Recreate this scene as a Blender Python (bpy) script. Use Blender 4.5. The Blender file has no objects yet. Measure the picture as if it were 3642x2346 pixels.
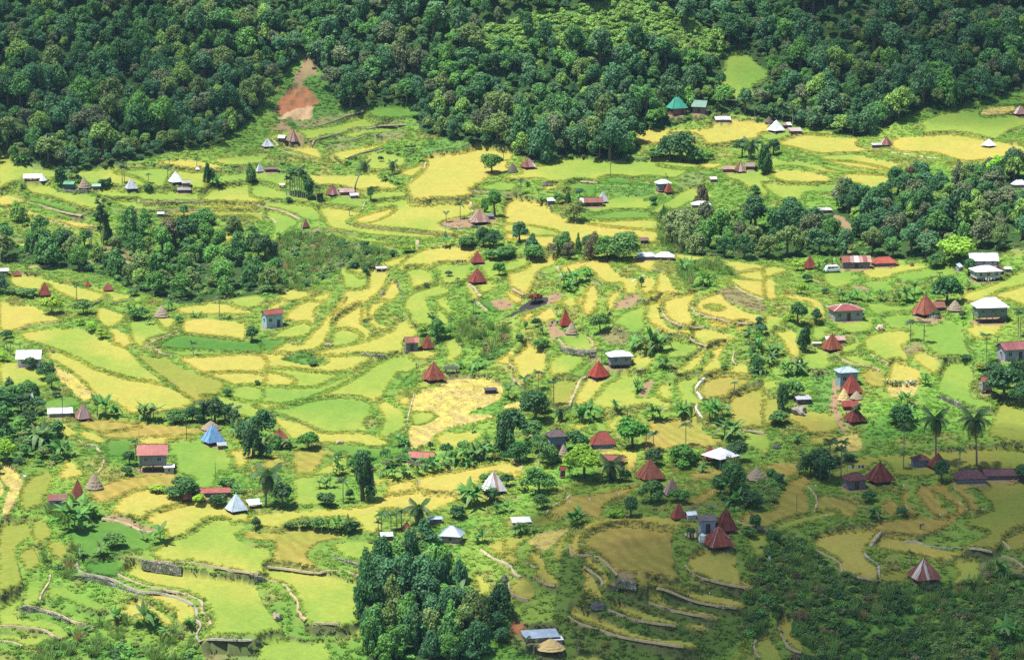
import bpy, math, random
import numpy as np
from mathutils import Vector, Matrix

# ------------------------------------------------------------------ camera, sky, sun, exposure
scene = bpy.context.scene
F_PX, CX, CY, CAM_H, PITCH = 10327.0, 1821.0, 1173.0, 180.0, math.radians(11.5)
cam_data = bpy.data.cameras.new("camera")
cam_data.sensor_width = 36.0
cam_data.lens = 36.0 * F_PX / 3642.0
cam_data.clip_start, cam_data.clip_end = 1.0, 9000.0
cam = bpy.data.objects.new("camera", cam_data)
scene.collection.objects.link(cam)
cam.location = (0, 0, CAM_H)
cam.rotation_euler = (math.pi / 2 - PITCH, 0, 0)
scene.camera = cam

SUN_TO = Vector((-0.36, -0.08, 1.0)).normalized()          # towards the sun
SUN_EL = math.asin(SUN_TO.z)
world = bpy.data.worlds.new("World")
scene.world = world
world.use_nodes = True
wn = world.node_tree.nodes
wn.clear()
sky = wn.new("ShaderNodeTexSky")
sky.sky_type = 'NISHITA'
sky.sun_disc = False
sky.sun_elevation = SUN_EL
sky.sun_rotation = math.atan2(SUN_TO.x, SUN_TO.y)
sky.air_density, sky.dust_density, sky.ozone_density = 1.0, 1.0, 1.2
bg = wn.new("ShaderNodeBackground")
bg.inputs["Strength"].default_value = 0.085
wo = wn.new("ShaderNodeOutputWorld")
world.node_tree.links.new(sky.outputs[0], bg.inputs[0])
world.node_tree.links.new(bg.outputs[0], wo.inputs[0])

sun_data = bpy.data.lights.new("sun", 'SUN')
sun_data.energy = 5.0
sun_data.angle = math.radians(0.53)
sun_data.color = (1.0, 0.96, 0.90)
sun = bpy.data.objects.new("sun", sun_data)
scene.collection.objects.link(sun)
sun.rotation_euler = SUN_TO.to_track_quat('Z', 'Y').to_euler()

scene.view_settings.view_transform = 'Standard'
scene.view_settings.look = 'None'
scene.view_settings.exposure = 0.82
scene.view_settings.gamma = 1.0
scene.view_settings.use_curve_mapping = False
scene.render.engine = 'CYCLES'
cy = scene.cycles
cy.max_bounces = 5
cy.diffuse_bounces = 3
cy.glossy_bounces = 2
cy.transmission_bounces = 3
cy.transparent_max_bounces = 6
cy.volume_bounces = 0
cy.use_denoising = False
try:
    cy.denoiser = 'OPENIMAGEDENOISE'
    cy.denoising_input_passes = 'RGB_ALBEDO_NORMAL'
except Exception:
    pass
cy.caustics_reflective = False
cy.caustics_refractive = False
cy.sample_clamp_indirect = 6.0

# ------------------------------------------------------------------ helpers
rng = random.Random(7)
nrng = np.random.default_rng(11)
ROOT = scene.collection
PROTO = bpy.data.collections.new("prototypes")             # meshes instanced by the plant masses
TILE = {'A1': (0, 0, .42212), 'A2': (900, 0, .42212), 'A3': (1800, 0, .42212), 'A4': (2642, 0, .42212),
        'B1': (0, 540, .38478), 'B2': (900, 540, .38478), 'B3': (1800, 540, .38478), 'B4': (2722, 540, .38478),
        'C1': (0, 1080, .38478), 'C2': (900, 1080, .38478), 'C3': (1800, 1080, .38478), 'C4': (2722, 1080, .38478),
        'D1': (0, 1620, .47148), 'D2': (900, 1620, .47148), 'D3': (1800, 1620, .47148), 'D4': (2642, 1620, .47148),
        'F': (0, 0, 1.52321), 'N': (0, 0, 1.0)}


def npx(t, x, y):
    ox, oy, s = TILE[t]
    return ox + x * s, oy + y * s


def srgb(r, g, b):
    f = lambda c: (c / 255 / 12.92) if c <= 10 else ((c / 255 + .055) / 1.055) ** 2.4
    return (f(r), f(g), f(b))


CP, SP = math.cos(PITCH), math.sin(PITCH)


def ray(px, py):
    a, b = (px - CX) / F_PX, (CY - py) / F_PX
    return (a, CP + b * SP, -SP + b * CP)                   # not normalised


def on_plane(px, py, z):
    d = ray(px, py)
    t = (z - CAM_H) / d[2]
    return d[0] * t, d[1] * t


def project(x, y, z):
    zz = z - CAM_H
    dep = y * CP - zz * SP
    return CX + F_PX * x / dep, CY - F_PX * (y * SP + zz * CP) / dep


def vnoise(x, y, seed=0):
    xi, yi = np.floor(x).astype(np.int64), np.floor(y).astype(np.int64)
    fx, fy = x - xi, y - yi
    fx, fy = fx * fx * (3 - 2 * fx), fy * fy * (3 - 2 * fy)

    def h(i, j):
        n = (i * 374761393 + j * 668265263 + seed * 974634777) & 0x7fffffff
        n = ((n ^ (n >> 13)) * 1274126177) & 0x7fffffff
        return ((n ^ (n >> 16)) & 0xffff) / 65535.0
    return (h(xi, yi) * (1 - fx) + h(xi + 1, yi) * fx) * (1 - fy) + (h(xi, yi + 1) * (1 - fx) + h(xi + 1, yi + 1) * fx) * fy


def fbm(x, y, seed=0, o=3):
    r, a, t = 0, 1.0, 0
    for k in range(o):
        r = r + a * vnoise(x * 2 ** k, y * 2 ** k, seed + k)
        t += a
        a *= .5
    return r / t


def mesh_of(name, verts, faces, mat=None, smooth=False):
    m = bpy.data.meshes.new(name)
    m.from_pydata([tuple(v) for v in verts], [], faces)
    if mat:
        m.materials.append(mat)
    if smooth:
        m.polygons.foreach_set('use_smooth', [True] * len(m.polygons))
    m.update()
    return m


def quads_mesh(name, V, mat, var=None):
    """V: (n,4,3) array of quads; var: per-face float"""
    n = V.shape[0]
    m = bpy.data.meshes.new(name)
    m.vertices.add(n * 4)
    m.vertices.foreach_set('co', V.reshape(-1).astype(np.float32))
    m.loops.add(n * 4)
    m.loops.foreach_set('vertex_index', np.arange(n * 4, dtype=np.int32))
    m.polygons.add(n)
    m.polygons.foreach_set('loop_start', np.arange(0, n * 4, 4, dtype=np.int32))
    m.materials.append(mat)
    if var is not None:
        a = m.attributes.new('var', 'FLOAT', 'FACE')
        a.data.foreach_set('value', var.astype(np.float32))
    m.update(calc_edges=True)
    return m


def obj(name, mesh, parent=None, color=None, loc=None, rot=None, scale=None):
    o = bpy.data.objects.new(name, mesh)
    ROOT.objects.link(o)
    if parent is not None:
        o.parent = parent
    if color is not None:
        o.color = (color[0], color[1], color[2], 1)
    if loc is not None:
        o.location = loc
    if rot is not None:
        o.rotation_euler = rot
    if scale is not None:
        o.scale = scale if hasattr(scale, '__len__') else (scale,) * 3
    return o


def tag(o, label, cat=None, group=None, kind=None):
    wds = label.split()
    o['label'] = ' '.join(wds[max(0, len(wds) - 16):])
    if cat:
        o['category'] = cat
    if group:
        o['group'] = group
    if kind:
        o['kind'] = kind
    return o


class MB:
    def __init__(s):
        s.v, s.f = [], []

    def add(s, vs, fs):
        b = len(s.v)
        s.v += [tuple(v) for v in vs]
        s.f += [tuple(i + b for i in f) for f in fs]
        return s

    def box(s, cx, cy, cz, sx, sy, sz, top=1.0):
        x, y, z = sx / 2, sy / 2, sz / 2
        vs = [(cx - x, cy - y, cz - z), (cx + x, cy - y, cz - z), (cx + x, cy + y, cz - z), (cx - x, cy + y, cz - z),
              (cx - x * top, cy - y * top, cz + z), (cx + x * top, cy - y * top, cz + z), (cx + x * top, cy + y * top, cz + z), (cx - x * top, cy + y * top, cz + z)]
        return s.add(vs, [(0, 3, 2, 1), (4, 5, 6, 7), (0, 1, 5, 4), (1, 2, 6, 5), (2, 3, 7, 6), (3, 0, 4, 7)])

    def tube(s, pts, rads, n=6):
        pts = [Vector(p) for p in pts]
        rings = []
        for i, p in enumerate(pts):
            d = (pts[min(i + 1, len(pts) - 1)] - pts[max(i - 1, 0)]).normalized()
            a = d.orthogonal().normalized()
            b = d.cross(a)
            rings.append([p + (a * math.cos(2 * math.pi * k / n) + b * math.sin(2 * math.pi * k / n)) * rads[i] for k in range(n)])
        vs = [q for r in rings for q in r]
        fs = []
        for i in range(len(pts) - 1):
            for k in range(n):
                fs.append((i * n + k, i * n + (k + 1) % n, (i + 1) * n + (k + 1) % n, (i + 1) * n + k))
        fs.append(tuple(range(n))[::-1])
        fs.append(tuple((len(pts) - 1) * n + k for k in range(n)))
        return s.add(vs, fs)

    def slab(s, poly, nrm, th):
        nrm = Vector(nrm).normalized() * th
        k = len(poly)
        top = [Vector(p) for p in poly]
        bot = [p - nrm for p in top]
        fs = [tuple(range(k)), tuple(range(2 * k - 1, k - 1, -1))]
        fs += [(i, k + i, k + (i + 1) % k, (i + 1) % k) for i in range(k)]
        return s.add(top + bot, fs)

    def mesh(s, name, mat, smooth=False):
        return mesh_of(name, s.v, s.f, mat, smooth)


# ------------------------------------------------------------------ materials
MATS = {}


def new_mat(name):
    m = bpy.data.materials.new(name)
    m.use_nodes = True
    nt = m.node_tree
    nt.nodes.clear()
    return m, nt, nt.nodes, nt.links


def N(nodes, typ, **kw):
    n = nodes.new(typ)
    for k, v in kw.items():
        setattr(n, k, v)
    return n


def noise(nodes, links, vec, scale, detail=3.0, rough=.55):
    n = N(nodes, 'ShaderNodeTexNoise')
    n.inputs['Scale'].default_value = scale
    n.inputs['Detail'].default_value = detail
    n.inputs['Roughness'].default_value = rough
    if vec is not None:
        links.new(vec, n.inputs['Vector'])
    return n.outputs['Fac']


def mrange(nodes, links, val, a, b, c, d):
    n = N(nodes, 'ShaderNodeMapRange')
    for i, x in zip(('From Min', 'From Max', 'To Min', 'To Max'), (a, b, c, d)):
        n.inputs[i].default_value = x
    links.new(val, n.inputs['Value'])
    return n.outputs['Result']


def mixc(nodes, links, fac, a, b, typ='MIX'):
    n = N(nodes, 'ShaderNodeMix', data_type='RGBA', blend_type=typ)
    for sock, val in (('Factor_Float', fac), ('A_Color', a), ('B_Color', b)):
        inp = next(i for i in n.inputs if i.identifier == sock)
        if hasattr(val, 'links'):
            links.new(val, inp)
        elif isinstance(val, (int, float)):
            inp.default_value = val
        else:
            inp.default_value = (*val, 1)
    return next(o for o in n.outputs if o.identifier == 'Result_Color')


def scale_col(nodes, links, col, fac):
    n = N(nodes, 'ShaderNodeVectorMath', operation='SCALE')
    links.new(col, n.inputs[0])
    links.new(fac, n.inputs['Scale'])
    return n.outputs['Vector']


def principled(nodes, links, col, rough=.8, spec=.2, bump=None, bstr=.3, bdist=.05, metal=0.0):
    p = N(nodes, 'ShaderNodeBsdfPrincipled')
    if hasattr(col, 'links'):
        links.new(col, p.inputs['Base Color'])
    else:
        p.inputs['Base Color'].default_value = (*col, 1)
    if hasattr(rough, 'links'):
        links.new(rough, p.inputs['Roughness'])
    else:
        p.inputs['Roughness'].default_value = rough
    p.inputs['Specular IOR Level'].default_value = spec
    p.inputs['Metallic'].default_value = metal
    if bump is not None:
        b = N(nodes, 'ShaderNodeBump')
        b.inputs['Strength'].default_value = bstr
        b.inputs['Distance'].default_value = bdist
        links.new(bump, b.inputs['Height'])
        links.new(b.outputs[0], p.inputs['Normal'])
    return p


def out(nodes, links, sh):
    o = N(nodes, 'ShaderNodeOutputMaterial')
    links.new(sh, o.inputs['Surface'])


def make_ground():
    m, nt, nd, lk = new_mat('ground')
    at = N(nd, 'ShaderNodeAttribute', attribute_name='Col')
    g = N(nd, 'ShaderNodeNewGeometry')
    n1 = noise(nd, lk, g.outputs['Position'], .9, 5, .65)
    n2 = noise(nd, lk, g.outputs['Position'], 4.0, 3, .6)
    f1 = mrange(nd, lk, n1, .25, .75, .86, 1.14)
    f2 = mrange(nd, lk, n2, .2, .8, .85, 1.15)
    n3 = noise(nd, lk, g.outputs['Position'], 7.0, 4, .75)
    f3 = mrange(nd, lk, n3, .25, .75, .78, 1.22)
    c = scale_col(nd, lk, scale_col(nd, lk, scale_col(nd, lk, at.outputs['Color'], f1), f2), f3)
    p = principled(nd, lk, c, .95, .05, n3, .35, .12)
    out(nd, lk, p.outputs[0])
    return m


def make_leaf(name, source, trans=.28, lo=.55, hi=1.35, spec=.25):
    """source: 'OBJ' uses the object's own colour, 'INST' the colour stored with each instance"""
    m, nt, nd, lk = new_mat(name)
    if source == 'OBJ':
        oi = N(nd, 'ShaderNodeObjectInfo')
        c = oi.outputs['Color']
    else:
        at = N(nd, 'ShaderNodeAttribute', attribute_name='icol', attribute_type='INSTANCER')
        c = at.outputs['Color']
    va = N(nd, 'ShaderNodeAttribute', attribute_name='var')
    f = mrange(nd, lk, va.outputs['Fac'], 0, 1, lo, hi)
    c = scale_col(nd, lk, c, f)
    p = principled(nd, lk, c, .55, spec)
    t = N(nd, 'ShaderNodeBsdfTranslucent')
    warm = mixc(nd, lk, 1.0, c, (1.12, 1.18, .72), 'MULTIPLY')
    lk.new(warm, t.inputs['Color'])
    mx = N(nd, 'ShaderNodeMixShader')
    mx.inputs[0].default_value = trans
    lk.new(p.outputs[0], mx.inputs[1])
    lk.new(t.outputs[0], mx.inputs[2])
    out(nd, lk, mx.outputs[0])
    return m


def make_tin():
    """corrugated roofing sheet: own colour, streaks and stains of rust, ribs up the slope"""
    m, nt, nd, lk = new_mat('roof_sheet')
    oi = N(nd, 'ShaderNodeObjectInfo')
    tc = N(nd, 'ShaderNodeTexCoord')
    mp = N(nd, 'ShaderNodeMapping')
    mp.inputs['Scale'].default_value = (1.0, 1.0, .18)
    g = N(nd, 'ShaderNodeNewGeometry')
    lk.new(g.outputs['Position'], mp.inputs['Vector'])
    s1 = noise(nd, lk, mp.outputs[0], 2.2, 4, .65)
    s2 = noise(nd, lk, g.outputs['Position'], .7, 3, .6)
    f = mrange(nd, lk, s1, .3, .7, .66, 1.22)
    f2 = mrange(nd, lk, s2, .3, .7, .78, 1.15)
    c = scale_col(nd, lk, scale_col(nd, lk, oi.outputs['Color'], f), f2)
    rust = mrange(nd, lk, s1, .52, .70, 0, .55)
    c = mixc(nd, lk, rust, c, srgb(120, 66, 46))
    wv = N(nd, 'ShaderNodeTexWave')
    wv.inputs['Scale'].default_value = 1.6
    wv.inputs['Distortion'].default_value = .4
    lk.new(g.outputs['Position'], wv.inputs['Vector'])
    p = principled(nd, lk, c, .5, .35, wv.outputs['Fac'], .25, .04)
    out(nd, lk, p.outputs[0])
    return m


def make_plain(name, rough=.85, spec=.2, scale=3.0, amp=.2, bstr=.3, dirt=None, stretch=None):
    """object-coloured surface with grain"""
    m, nt, nd, lk = new_mat(name)
    oi = N(nd, 'ShaderNodeObjectInfo')
    g = N(nd, 'ShaderNodeNewGeometry')
    vec = g.outputs['Position']
    if stretch:
        mp = N(nd, 'ShaderNodeMapping')
        mp.inputs['Scale'].default_value = stretch
        lk.new(vec, mp.inputs['Vector'])
        vec = mp.outputs[0]
    n = noise(nd, lk, vec, scale, 4, .65)
    f = mrange(nd, lk, n, .25, .75, 1 - amp, 1 + amp)
    c = scale_col(nd, lk, oi.outputs['Color'], f)
    if dirt:
        n2 = noise(nd, lk, g.outputs['Position'], .8, 4, .6)
        c = mixc(nd, lk, mrange(nd, lk, n2, .5, .72, 0, .55), c, dirt)
    p = principled(nd, lk, c, rough, spec, n, bstr, .06)
    out(nd, lk, p.outputs[0])
    return m


def make_stone():
    m, nt, nd, lk = new_mat('dry_stone')
    oi = N(nd, 'ShaderNodeObjectInfo')
    g = N(nd, 'ShaderNodeNewGeometry')
    v = N(nd, 'ShaderNodeTexVoronoi')
    v.inputs['Scale'].default_value = 2.4
    lk.new(g.outputs['Position'], v.inputs['Vector'])
    d = N(nd, 'ShaderNodeTexVoronoi', feature='DISTANCE_TO_EDGE')
    d.inputs['Scale'].default_value = 2.4
    lk.new(g.outputs['Position'], d.inputs['Vector'])
    sep = N(nd, 'ShaderNodeSeparateColor')
    lk.new(v.outputs['Color'], sep.inputs[0])
    f = mrange(nd, lk, sep.outputs[0], 0, 1, .6, 1.35)
    c = scale_col(nd, lk, oi.outputs['Color'], f)
    moss = noise(nd, lk, g.outputs['Position'], .6, 4, .6)
    c = mixc(nd, lk, mrange(nd, lk, moss, .42, .62, 0, .8), c, (.07, .11, .035))
    joint = mrange(nd, lk, d.outputs['Distance'], 0, .12, 0, 1)
    c = mixc(nd, lk, joint, (.03, .035, .02), c)
    p = principled(nd, lk, c, .95, .1, joint, .8, .15)
    out(nd, lk, p.outputs[0])
    return m


def make_skin():
    m, nt, nd, lk = new_mat('person')
    at = N(nd, 'ShaderNodeAttribute', attribute_name='Col')
    p = principled(nd, lk, at.outputs['Color'], .8, .2)
    out(nd, lk, p.outputs[0])
    return m


M_GROUND = make_ground()
M_LEAF = make_leaf('tree_leaf', 'OBJ', .28, .6, 1.35)
M_LEAF_I = make_leaf('tree_leaf_mass', 'INST', .28, .6, 1.35)
M_BLADE_I = make_leaf('grass_blade', 'INST', .4, .9, 1.1, .05)
M_BIGLEAF = make_leaf('banana_leaf', 'OBJ', .3, .75, 1.2, .3)
M_TIN = make_tin()
M_WOOD = make_plain('weathered_wood', .9, .1, 5, .3, .4, None, (1, 1, .25))
M_BARK = make_plain('bark', .95, .1, 6, .35, .6, None, (1, 1, .3))
M_WALL = make_plain('painted_wall', .85, .2, 1.5, .12, .15, srgb(104, 96, 84), (1.5, 1.5, .4))
M_THATCH = make_plain('thatch', 1.0, .05, 5, .4, .9, None, (2, 2, .5))
M_EARTH = make_plain('trodden_earth', .95, .1, 2.2, .25, .5, srgb(96, 104, 60))
M_GLASS = make_plain('window_glass', .15, .5, 1, .1, .0)
M_STONE = make_stone()
M_ROCK = make_plain('boulder', .95, .15, 1.6, .4, .9, srgb(70, 84, 50))
M_CLOTH = make_plain('cloth', .9, .1, 4, .1, .2)
M_METAL = make_plain('painted_metal', .35, .5, 3, .06, .05)
M_SKIN = make_skin()
# ------------------------------------------------------------------ traced rice fields (tile, kind, outline); flat terraces unless the kind is draped
# y golden  l lime  g green  d deep green  s straw  o olive gold  m mossy | draped: h wild grass  k dry bank  b bare earth  r red earth  c charcoal
P = lambda s: [tuple(float(q) for q in w.split(',')) for w in s.split()]
FIELDS = []


def fld(t, k, s):
    FIELDS.append((t, k, P(s)))


# far side
fld('A2', 'h', '400,640 600,640 680,830 740,900 930,900 930,960 600,1060 350,1090 200,1060 210,900 360,700')
fld('A2', 'b', '430,430 490,510 550,600 520,640 460,650 400,730 350,720 350,620 410,560')
fld('A2', 'r', '200,880 260,800 330,720 440,740 550,850 510,890 380,910 280,955 195,950')
fld('A2', 'e', '205,1000 270,955 380,912 500,900 480,1000 330,1020')
fld('A2', 'k', '480,1000 700,960 850,930 930,900 940,950 820,970 600,1050 420,1080 350,1020')
fld('A2', 'g', '360,1100 500,1085 700,1050 850,1010 1000,985 1200,1000 1380,1030 1290,1050 1100,1065 980,1075 850,1085 760,1120 640,1150 530,1170 440,1165 400,1140')
fld('A2', 'g', '720,1165 800,1120 1000,1095 1250,1085 1270,1100 1100,1125 960,1130 860,1170 780,1180')
fld('A2', 'd', '560,1190 700,1170 850,1188 1000,1165 1100,1180 960,1200 760,1200 620,1215')
fld('A2', 'k', '600,1240 760,1210 860,1230 720,1270 640,1270')
fld('A2', 'k', '1020,1160 1270,1110 1290,1160 1180,1190 1050,1190')
fld('A2', 'y', '660,1290 760,1270 950,1240 1140,1205 1100,1240 960,1285 800,1340 760,1360 690,1325')
fld('A2', 'y', '215,1240 320,1230 500,1250 575,1300 560,1340 480,1320 350,1280')
fld('A2', 'b', '210,1040 260,1020 340,1100 420,1180 400,1230 260,1220 190,1110')
fld('A2', 'l', '100,1160 200,1120 290,1130 280,1160 180,1180')
fld('A2', 'd', '960,920 1330,920 1370,985 1050,990')
fld('A2', 'h', '1420,1200 1640,1160 1900,1240 1800,1300 1550,1330 1430,1290')
fld('A3', 'g', '1850,470 1950,430 2050,480 2150,570 2200,600 2190,680 2080,740 2080,830 1930,860 1880,760 1760,680 1830,560')
fld('A3', 'y', '1040,1110 1300,1095 1530,1095 1700,1070 1750,1025 1900,1015 2100,1035 2200,1060 2200,1150 1900,1200 1700,1220 1650,1170 1560,1130 1380,1130 1330,1200 1080,1215')
fld('A4', 'g', '150,1130 500,1090 700,1110 860,1140 500,1130 350,1170 200,1190')
fld('A4', 'y', '300,1195 480,1140 700,1145 850,1170 990,1175 950,1230 1100,1270 800,1290 640,1295 450,1250 320,1225')
fld('A4', 'd', '1800,900 2100,860 2400,850 2400,890 2000,900 1850,920')
fld('A4', 'g', '1490,1020 1650,960 1850,935 2000,945 2100,980 2400,970 2400,1050 2250,1100 2130,1170 2000,1155 1800,1125 1550,1135 1520,1080')
fld('A4', 's', '2000,930 2150,905 2280,900 2260,950 2050,970')
fld('A4', 'y', '1250,1180 1500,1150 1750,1135 1950,1160 2120,1200 2330,1230 2400,1290 2200,1330 1900,1360 1780,1340 1600,1290 1300,1275')
# left middle distance
fld('B1', 'l', '-20,20 90,60 100,110 250,140 420,150 540,190 500,250 480,300 300,300 200,290 180,270 120,280 -20,310')
fld('B1', 'k', '290,110 360,105 440,140 330,150')
fld('B1', 'l', '220,330 300,300 480,320 550,380 830,405 900,440 950,480 880,535 720,500 560,450 440,410 300,390')
fld('B1', 'l', '680,190 1000,160 1300,150 1560,135 1900,200 1915,330 1500,350 1000,330 700,260')
fld('B1', 'g', '1060,190 1300,160 1540,150 1620,180 1560,240 1500,330 1380,300 1250,230')
fld('B1', 'y', '1440,100 1700,80 2000,120 2050,170 1900,165 1700,150')
fld('B1', 'l', '870,375 960,345 1150,375 1400,380 1650,380 1860,405 1880,455 1600,465 1300,455 1270,430 1050,425 900,405')
fld('B1', 'g', '1920,230 2410,200 2410,300 2050,330 1960,330')
fld('B1', 'l', '1900,385 2000,340 2410,310 2410,465 1890,460')
fld('B1', 'l', '1980,60 2410,30 2410,110 2100,130')
fld('B1', 'l', '1040,455 1260,465 1290,500 1500,520 1520,540 1250,543 1100,500')
fld('B1', 'l', '1530,507 1900,497 2200,502 2410,520 2410,543 1950,527 1560,527')
fld('B1', 'm', '1560,562 1900,545 2300,552 2410,562 2410,660 2300,600 2000,600 1600,592')
fld('B1', 'd', '230,430 300,412 500,472 760,562 740,590 560,540 380,490 240,455')
fld('B1', 'y', '-20,410 150,430 210,470 90,500 -20,490')
fld('B1', 'y', '80,555 250,560 400,600 640,640 850,670 880,700 720,705 600,670 450,625 300,600')
fld('B1', 'y', '110,840 330,860 480,880 430,905 200,890')
fld('B1', 'y', '2020,770 2160,790 2080,830')
fld('B1', 'k', '0,740 300,820 320,860 100,820 0,780')
fld('B1', 'k', '930,880 1100,860 1380,960 1330,1000 960,990')
fld('B1', 'b', '640,640 720,600 820,605 740,640')
fld('B1', 'y', '80,1155 250,1150 450,1190 650,1240 760,1260 980,1310 870,1390 700,1370 540,1300 470,1260 420,1220 350,1290 120,1240')
fld('B1', 'l', '780,1250 950,1270 1230,1350 1160,1370 1020,1395 1000,1330 860,1290')
fld('B1', 'y', '1640,1440 1900,1410 2100,1410 2330,1480 2300,1500 2000,1500 1700,1500')
fld('B1', 'g', '2120,1360 2410,1340 2410,1420 2230,1440')
# centre far
fld('B2', 'y', '500,215 700,230 1000,215 1150,210 1170,250 1320,320 1330,350 1200,370 1000,360 760,310 560,300')
fld('B2', 'g', '0,190 200,210 330,230 320,300 120,330 0,290')
fld('B2', 'g', '1040,30 1200,20 1400,70 1380,130 1250,160 1080,160 1030,100')
fld('B2', 'g', '0,300 200,340 300,390 560,440 640,470 800,400 960,440 1020,470 1000,530 880,540 700,540 560,500 300,450 0,420')
fld('B2', 'g', '1100,380 1380,370 1440,430 1100,470')
fld('B2', 'g', '60,500 320,480 560,510 640,580 600,640 480,630 330,560')
fld('B2', 'l', '600,520 900,540 1010,580 880,640 890,670 1100,710 1500,750 1740,780 1600,800 1200,780 900,740 700,700 650,620')
fld('B2', 'l', '1100,480 1450,440 1700,430 1960,420 2010,470 2010,560 1980,600 1760,650 1740,690 1850,730 1830,765 1600,735 1300,705 1000,675 930,640 980,600 1150,550')
fld('B2', 'y', '930,640 980,600 1300,520 1250,600 1100,660 1000,670')
fld('B2', 'l', '650,715 760,740 900,790 1100,810 1300,840 1250,855 1000,830 800,790')
fld('B2', 'y', '1590,60 1900,20 2060,-20 2250,0 2410,20 2350,140 2330,200 2150,250 2120,300 2040,330 1990,400 1700,420 1480,430 1420,350 1400,310 1480,250 1560,180 1600,110')
fld('B2', 'y', '1320,200 1420,160 1580,110 1570,160 1480,230 1390,220')
fld('B2', 'g', '2060,330 2120,310 2410,240 2410,360 2200,360')
fld('B2', 'd', '2010,375 2200,385 2410,395 2410,425 2200,405 2010,390')
fld('B2', 'g', '100,550 300,580 430,660 330,720 250,800 160,820 180,700')
fld('B2', 'k', '560,700 700,760 860,830 1000,860 800,980 600,960 500,860')
fld('B2', 'b', '1740,660 1980,590 2240,600 2210,650 1900,715 1760,690')
# centre: diagonal terraces
fld('B2', 'y', '1320,1085 1480,945 1620,897 1850,892 2080,915 2030,980 1990,1040 1880,1060 1650,1070 1560,1080')
fld('B2', 'y', '1110,1050 1250,1000 1440,950 1390,1020 1290,1070')
fld('B2', 'g', '770,1100 850,1090 1020,1150 1040,1250 950,1280 840,1260 820,1170')
fld('B2', 'y', '860,1085 1000,1080 1010,1130 990,1160 950,1120')
fld('B2', 'y', '1060,1110 1240,1110 1240,1200 1180,1290 1140,1330 900,1480 820,1540 640,1540 760,1400 850,1285 960,1285 1050,1245')
fld('B2', 'y', '1250,1220 1330,1240 1330,1350 1200,1430 1080,1540 860,1540 1010,1440 1160,1350')
fld('B2', 'l', '1400,1100 1600,1090 1640,1140 1700,1230 1570,1300 1480,1300 1440,1180')
fld('B2', 'l', '1420,1330 1600,1260 1800,1220 1830,1290 1740,1350 1650,1350 1600,1390 1640,1470 1680,1590 1500,1590 1440,1510 1390,1430')
fld('B2', 'l', '1680,1370 1780,1330 1810,1420 1840,1500 1780,1500 1720,1460')
fld('B2', 'g', '1680,1050 1900,1040 2010,1060 1990,1160 1900,1200 1760,1200 1700,1110')
fld('B2', 'g', '2020,1030 2150,1010 2410,990 2410,1060 2320,1160 2170,1180 2100,1080')
fld('B2', 'l', '2020,1220 2180,1200 2240,1230 2220,1280 2100,1310 2060,1240')
fld('B2', 'l', '1940,1230 2010,1240 2080,1310 2100,1350 2030,1370')
fld('B2', 'd', '2080,1380 2180,1360 2260,1460 2200,1480')
fld('B2', 'y', '230,1320 330,1280 520,1310 500,1350 350,1380 260,1360')
fld('B2', 'y', '180,1400 280,1390 240,1460 140,1450')
fld('B2', 'y', '520,1350 720,1290 720,1330 640,1420 500,1500 430,1540 280,1540 420,1430')
fld('B2', 'b', '2200,1380 2391,1360 2391,1430 2280,1470')
fld('C2', 'y', '300,100 440,-10 650,-10 560,80 560,190 420,170 310,150')
fld('C2', 'y', '420,380 560,250 640,150 740,60 780,-10 860,-10 760,110 730,180 690,300 650,380 540,430 300,470 160,450 300,360')
fld('C2', 'y', '740,180 800,120 900,60 1000,20 1000,180 1060,230 1100,260 1050,340 950,320 760,230')
fld('C2', 'y', '1060,20 1180,-20 1240,0 1120,110 1170,190 1280,210 1250,260 1100,210 1060,130')
fld('C2', 'l', '160,310 330,210 480,180 550,210 520,270 430,310 300,330')
fld('C2', 'd', '0,340 200,330 320,340 240,400 100,440 0,460')
fld('C2', 'l', '740,260 860,240 1000,290 950,360 830,410 720,390 720,320')
fld('C2', 'y', '940,370 1060,340 1250,260 1330,180 1420,175 1500,260 1490,330 1380,370 1390,440 1230,465 1000,455 880,460 640,490 600,440')
fld('C2', 'l', '1700,60 1780,100 1790,190 1740,200 1660,120')
fld('C2', 'l', '1240,110 1320,160 1280,180 1230,150')
fld('C2', 'y', '-10,470 250,470 600,490 900,490 1100,510 1000,560 880,620 650,640 400,600 200,600 -10,610')
fld('C2', 'h', '270,510 480,460 600,510 680,520 640,560 500,570')
fld('C2', 'l', '-10,612 300,605 700,645 830,640 600,760 300,770 -10,750')
fld('C2', 'y', '-10,640 200,640 380,700 330,760 -10,745')
fld('C2', 'g', '-10,770 300,775 600,765 900,640 1050,560 1200,510 1100,570 900,700 600,840 300,920 100,920 -10,900')
fld('C2', 'l', '1250,500 1420,480 1500,560 1500,620 1400,650 1350,640 1250,780 1180,880 1100,920 800,1000 560,890 300,960 120,980 -10,950 -10,905 300,925 600,845 900,705 1100,575')
fld('C2', 'g', '300,965 560,890 900,870 1090,925 1090,1000 1020,1110 1030,1190 760,1190 640,1185 480,1105 150,985')
fld('C2', 'd', '1310,800 1390,690 1470,640 1550,650 1510,710 1400,770')
fld('C2', 'l', '1510,590 1600,570 1650,600 1560,640')
fld('C2', 'y', '1440,450 1520,430 1680,450 1660,500 1530,525')
fld('C2', 'l', '1770,340 1900,350 1930,450 1900,500 1800,530 1780,440')
fld('C2', 'l', '1330,810 1480,780 1540,715 1720,720 1650,790 1500,820 1290,850')
fld('C2', 's', '1490,830 1700,770 1800,690 2100,690 2290,740 2300,860 2200,940 2000,1020 2240,1030 2100,1090 1850,1150 1700,1200 1640,1270 1500,1340 1440,1290 1440,1050')
fld('C2', 'l', '1450,1010 1680,1010 1650,1090 1480,1130')
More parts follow.
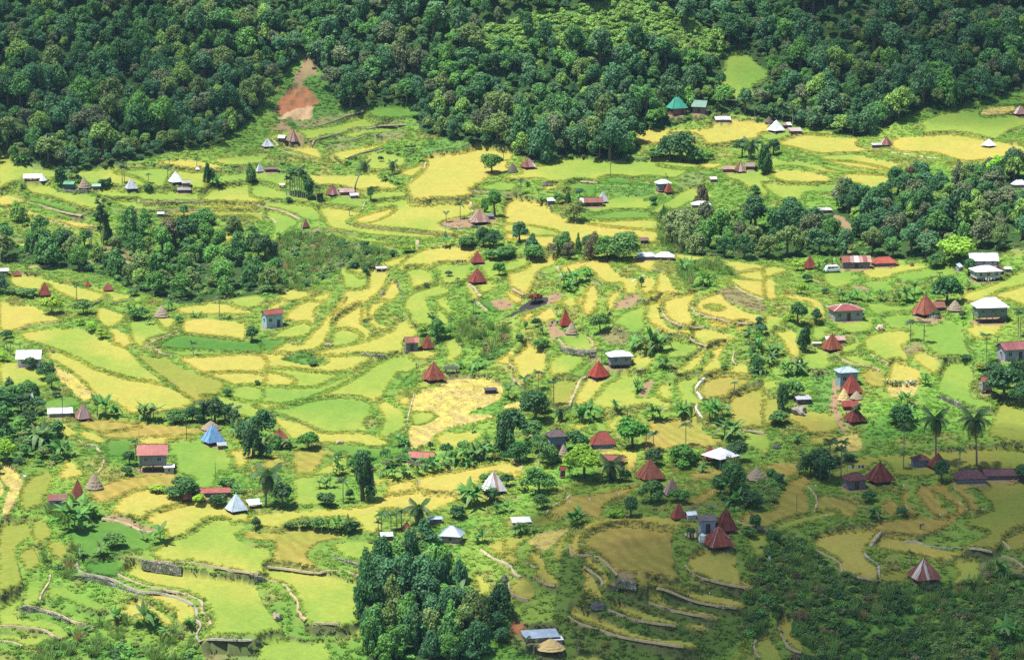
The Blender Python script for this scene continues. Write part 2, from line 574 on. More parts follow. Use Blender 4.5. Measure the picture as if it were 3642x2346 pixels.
fld('C2', 'y', '1340,870 1440,860 1450,920 1400,950 1330,910')
fld('C2', 'l', '1140,930 1230,910 1400,1020 1400,1160 1300,1200 1230,1240 1140,1210 1190,1080')
fld('C2', 'y', '180,1060 350,1095 480,1115 660,1195 1060,1200 1250,1290 1200,1320 1050,1320 900,1290 630,1290 380,1250 270,1170')
fld('C2', 'd', '640,1300 900,1300 1050,1335 1380,1330 1380,1380 1150,1430 850,1410 700,1350')
fld('C2', 'l', '1690,1210 1900,1190 2090,1200 2080,1270 1960,1310 1850,1350 1720,1310')
fld('C2', 'o', '370,1370 520,1340 640,1340 680,1390 620,1480 560,1560 480,1620 400,1600 370,1530')
fld('C2', 'o', '180,1390 230,1390 270,1470 180,1533 60,1500')
fld('C2', 'y', '2210,540 2391,420 2391,560 2280,560')
fld('C2', 'h', '2000,600 2100,480 2330,380 2391,400 2250,520 2130,610')
# left middle
fld('C1', 'y', '-10,-10 120,20 260,20 400,70 540,140 550,165 400,180 260,200 160,245 -10,230')
fld('C1', 'y', '880,60 960,40 1140,110 1130,160 1010,220 900,170')
fld('C1', 'l', '1180,170 1450,170 1600,230 1540,290 1380,330 1300,400 1210,340 1190,240')
fld('C1', 'y', '1430,110 1610,145 1600,200 1540,240 1470,190')
fld('C1', 'y', '1000,240 1100,250 1200,310 1210,360 1150,410 1060,380 1020,300')
fld('C1', 'l', '190,270 420,240 680,230 820,270 1000,350 1180,430 1300,560 1480,700 1460,740 1200,690 900,600 700,500 430,400 250,350')
fld('C1', 'y', '240,355 430,410 700,510 900,610 1200,700 1470,745 1700,840 1780,930 1500,1000 1200,1010 1100,940 860,850 780,740 640,620 500,540 430,500 430,420')
fld('C1', 's', '480,560 600,620 740,710 850,830 860,870 750,890 640,780 540,720')
fld('C1', 'l', '-10,550 180,560 320,630 450,700 480,760 200,780 60,760 -10,700')
fld('C1', 'd', '390,900 560,860 700,880 760,930 640,960 420,990')
fld('C1', 'y', '1700,150 1900,140 2250,180 2270,220 2250,350 1950,310 1700,280 1680,230')
fld('C1', 'd', '1470,370 1650,290 1950,310 2250,345 2400,370 2400,455 2100,440 1800,420 1580,430')
fld('C1', 'g', '1480,410 1700,430 2100,445 2400,460 2100,475 1700,490 1580,460')
fld('C1', 'y', '1640,510 1800,492 2400,475 2400,640 1880,640 1760,580')
fld('C1', 'y', '1870,652 2400,645 2400,755 2150,750 2000,690')
fld('C1', 'm', '1250,470 1400,490 1560,520 1700,600 1860,655 2000,700 2080,760 1980,860 1800,900 1620,780 1450,650 1330,560')
fld('C1', 'g', '2170,765 2400,775 2400,900 2140,870')
fld('C1', 'l', '1860,865 2130,875 2400,970 2400,1080 2200,1020 2000,910')
fld('C1', 'o', '720,1080 860,1065 1200,1090 1500,1120 1850,1160 1900,1200 1700,1215 1400,1235 1100,1255 960,1240 880,1190 740,1150')
fld('C1', 'o', '720,1080 860,1070 1150,1090 1300,1130 1100,1170 900,1180 750,1140')
fld('C1', 'y', '540,1120 620,1130 690,1190 670,1230 590,1230')
fld('C1', 'y', '720,1190 860,1195 970,1270 920,1300 800,1260')
fld('C1', 'y', '1290,1245 1500,1225 1700,1218 1840,1240 1640,1275 1530,1310 1310,1300')
fld('C1', 'd', '970,1280 1080,1255 1200,1280 1180,1400 1000,1410')
fld('C1', 'y', '2110,1370 2270,1330 2350,1300 2370,1380 2300,1470 2200,1520 2150,1440')
fld('D1', 'g', '1257,-85 1340,-112 1512,-104 1634,-70 1706,-30 1730,36 1720,110 1640,130 1600,230 1490,240 1440,150 1330,130 1310,20')
# centre right far
fld('B3', 'l', '130,150 300,130 480,80 680,70 900,100 1100,100 1400,90 1760,110 1880,130 1740,160 1640,210 1560,250 1400,240 900,232 850,270 650,280 540,335 430,320 400,290 330,250 200,250 -10,250 -10,220 130,200')
fld('B3', 'd', '920,240 1100,240 1150,280 1120,310 940,290')
fld('B3', 'd', '540,335 620,290 800,300 840,350 800,420 730,420 700,360')
fld('B3', 'd', '1210,250 1320,238 1560,270 1600,330 1540,310 1400,255')
fld('B3', 'd', '1720,180 1860,160 1930,200 1860,225 1750,210')
fld('B3', 'h', '830,360 920,300 1120,315 1250,280 1380,320 1340,380 1200,420 1000,410 950,380')
fld('B3', 'y', '1760,130 1830,110 2000,120 1950,150 1870,160')
fld('B3', 'y', '350,320 500,312 540,340 460,350 360,360')
fld('B3', 'k', '1590,270 1710,190 1820,230 1780,300 1680,330 1600,310')
fld('B3', 'g', '950,430 1050,410 1250,440 1330,490 1280,540 1050,535 900,560 800,560 740,520 900,460')
fld('B3', 'd', '740,600 880,572 1050,545 1350,562 1390,610 1200,635 950,635')
fld('B3', 'l', '720,642 900,642 1390,635 1400,720 1200,710 900,690')
fld('B3', 'y', '-10,480 200,470 380,510 420,570 540,620 600,650 720,662 900,692 1200,722 1390,742 1380,820 1300,840 1180,780 900,800 830,770 780,840 640,850 420,890 200,860 100,810 -10,800')
fld('B3', 'l', '-10,670 200,680 420,720 500,770 300,780 -10,740')
fld('B3', 'g', '1620,360 1740,350 1880,400 1880,440 1700,470 1600,520 1400,560 1330,540 1500,440')
fld('B3', 'g', '2030,200 2410,190 2410,400 2280,360 2140,270 2050,250')
fld('B3', 'g', '1400,90 1760,115 1750,150 1500,130')
# centre right knoll
fld('B3', 'y', '20,1110 300,1000 480,1000 440,1060 320,1100 270,1180 220,1280 160,1320 60,1260 10,1180')
fld('B3', 'g', '310,1095 370,1060 470,1060 460,1120 350,1140')
fld('B3', 'y', '500,1060 760,1010 1060,1010 960,1050 1000,1110 1100,1170 1220,1200 1200,1300 1100,1320 1060,1220 960,1220 850,1180 780,1100 700,1080 560,1170 520,1120')
fld('B3', 'y', '1140,1000 1250,970 1490,990 1390,1030 1340,1110 1250,1080 1170,1040')
fld('B3', 'g', '-10,1020 200,1000 170,1060 -10,1110')
fld('B3', 'y', '1240,1180 1360,1170 1370,1270 1330,1310 1240,1300')
fld('B3', 'y', '1375,1260 1400,1130 1500,1160 1540,1250 1640,1310 1500,1320 1350,1310')
fld('B3', 'y', '1260,1350 1350,1312 1700,1320 1740,1315 1550,1360 1430,1390')
fld('B3', 'y', '700,1330 780,1230 840,1290 830,1430 780,1500 720,1500 690,1440')
fld('B3', 'y', '650,1345 720,1335 690,1430 650,1400')
fld('B3', 'y', '940,1330 1030,1280 1030,1380 980,1460 900,1460 930,1390')
fld('B3', 'y', '-10,1290 130,1340 150,1390 60,1400 -10,1320')
fld('B3', 'y', '430,1390 500,1370 520,1410 460,1420')
fld('B3', 'l', '500,1375 620,1350 650,1430 560,1440')
fld('B3', 'b', '390,1330 470,1290 520,1320 440,1400 380,1400')
fld('B3', 'c', '60,1500 180,1400 330,1340 390,1360 360,1420 200,1470 30,1540 -40,1560')
fld('B3', 'b', '1000,1420 1060,1350 1250,1320 1200,1390 1050,1440')
fld('B3', 'y', '1560,945 1700,960 1820,990 1700,1020 1580,990')
fld('B3', 'y', '1990,1040 2100,1020 2410,1060 2410,1083 2130,1108 2050,1065')
fld('B3', 'y', '2150,1122 2410,1098 2410,1200 2200,1170')
fld('B3', 'y', '2050,1180 2200,1182 2410,1205 2410,1350 2200,1280 2100,1220')
fld('B3', 'k', '1940,1310 2080,1240 2250,1330 2391,1400 2391,1480 2200,1450 2060,1390')
fld('B3', 'y', '1740,1400 1830,1345 1960,1320 2010,1360 2060,1410 2250,1490 2410,1513 2410,1575 2100,1575 1900,1525 1780,1480')
fld('B3', 'g', '1830,1430 1900,1412 2010,1440 1940,1460')
fld('B3', 'y', '1460,1383 1550,1350 1740,1312 1760,1340 1700,1420 1700,1490 1750,1560 1840,1590 1820,1620 1640,1605 1520,1560 1450,1470')
fld('B3', 'y', '1290,1423 1380,1390 1440,1375 1420,1500 1480,1590 1560,1640 1700,1650 1680,1740 1480,1660 1330,1590 1280,1510')
fld('C3', 'y', '1850,165 1930,170 2060,200 2060,230 1930,215')
fld('C3', 'l', '1720,235 1900,255 2100,300 2090,350 1900,390 1740,330')
fld('C3', 'l', '2120,210 2220,200 2180,260 2110,240')
fld('C3', 'y', '130,150 180,90 250,80 220,160')
fld('C3', 'y', '260,110 340,60 420,60 450,140 360,170 280,150')
fld('C3', 'g', '980,200 1080,80 1280,30 1280,150 1250,260 1100,260')
fld('C3', 'k', '870,290 950,230 1100,270 1120,380 1000,400 920,350')
fld('C3', 'y', '40,520 110,460 190,390 290,430 370,480 370,560 350,640 290,700 250,650 150,740 60,650 90,620')
fld('C3', 'l', '390,600 400,520 540,455 735,480 700,560 600,640 480,700 420,670')
fld('C3', 'd', '430,700 620,635 760,515 850,525 760,620 740,660 650,720 560,720')
fld('C3', 'm', '420,735 500,705 640,722 670,740 620,860 580,950 480,950 400,860')
fld('C3', 'y', '640,860 700,745 760,695 920,715 880,790 820,850 790,900 700,930 630,920')
fld('C3', 'l', '780,920 830,850 930,740 1040,680 1080,620 1240,620 1250,700 1220,780 1200,860 1260,870 1380,860 1540,930 1460,980 1300,930 1100,960 900,970')
fld('C3', 'b', '1240,830 1280,720 1370,700 1360,760 1310,800 1290,860')
fld('C3', 'l', '1380,770 1500,742 1540,830 1520,890 1420,870')
fld('C3', 'g', '490,300 600,282 740,278 790,340 780,428 640,420 550,400 510,350')
fld('C3', 'y', '760,290 850,350 840,410 805,400 805,350')
fld('C3', 'b', '750,480 830,450 880,500 840,530')
fld('C3', 'b', '380,200 460,150 480,220 640,290 500,290 440,330 400,260')
fld('C3', 'l', '1140,590 1160,490 1280,480 1380,500 1310,590 1270,610')
fld('C3', 'g', '1390,420 1560,350 1830,425 1700,480 1560,500 1450,470')
fld('C3', 'y', '1540,690 1640,560 1730,490 1800,460 1840,480 1780,580 1720,640 1800,680 1620,710')
fld('C3', 'y', '1760,640 1850,540 1900,480 1850,450 1950,400 2050,400 2000,460 1970,540 2000,600 1950,660 1830,680')
fld('C3', 'y', '1990,650 2060,600 2150,560 2250,600 2280,670 2150,690')
fld('C3', 'm', '1800,740 1900,690 2000,672 2200,695 2280,705 2150,790 2080,850 1900,870 1810,850')
fld('C3', 'l', '1560,720 1820,692 1740,780 1760,860 1820,900 1740,960 1620,930 1600,850')
fld('C3', 'm', '2090,860 2410,800 2410,1150 2250,1180 2130,1120 2060,1060 2060,950')
fld('C3', 'o', '1310,1100 1450,1090 1600,1060 1740,1010 1770,1100 1830,1190 1980,1240 1980,1280 1850,1320 1600,1330 1320,1340 1240,1310 1320,1180')
fld('C3', 'l', '910,1140 1020,1020 1120,1010 1110,1060 1020,1130 1020,1180')
fld('C3', 'l', '800,1070 900,1020 940,1030 900,1100')
fld('C3', 'y', '870,1370 1180,1350 1200,1400 1180,1533 1100,1533 1080,1420 900,1400')
fld('C3', 'y', '600,1130 740,1110 720,1160 610,1160')
fld('C3', 's', '-10,930 130,910 140,970 -10,980')
fld('C3', 'g', '2150,1200 2410,1205 2410,1400 2290,1330 2170,1290')
fld('C3', 'y', '-10,1460 70,1470 130,1540 120,1600 -10,1590')
# right side
fld('B4', 'l', '-10,60 200,90 420,110 680,200 480,180 360,150 150,130 -10,170')
fld('B4', 'y', '20,185 200,168 400,192 580,232 590,280 500,300 250,290 110,260')
fld('B4', 'g', '-10,290 200,305 450,312 660,300 700,380 500,380 380,380 300,460 150,440 -10,340')
fld('B4', 'l', '490,50 620,30 860,30 1000,70 1180,100 1310,110 1190,180 1000,130 800,90 570,80')
fld('B4', 'y', '570,88 900,112 1150,172 1190,192 900,160 700,130')
fld('B4', 'g', '480,112 700,142 1000,192 1340,225 1340,285 1200,290 1100,250 700,190')
fld('B4', 'l', '690,232 800,205 1100,225 1340,290 1310,330 1000,370 900,340 860,300 700,280')
fld('B4', 'g', '1195,185 1310,118 1470,150 1400,210 1300,225')
fld('B4', 'b', '600,600 700,600 780,660 850,640 800,760 790,930 740,900 760,740 680,680')
fld('B4', 'b', '2110,370 2170,340 2240,350 2230,400 2150,410')
fld('B4', 'y', '-10,1065 190,1080 130,1130 -10,1160')
fld('B4', 'y', '-10,1180 80,1190 90,1300 100,1360 -10,1350')
fld('B4', 'y', '110,1330 300,1330 480,1370 540,1440 550,1533 430,1533 410,1400 250,1370')
fld('B4', 'g', '530,1120 800,1080 800,1200 780,1230 650,1260 560,1220')
fld('B4', 'l', '860,1065 1000,1045 1350,1055 1560,1070 1500,1080 1300,1130 1100,1170 950,1170 880,1110')
fld('B4', 'g', '1180,1135 1500,1085 1700,1080 1780,1140 1600,1160 1300,1200')
fld('B4', 'g', '900,1200 1100,1200 1180,1280 1000,1310 900,1260')
fld('B4', 'b', '820,1240 900,1240 960,1280 840,1270')
fld('B4', 'g', '950,1400 1250,1430 1400,1380 1340,1500 1100,1533 960,1470')
fld('B4', 'l', '1820,1380 1830,1310 2000,1260 2150,1200 2300,1130 2410,1100 2410,1230 2200,1270 2050,1350 1950,1380')
fld('B4', 'y', '2100,1335 2250,1275 2410,1250 2410,1420 2280,1380 2180,1360')
fld('C4', 'l', '-10,110 160,140 150,190 60,250 -10,240')
fld('C4', 'y', '70,270 180,250 270,270 290,360 320,460 250,510 200,430 150,350')
fld('C4', 'l', '430,210 560,210 560,280 530,330 430,330')
fld('C4', 'g', '640,170 800,140 1010,110 1000,170 960,250 780,270 650,220')
fld('C4', 'b', '1340,90 1400,60 1560,110 1650,130 1560,180 1420,170')
fld('C4', 'g', '1060,130 1340,100 1400,190 1500,205 1620,175 1830,205 1820,300 1880,430 1920,540 1800,500 1600,480 1460,380 1350,350 1330,250 1180,240')
fld('C4', 'l', '870,350 1050,262 1300,252 1330,340 1260,400 1310,470 1290,550 1150,540 1000,470 900,400')
fld('C4', 'l', '650,430 820,345 900,365 830,430 700,470')
fld('C4', 'k', '1270,400 1420,370 1480,440 1620,530 1600,560 1460,450 1330,480')
fld('C4', 'g', '330,500 400,430 600,430 590,490 570,600 440,630 370,580')
fld('C4', 'g', '690,490 800,480 980,540 1000,590 850,570')
fld('C4', 'y', '1150,560 1230,548 1320,580 1440,650 1400,750 1300,735 1120,730 1140,640')
fld('C4', 's', '1110,772 1390,755 1400,800 1350,860 1200,870 1120,810')
fld('C4', 'o', '880,640 960,610 1090,640 1090,760 980,770 900,700')
fld('C4', 'l', '1340,480 1460,452 1620,560 1570,640 1480,610 1370,520')
fld('C4', 'g', '1640,600 1700,560 1900,580 1920,700 1900,850 2050,900 2130,950 1950,960 1800,900 1600,830 1590,720')
fld('C4', 'l', '1860,220 2120,170 2200,200 2120,300 1980,320 1900,300')
fld('C4', 'b', '600,740 640,700 690,900 680,980 720,1110 760,1180 700,1190 620,1000 590,960')
fld('C4', 'h', '430,660 600,650 620,750 600,900 560,980 420,980 450,820')
fld('C4', 'm', '120,1030 280,980 420,1000 600,1030 680,1140 560,1200 400,1190 300,1110')
fld('C4', 'm', '-10,890 120,900 130,1050 -10,1110')
fld('C4', 'l', '-10,700 100,730 100,790 -10,800')
fld('C4', 'm', '2080,1130 2140,930 2220,930 2410,1020 2410,1290 2250,1270 2060,1210')
fld('C4', 'l', '1900,1400 1960,1310 2100,1310 2410,1370 2410,1420 2200,1430 2050,1440')
fld('C4', 'o', '380,1240 560,1220 660,1230 620,1280 440,1300')
fld('C4', 's', '670,1240 840,1215 890,1340 760,1370 660,1320 560,1330')
fld('D4', 'm', '660,130 850,20 1250,0 1550,-30 2130,-30 2130,100 1800,80 1550,120 1380,160 1180,150 1130,120 1040,40 900,120 700,180')
fld('D4', 'o', '160,130 200,60 440,70 440,100 350,160')
# near left
fld('D1', 's', '-10,70 100,100 150,160 170,220 100,380 50,450 -10,500 10,430 30,330 50,250 -10,170')
fld('D1', 's', '-10,190 30,260 -10,320')
fld('D1', 'm', '170,220 250,150 330,130 400,150 380,250 340,300 300,380 180,400 140,340')
fld('D1', 'y', '440,170 480,60 520,45 620,130 560,170')
fld('D1', 'o', '690,280 780,210 1000,160 1280,135 1340,155 1280,270 1120,250 1000,270 870,320 800,350 720,350')
fld('D1', 'y', '850,420 900,330 1000,272 1120,252 1250,290 1450,350 1350,378 1200,418 1100,468 960,450')
fld('D1', 'b', '780,470 840,440 1000,480 1160,550 1150,580 1000,530 900,490')
fld('D1', 'y', '1090,472 1200,422 1350,382 1480,357 1690,400 1870,440 1990,480 2130,520 2130,550 1980,535 1870,508 1730,488 1630,480 1530,510 1400,590 1290,640 1250,630 1240,570 1180,540')
fld('D1', 'l', '1140,720 1260,650 1420,600 1540,512 1640,482 1760,512 1850,548 1780,600 1790,640 1900,690 2030,700 2020,820 1950,888 1700,850 1440,792 1300,800 1180,770')
fld('D2', 'o', '-60,570 100,580 300,562 560,582 700,620 500,660 400,740 450,800 520,880 400,893 140,850 160,700 140,650 0,640 -80,620')
fld('D1', 'l', '910,880 1000,850 1200,880 1500,920 1900,980 1960,1080 2050,1200 2130,1290 2130,1340 1990,1388 1700,1388 1520,1370 1600,1270 1590,1180 1530,1090 1400,1030 1200,990 1050,950')
fld('D1', 'l', '2000,870 2121,870 2121,950 2020,930')
fld('D1', 'y', '1100,1050 1300,1050 1420,1110 1470,1170 1450,1250 1350,1250 1300,1140 1150,1090')
fld('D1', 'y', '900,1190 1010,1100 1150,1150 1260,1210 1320,1290 1260,1290 1150,1210 1050,1240')
fld('D1', 'g', '350,1000 450,990 600,1040 790,1130 780,1170 650,1150 480,1090 340,1040')
fld('D1', 'g', '240,1130 400,1140 520,1180 680,1240 640,1265 570,1260 500,1190 330,1170')
fld('D1', 'g', '190,960 290,930 340,960 310,1030 280,1110 180,1130')
fld('D1', 'g', '-10,1020 140,1020 150,1130 130,1222 300,1232 440,1270 520,1340 500,1370 400,1370 370,1320 240,1310 100,1290 -10,1280')
fld('D1', 'g', '-10,1350 200,1370 350,1370 290,1440 160,1430 100,1400 -10,1390')
fld('D1', 'm', '-10,560 100,520 210,500 240,600 180,660 110,720 140,830 160,960 60,1000 -10,1000')
fld('D1', 'm', '240,500 330,480 390,600 300,660 250,640')
fld('D1', 'm', '130,740 250,690 300,820 200,860')
fld('D1', 'm', '350,660 450,650 520,700 470,770 400,760')
fld('D1', 'd', '640,790 800,780 940,800 890,890 830,910 700,890 640,850')
fld('D1', 'd', '480,500 700,480 1000,540 1160,620 1140,700 1000,720 760,760 600,740')
fld('D1', 'k', '1590,1440 1960,1440 1900,1560 1590,1560')
fld('D2', 'l', '60,1420 280,1400 420,1420 520,1400 560,1560 80,1560')
fld('D2', 'l', '80,870 200,860 500,900 740,960 790,1020 790,1250 520,1270 410,1250 350,1120 330,1060 250,970 120,940')
fld('D2', 'y', '-10,450 300,420 600,402 850,382 1000,290 1020,220 1150,190 1250,200 1550,290 1570,330 1430,390 1350,430 1250,430 1000,400 940,440 960,560 820,560 750,480 450,470 280,500 200,545 100,540 -10,500')
fld('D2', 'y', '1000,290 1020,220 1150,192 1220,200 1200,260 1080,280')
fld('D2', 'y', '1240,172 1500,125 1850,60 1980,50 2030,110 1920,150 1850,130 1780,130 1700,200 1590,280 1400,270 1260,250')
fld('D2', 'l', '900,180 1200,170 1280,130 1500,100 1700,80 1500,125 1240,170 1000,200 930,230')
fld('D2', 'g', '310,170 480,150 640,140 700,150 720,240 700,330 540,370 320,370 310,280')
fld('D2', 'l', '270,110 450,130 640,0 700,0 700,130 600,140 400,150')
fld('D2', 'l', '600,660 750,650 900,660 1010,690 950,690 870,740 820,800 700,760 620,720')
fld('D2', 'l', '1770,680 1850,630 2050,610 2130,620 2000,680 1960,790 1900,780')
fld('D2', 'l', '1650,900 1720,920 1800,1000 1740,1060 1650,1100 1690,1020')
fld('D2', 'r', '1940,1310 1970,1240 2030,1250 2080,1300 2000,1350')
# near right
fld('D3', 'o', '600,640 650,560 740,522 900,492 1270,542 1260,620 1240,700 1280,800 1260,850 1400,990 1390,1005 1150,985 1000,970 850,920 790,830 700,740 600,690')
fld('D3', 'y', '570,550 640,490 900,465 1300,470 1320,510 1280,538 900,488 740,515 620,560')
fld('D3', 'y', '1370,790 1450,740 1600,725 1720,740 1740,850 1870,980 1830,1005 1650,970 1470,910 1390,860')
fld('D3', 'y', '1070,985 1300,1022 1600,1062 1790,1110 1740,1150 1500,1115 1250,1050 1100,1015')
fld('D3', 'y', '1060,1090 1130,1075 1220,1130 1400,1160 1590,1200 1570,1230 1380,1190 1200,1150')
fld('D3', 'y', '770,1140 840,1130 1020,1180 1290,1250 1280,1285 1150,1270 1020,1240 880,1190')
fld('D3', 'y', '1350,1280 1450,1270 1530,1310 1450,1320')
fld('D3', 'y', '480,1190 530,1180 800,1280 1100,1370 1400,1400 1400,1450 1200,1430 870,1360 650,1280 500,1230')
fld('D3', 'y', '540,760 600,770 700,830 760,900 780,970 730,975 720,900 640,840')
fld('D3', 'y', '560,870 620,890 670,950 730,1070 690,1070 570,990 600,940')
fld('D3', 'y', '470,690 490,610 580,580 560,650 540,740 490,740')
fld('D3', 'l', '160,770 230,740 290,810 300,870 370,920 400,980 290,970 210,890 230,850')
fld('D3', 'l', '20,1000 60,950 150,940 210,1000 210,1070 130,1085 50,1050')
fld('D3', 's', '160,650 250,590 400,560 500,550 340,690 270,710')
fld('D3', 'l', '350,760 380,650 480,570 440,680 400,780')
fld('D3', 'l', '-10,620 150,610 190,620 120,660 50,720 -10,700')
fld('D3', 'l', '-10,730 100,790 60,810 -10,790')
fld('D3', 'm', '-10,480 100,470 330,470 470,490 280,540 150,560 -10,540')
fld('D3', 'o', '320,430 400,370 480,310 600,300 1000,230 980,260 860,320 740,380 700,480 620,460 480,470')
fld('D3', 'o', '1350,340 1450,300 1580,230 1590,290 1550,330 1420,390 1360,370')
fld('D3', 'k', '1340,390 1640,360 1600,400 1360,420')
fld('D3', 'o', '1360,150 1500,110 1650,110 1640,170 1550,190')
fld('D3', 'l', '1830,590 2000,590 1960,640 1940,740 1890,770 1860,700')
fld('D3', 'l', '530,1520 640,1510 760,1560 520,1560')
fld('D3', 'l', '1720,1480 1840,1430 1780,1560 1710,1560')
fld('D3', 'l', '1870,1440 1960,1380 2030,1460 2040,1560 1900,1560')
fld('D3', 'b', '780,990 840,940 980,940 930,1010')
fld('D3', 'r', '20,1300 80,1245 130,1270 120,1310 60,1350')
fld('D4', 'o', '250,330 340,200 440,162 530,180 470,260 500,360 490,450 350,480 140,540 -10,530 -10,440 180,420 250,380')
fld('D4', 'o', '560,310 700,320 860,380 820,470 700,430 560,430')
fld('D4', 'l', '220,540 350,482 560,432 720,422 650,470 440,520 270,580')
fld('D4', 'y', '530,650 600,600 850,570 1010,572 960,660 910,740 950,800 1010,840 1000,940 880,910 760,870 730,800 650,740 540,690')
fld('D4', 'o', '1000,500 1200,480 1290,455 1430,480 1600,440 1700,440 1600,500 1430,580 1200,610 1040,600')
fld('D4', 'o', '1190,290 1250,250 1240,350 1290,410 1280,450 1220,410')
fld('D4', 'o', '1300,260 1420,240 1470,330 1550,430 1500,460 1420,430 1340,340')
fld('D4', 'o', '1430,230 1540,215 1580,290 1700,400 1640,440 1590,370 1470,290')
fld('D4', 'o', '1560,220 1680,210 1690,250 1800,420 1740,420 1640,310')
fld('D4', 'o', '1040,370 1120,330 1180,400 1140,450 1080,440')
fld('D4', 'y', '1000,690 1060,620 1300,645 1440,695 1690,742 1680,770 1540,790 1300,750 1120,720')
fld('D4', 'm', '1740,210 2130,165 2130,560 1980,620 1920,690 1850,700 1650,680 1850,580 1660,520 1800,430 1880,390')
fld('D4', 'm', '1960,640 2130,560 2130,700 2020,710')
fld('D4', 'l', '1580,960 1620,880 1580,830 1620,800 1800,810 1780,930 1760,950')
fld('D4', 'm', '1040,890 1240,880 1260,930 1060,960')
fld('D4', 'l', '260,1270 340,1250 380,1330 450,1430 450,1480 390,1470 290,1370')
fld('D4', 'l', '100,1390 180,1380 250,1450 300,1560 130,1560 90,1460')
fld('D4', 'l', '-10,1420 40,1450 -10,1560')
fld('D4', 'y', '-10,930 70,970 60,1000 -10,1000')
fld('D4', 'l', '40,610 210,590 180,650 160,740 100,780 60,700')
fld('D4', 'k', '1780,800 1960,760 2060,790 2130,860 2130,960 1900,830 1830,920')

FCOL = {'y': srgb(153, 143, 70), 'l': srgb(133, 142, 61), 'g': srgb(100, 129, 53), 'd': srgb(68, 106, 43), 's': srgb(163, 148, 94),
        'o': srgb(140, 125, 62), 'm': srgb(114, 124, 52), 'h': srgb(90, 122, 58), 'k': srgb(116, 110, 74), 'b': srgb(134, 112, 86),
        'r': srgb(148, 100, 70), 'e': srgb(168, 142, 108), 'c': srgb(56, 53, 55)}
DRAPED = set('hkbrce')
RICE_H = {'y': .62, 'l': .6, 'g': .45, 'd': .42, 's': .16, 'o': .38, 'm': .55}
KEYS = 'ylgdsomhkbrce'
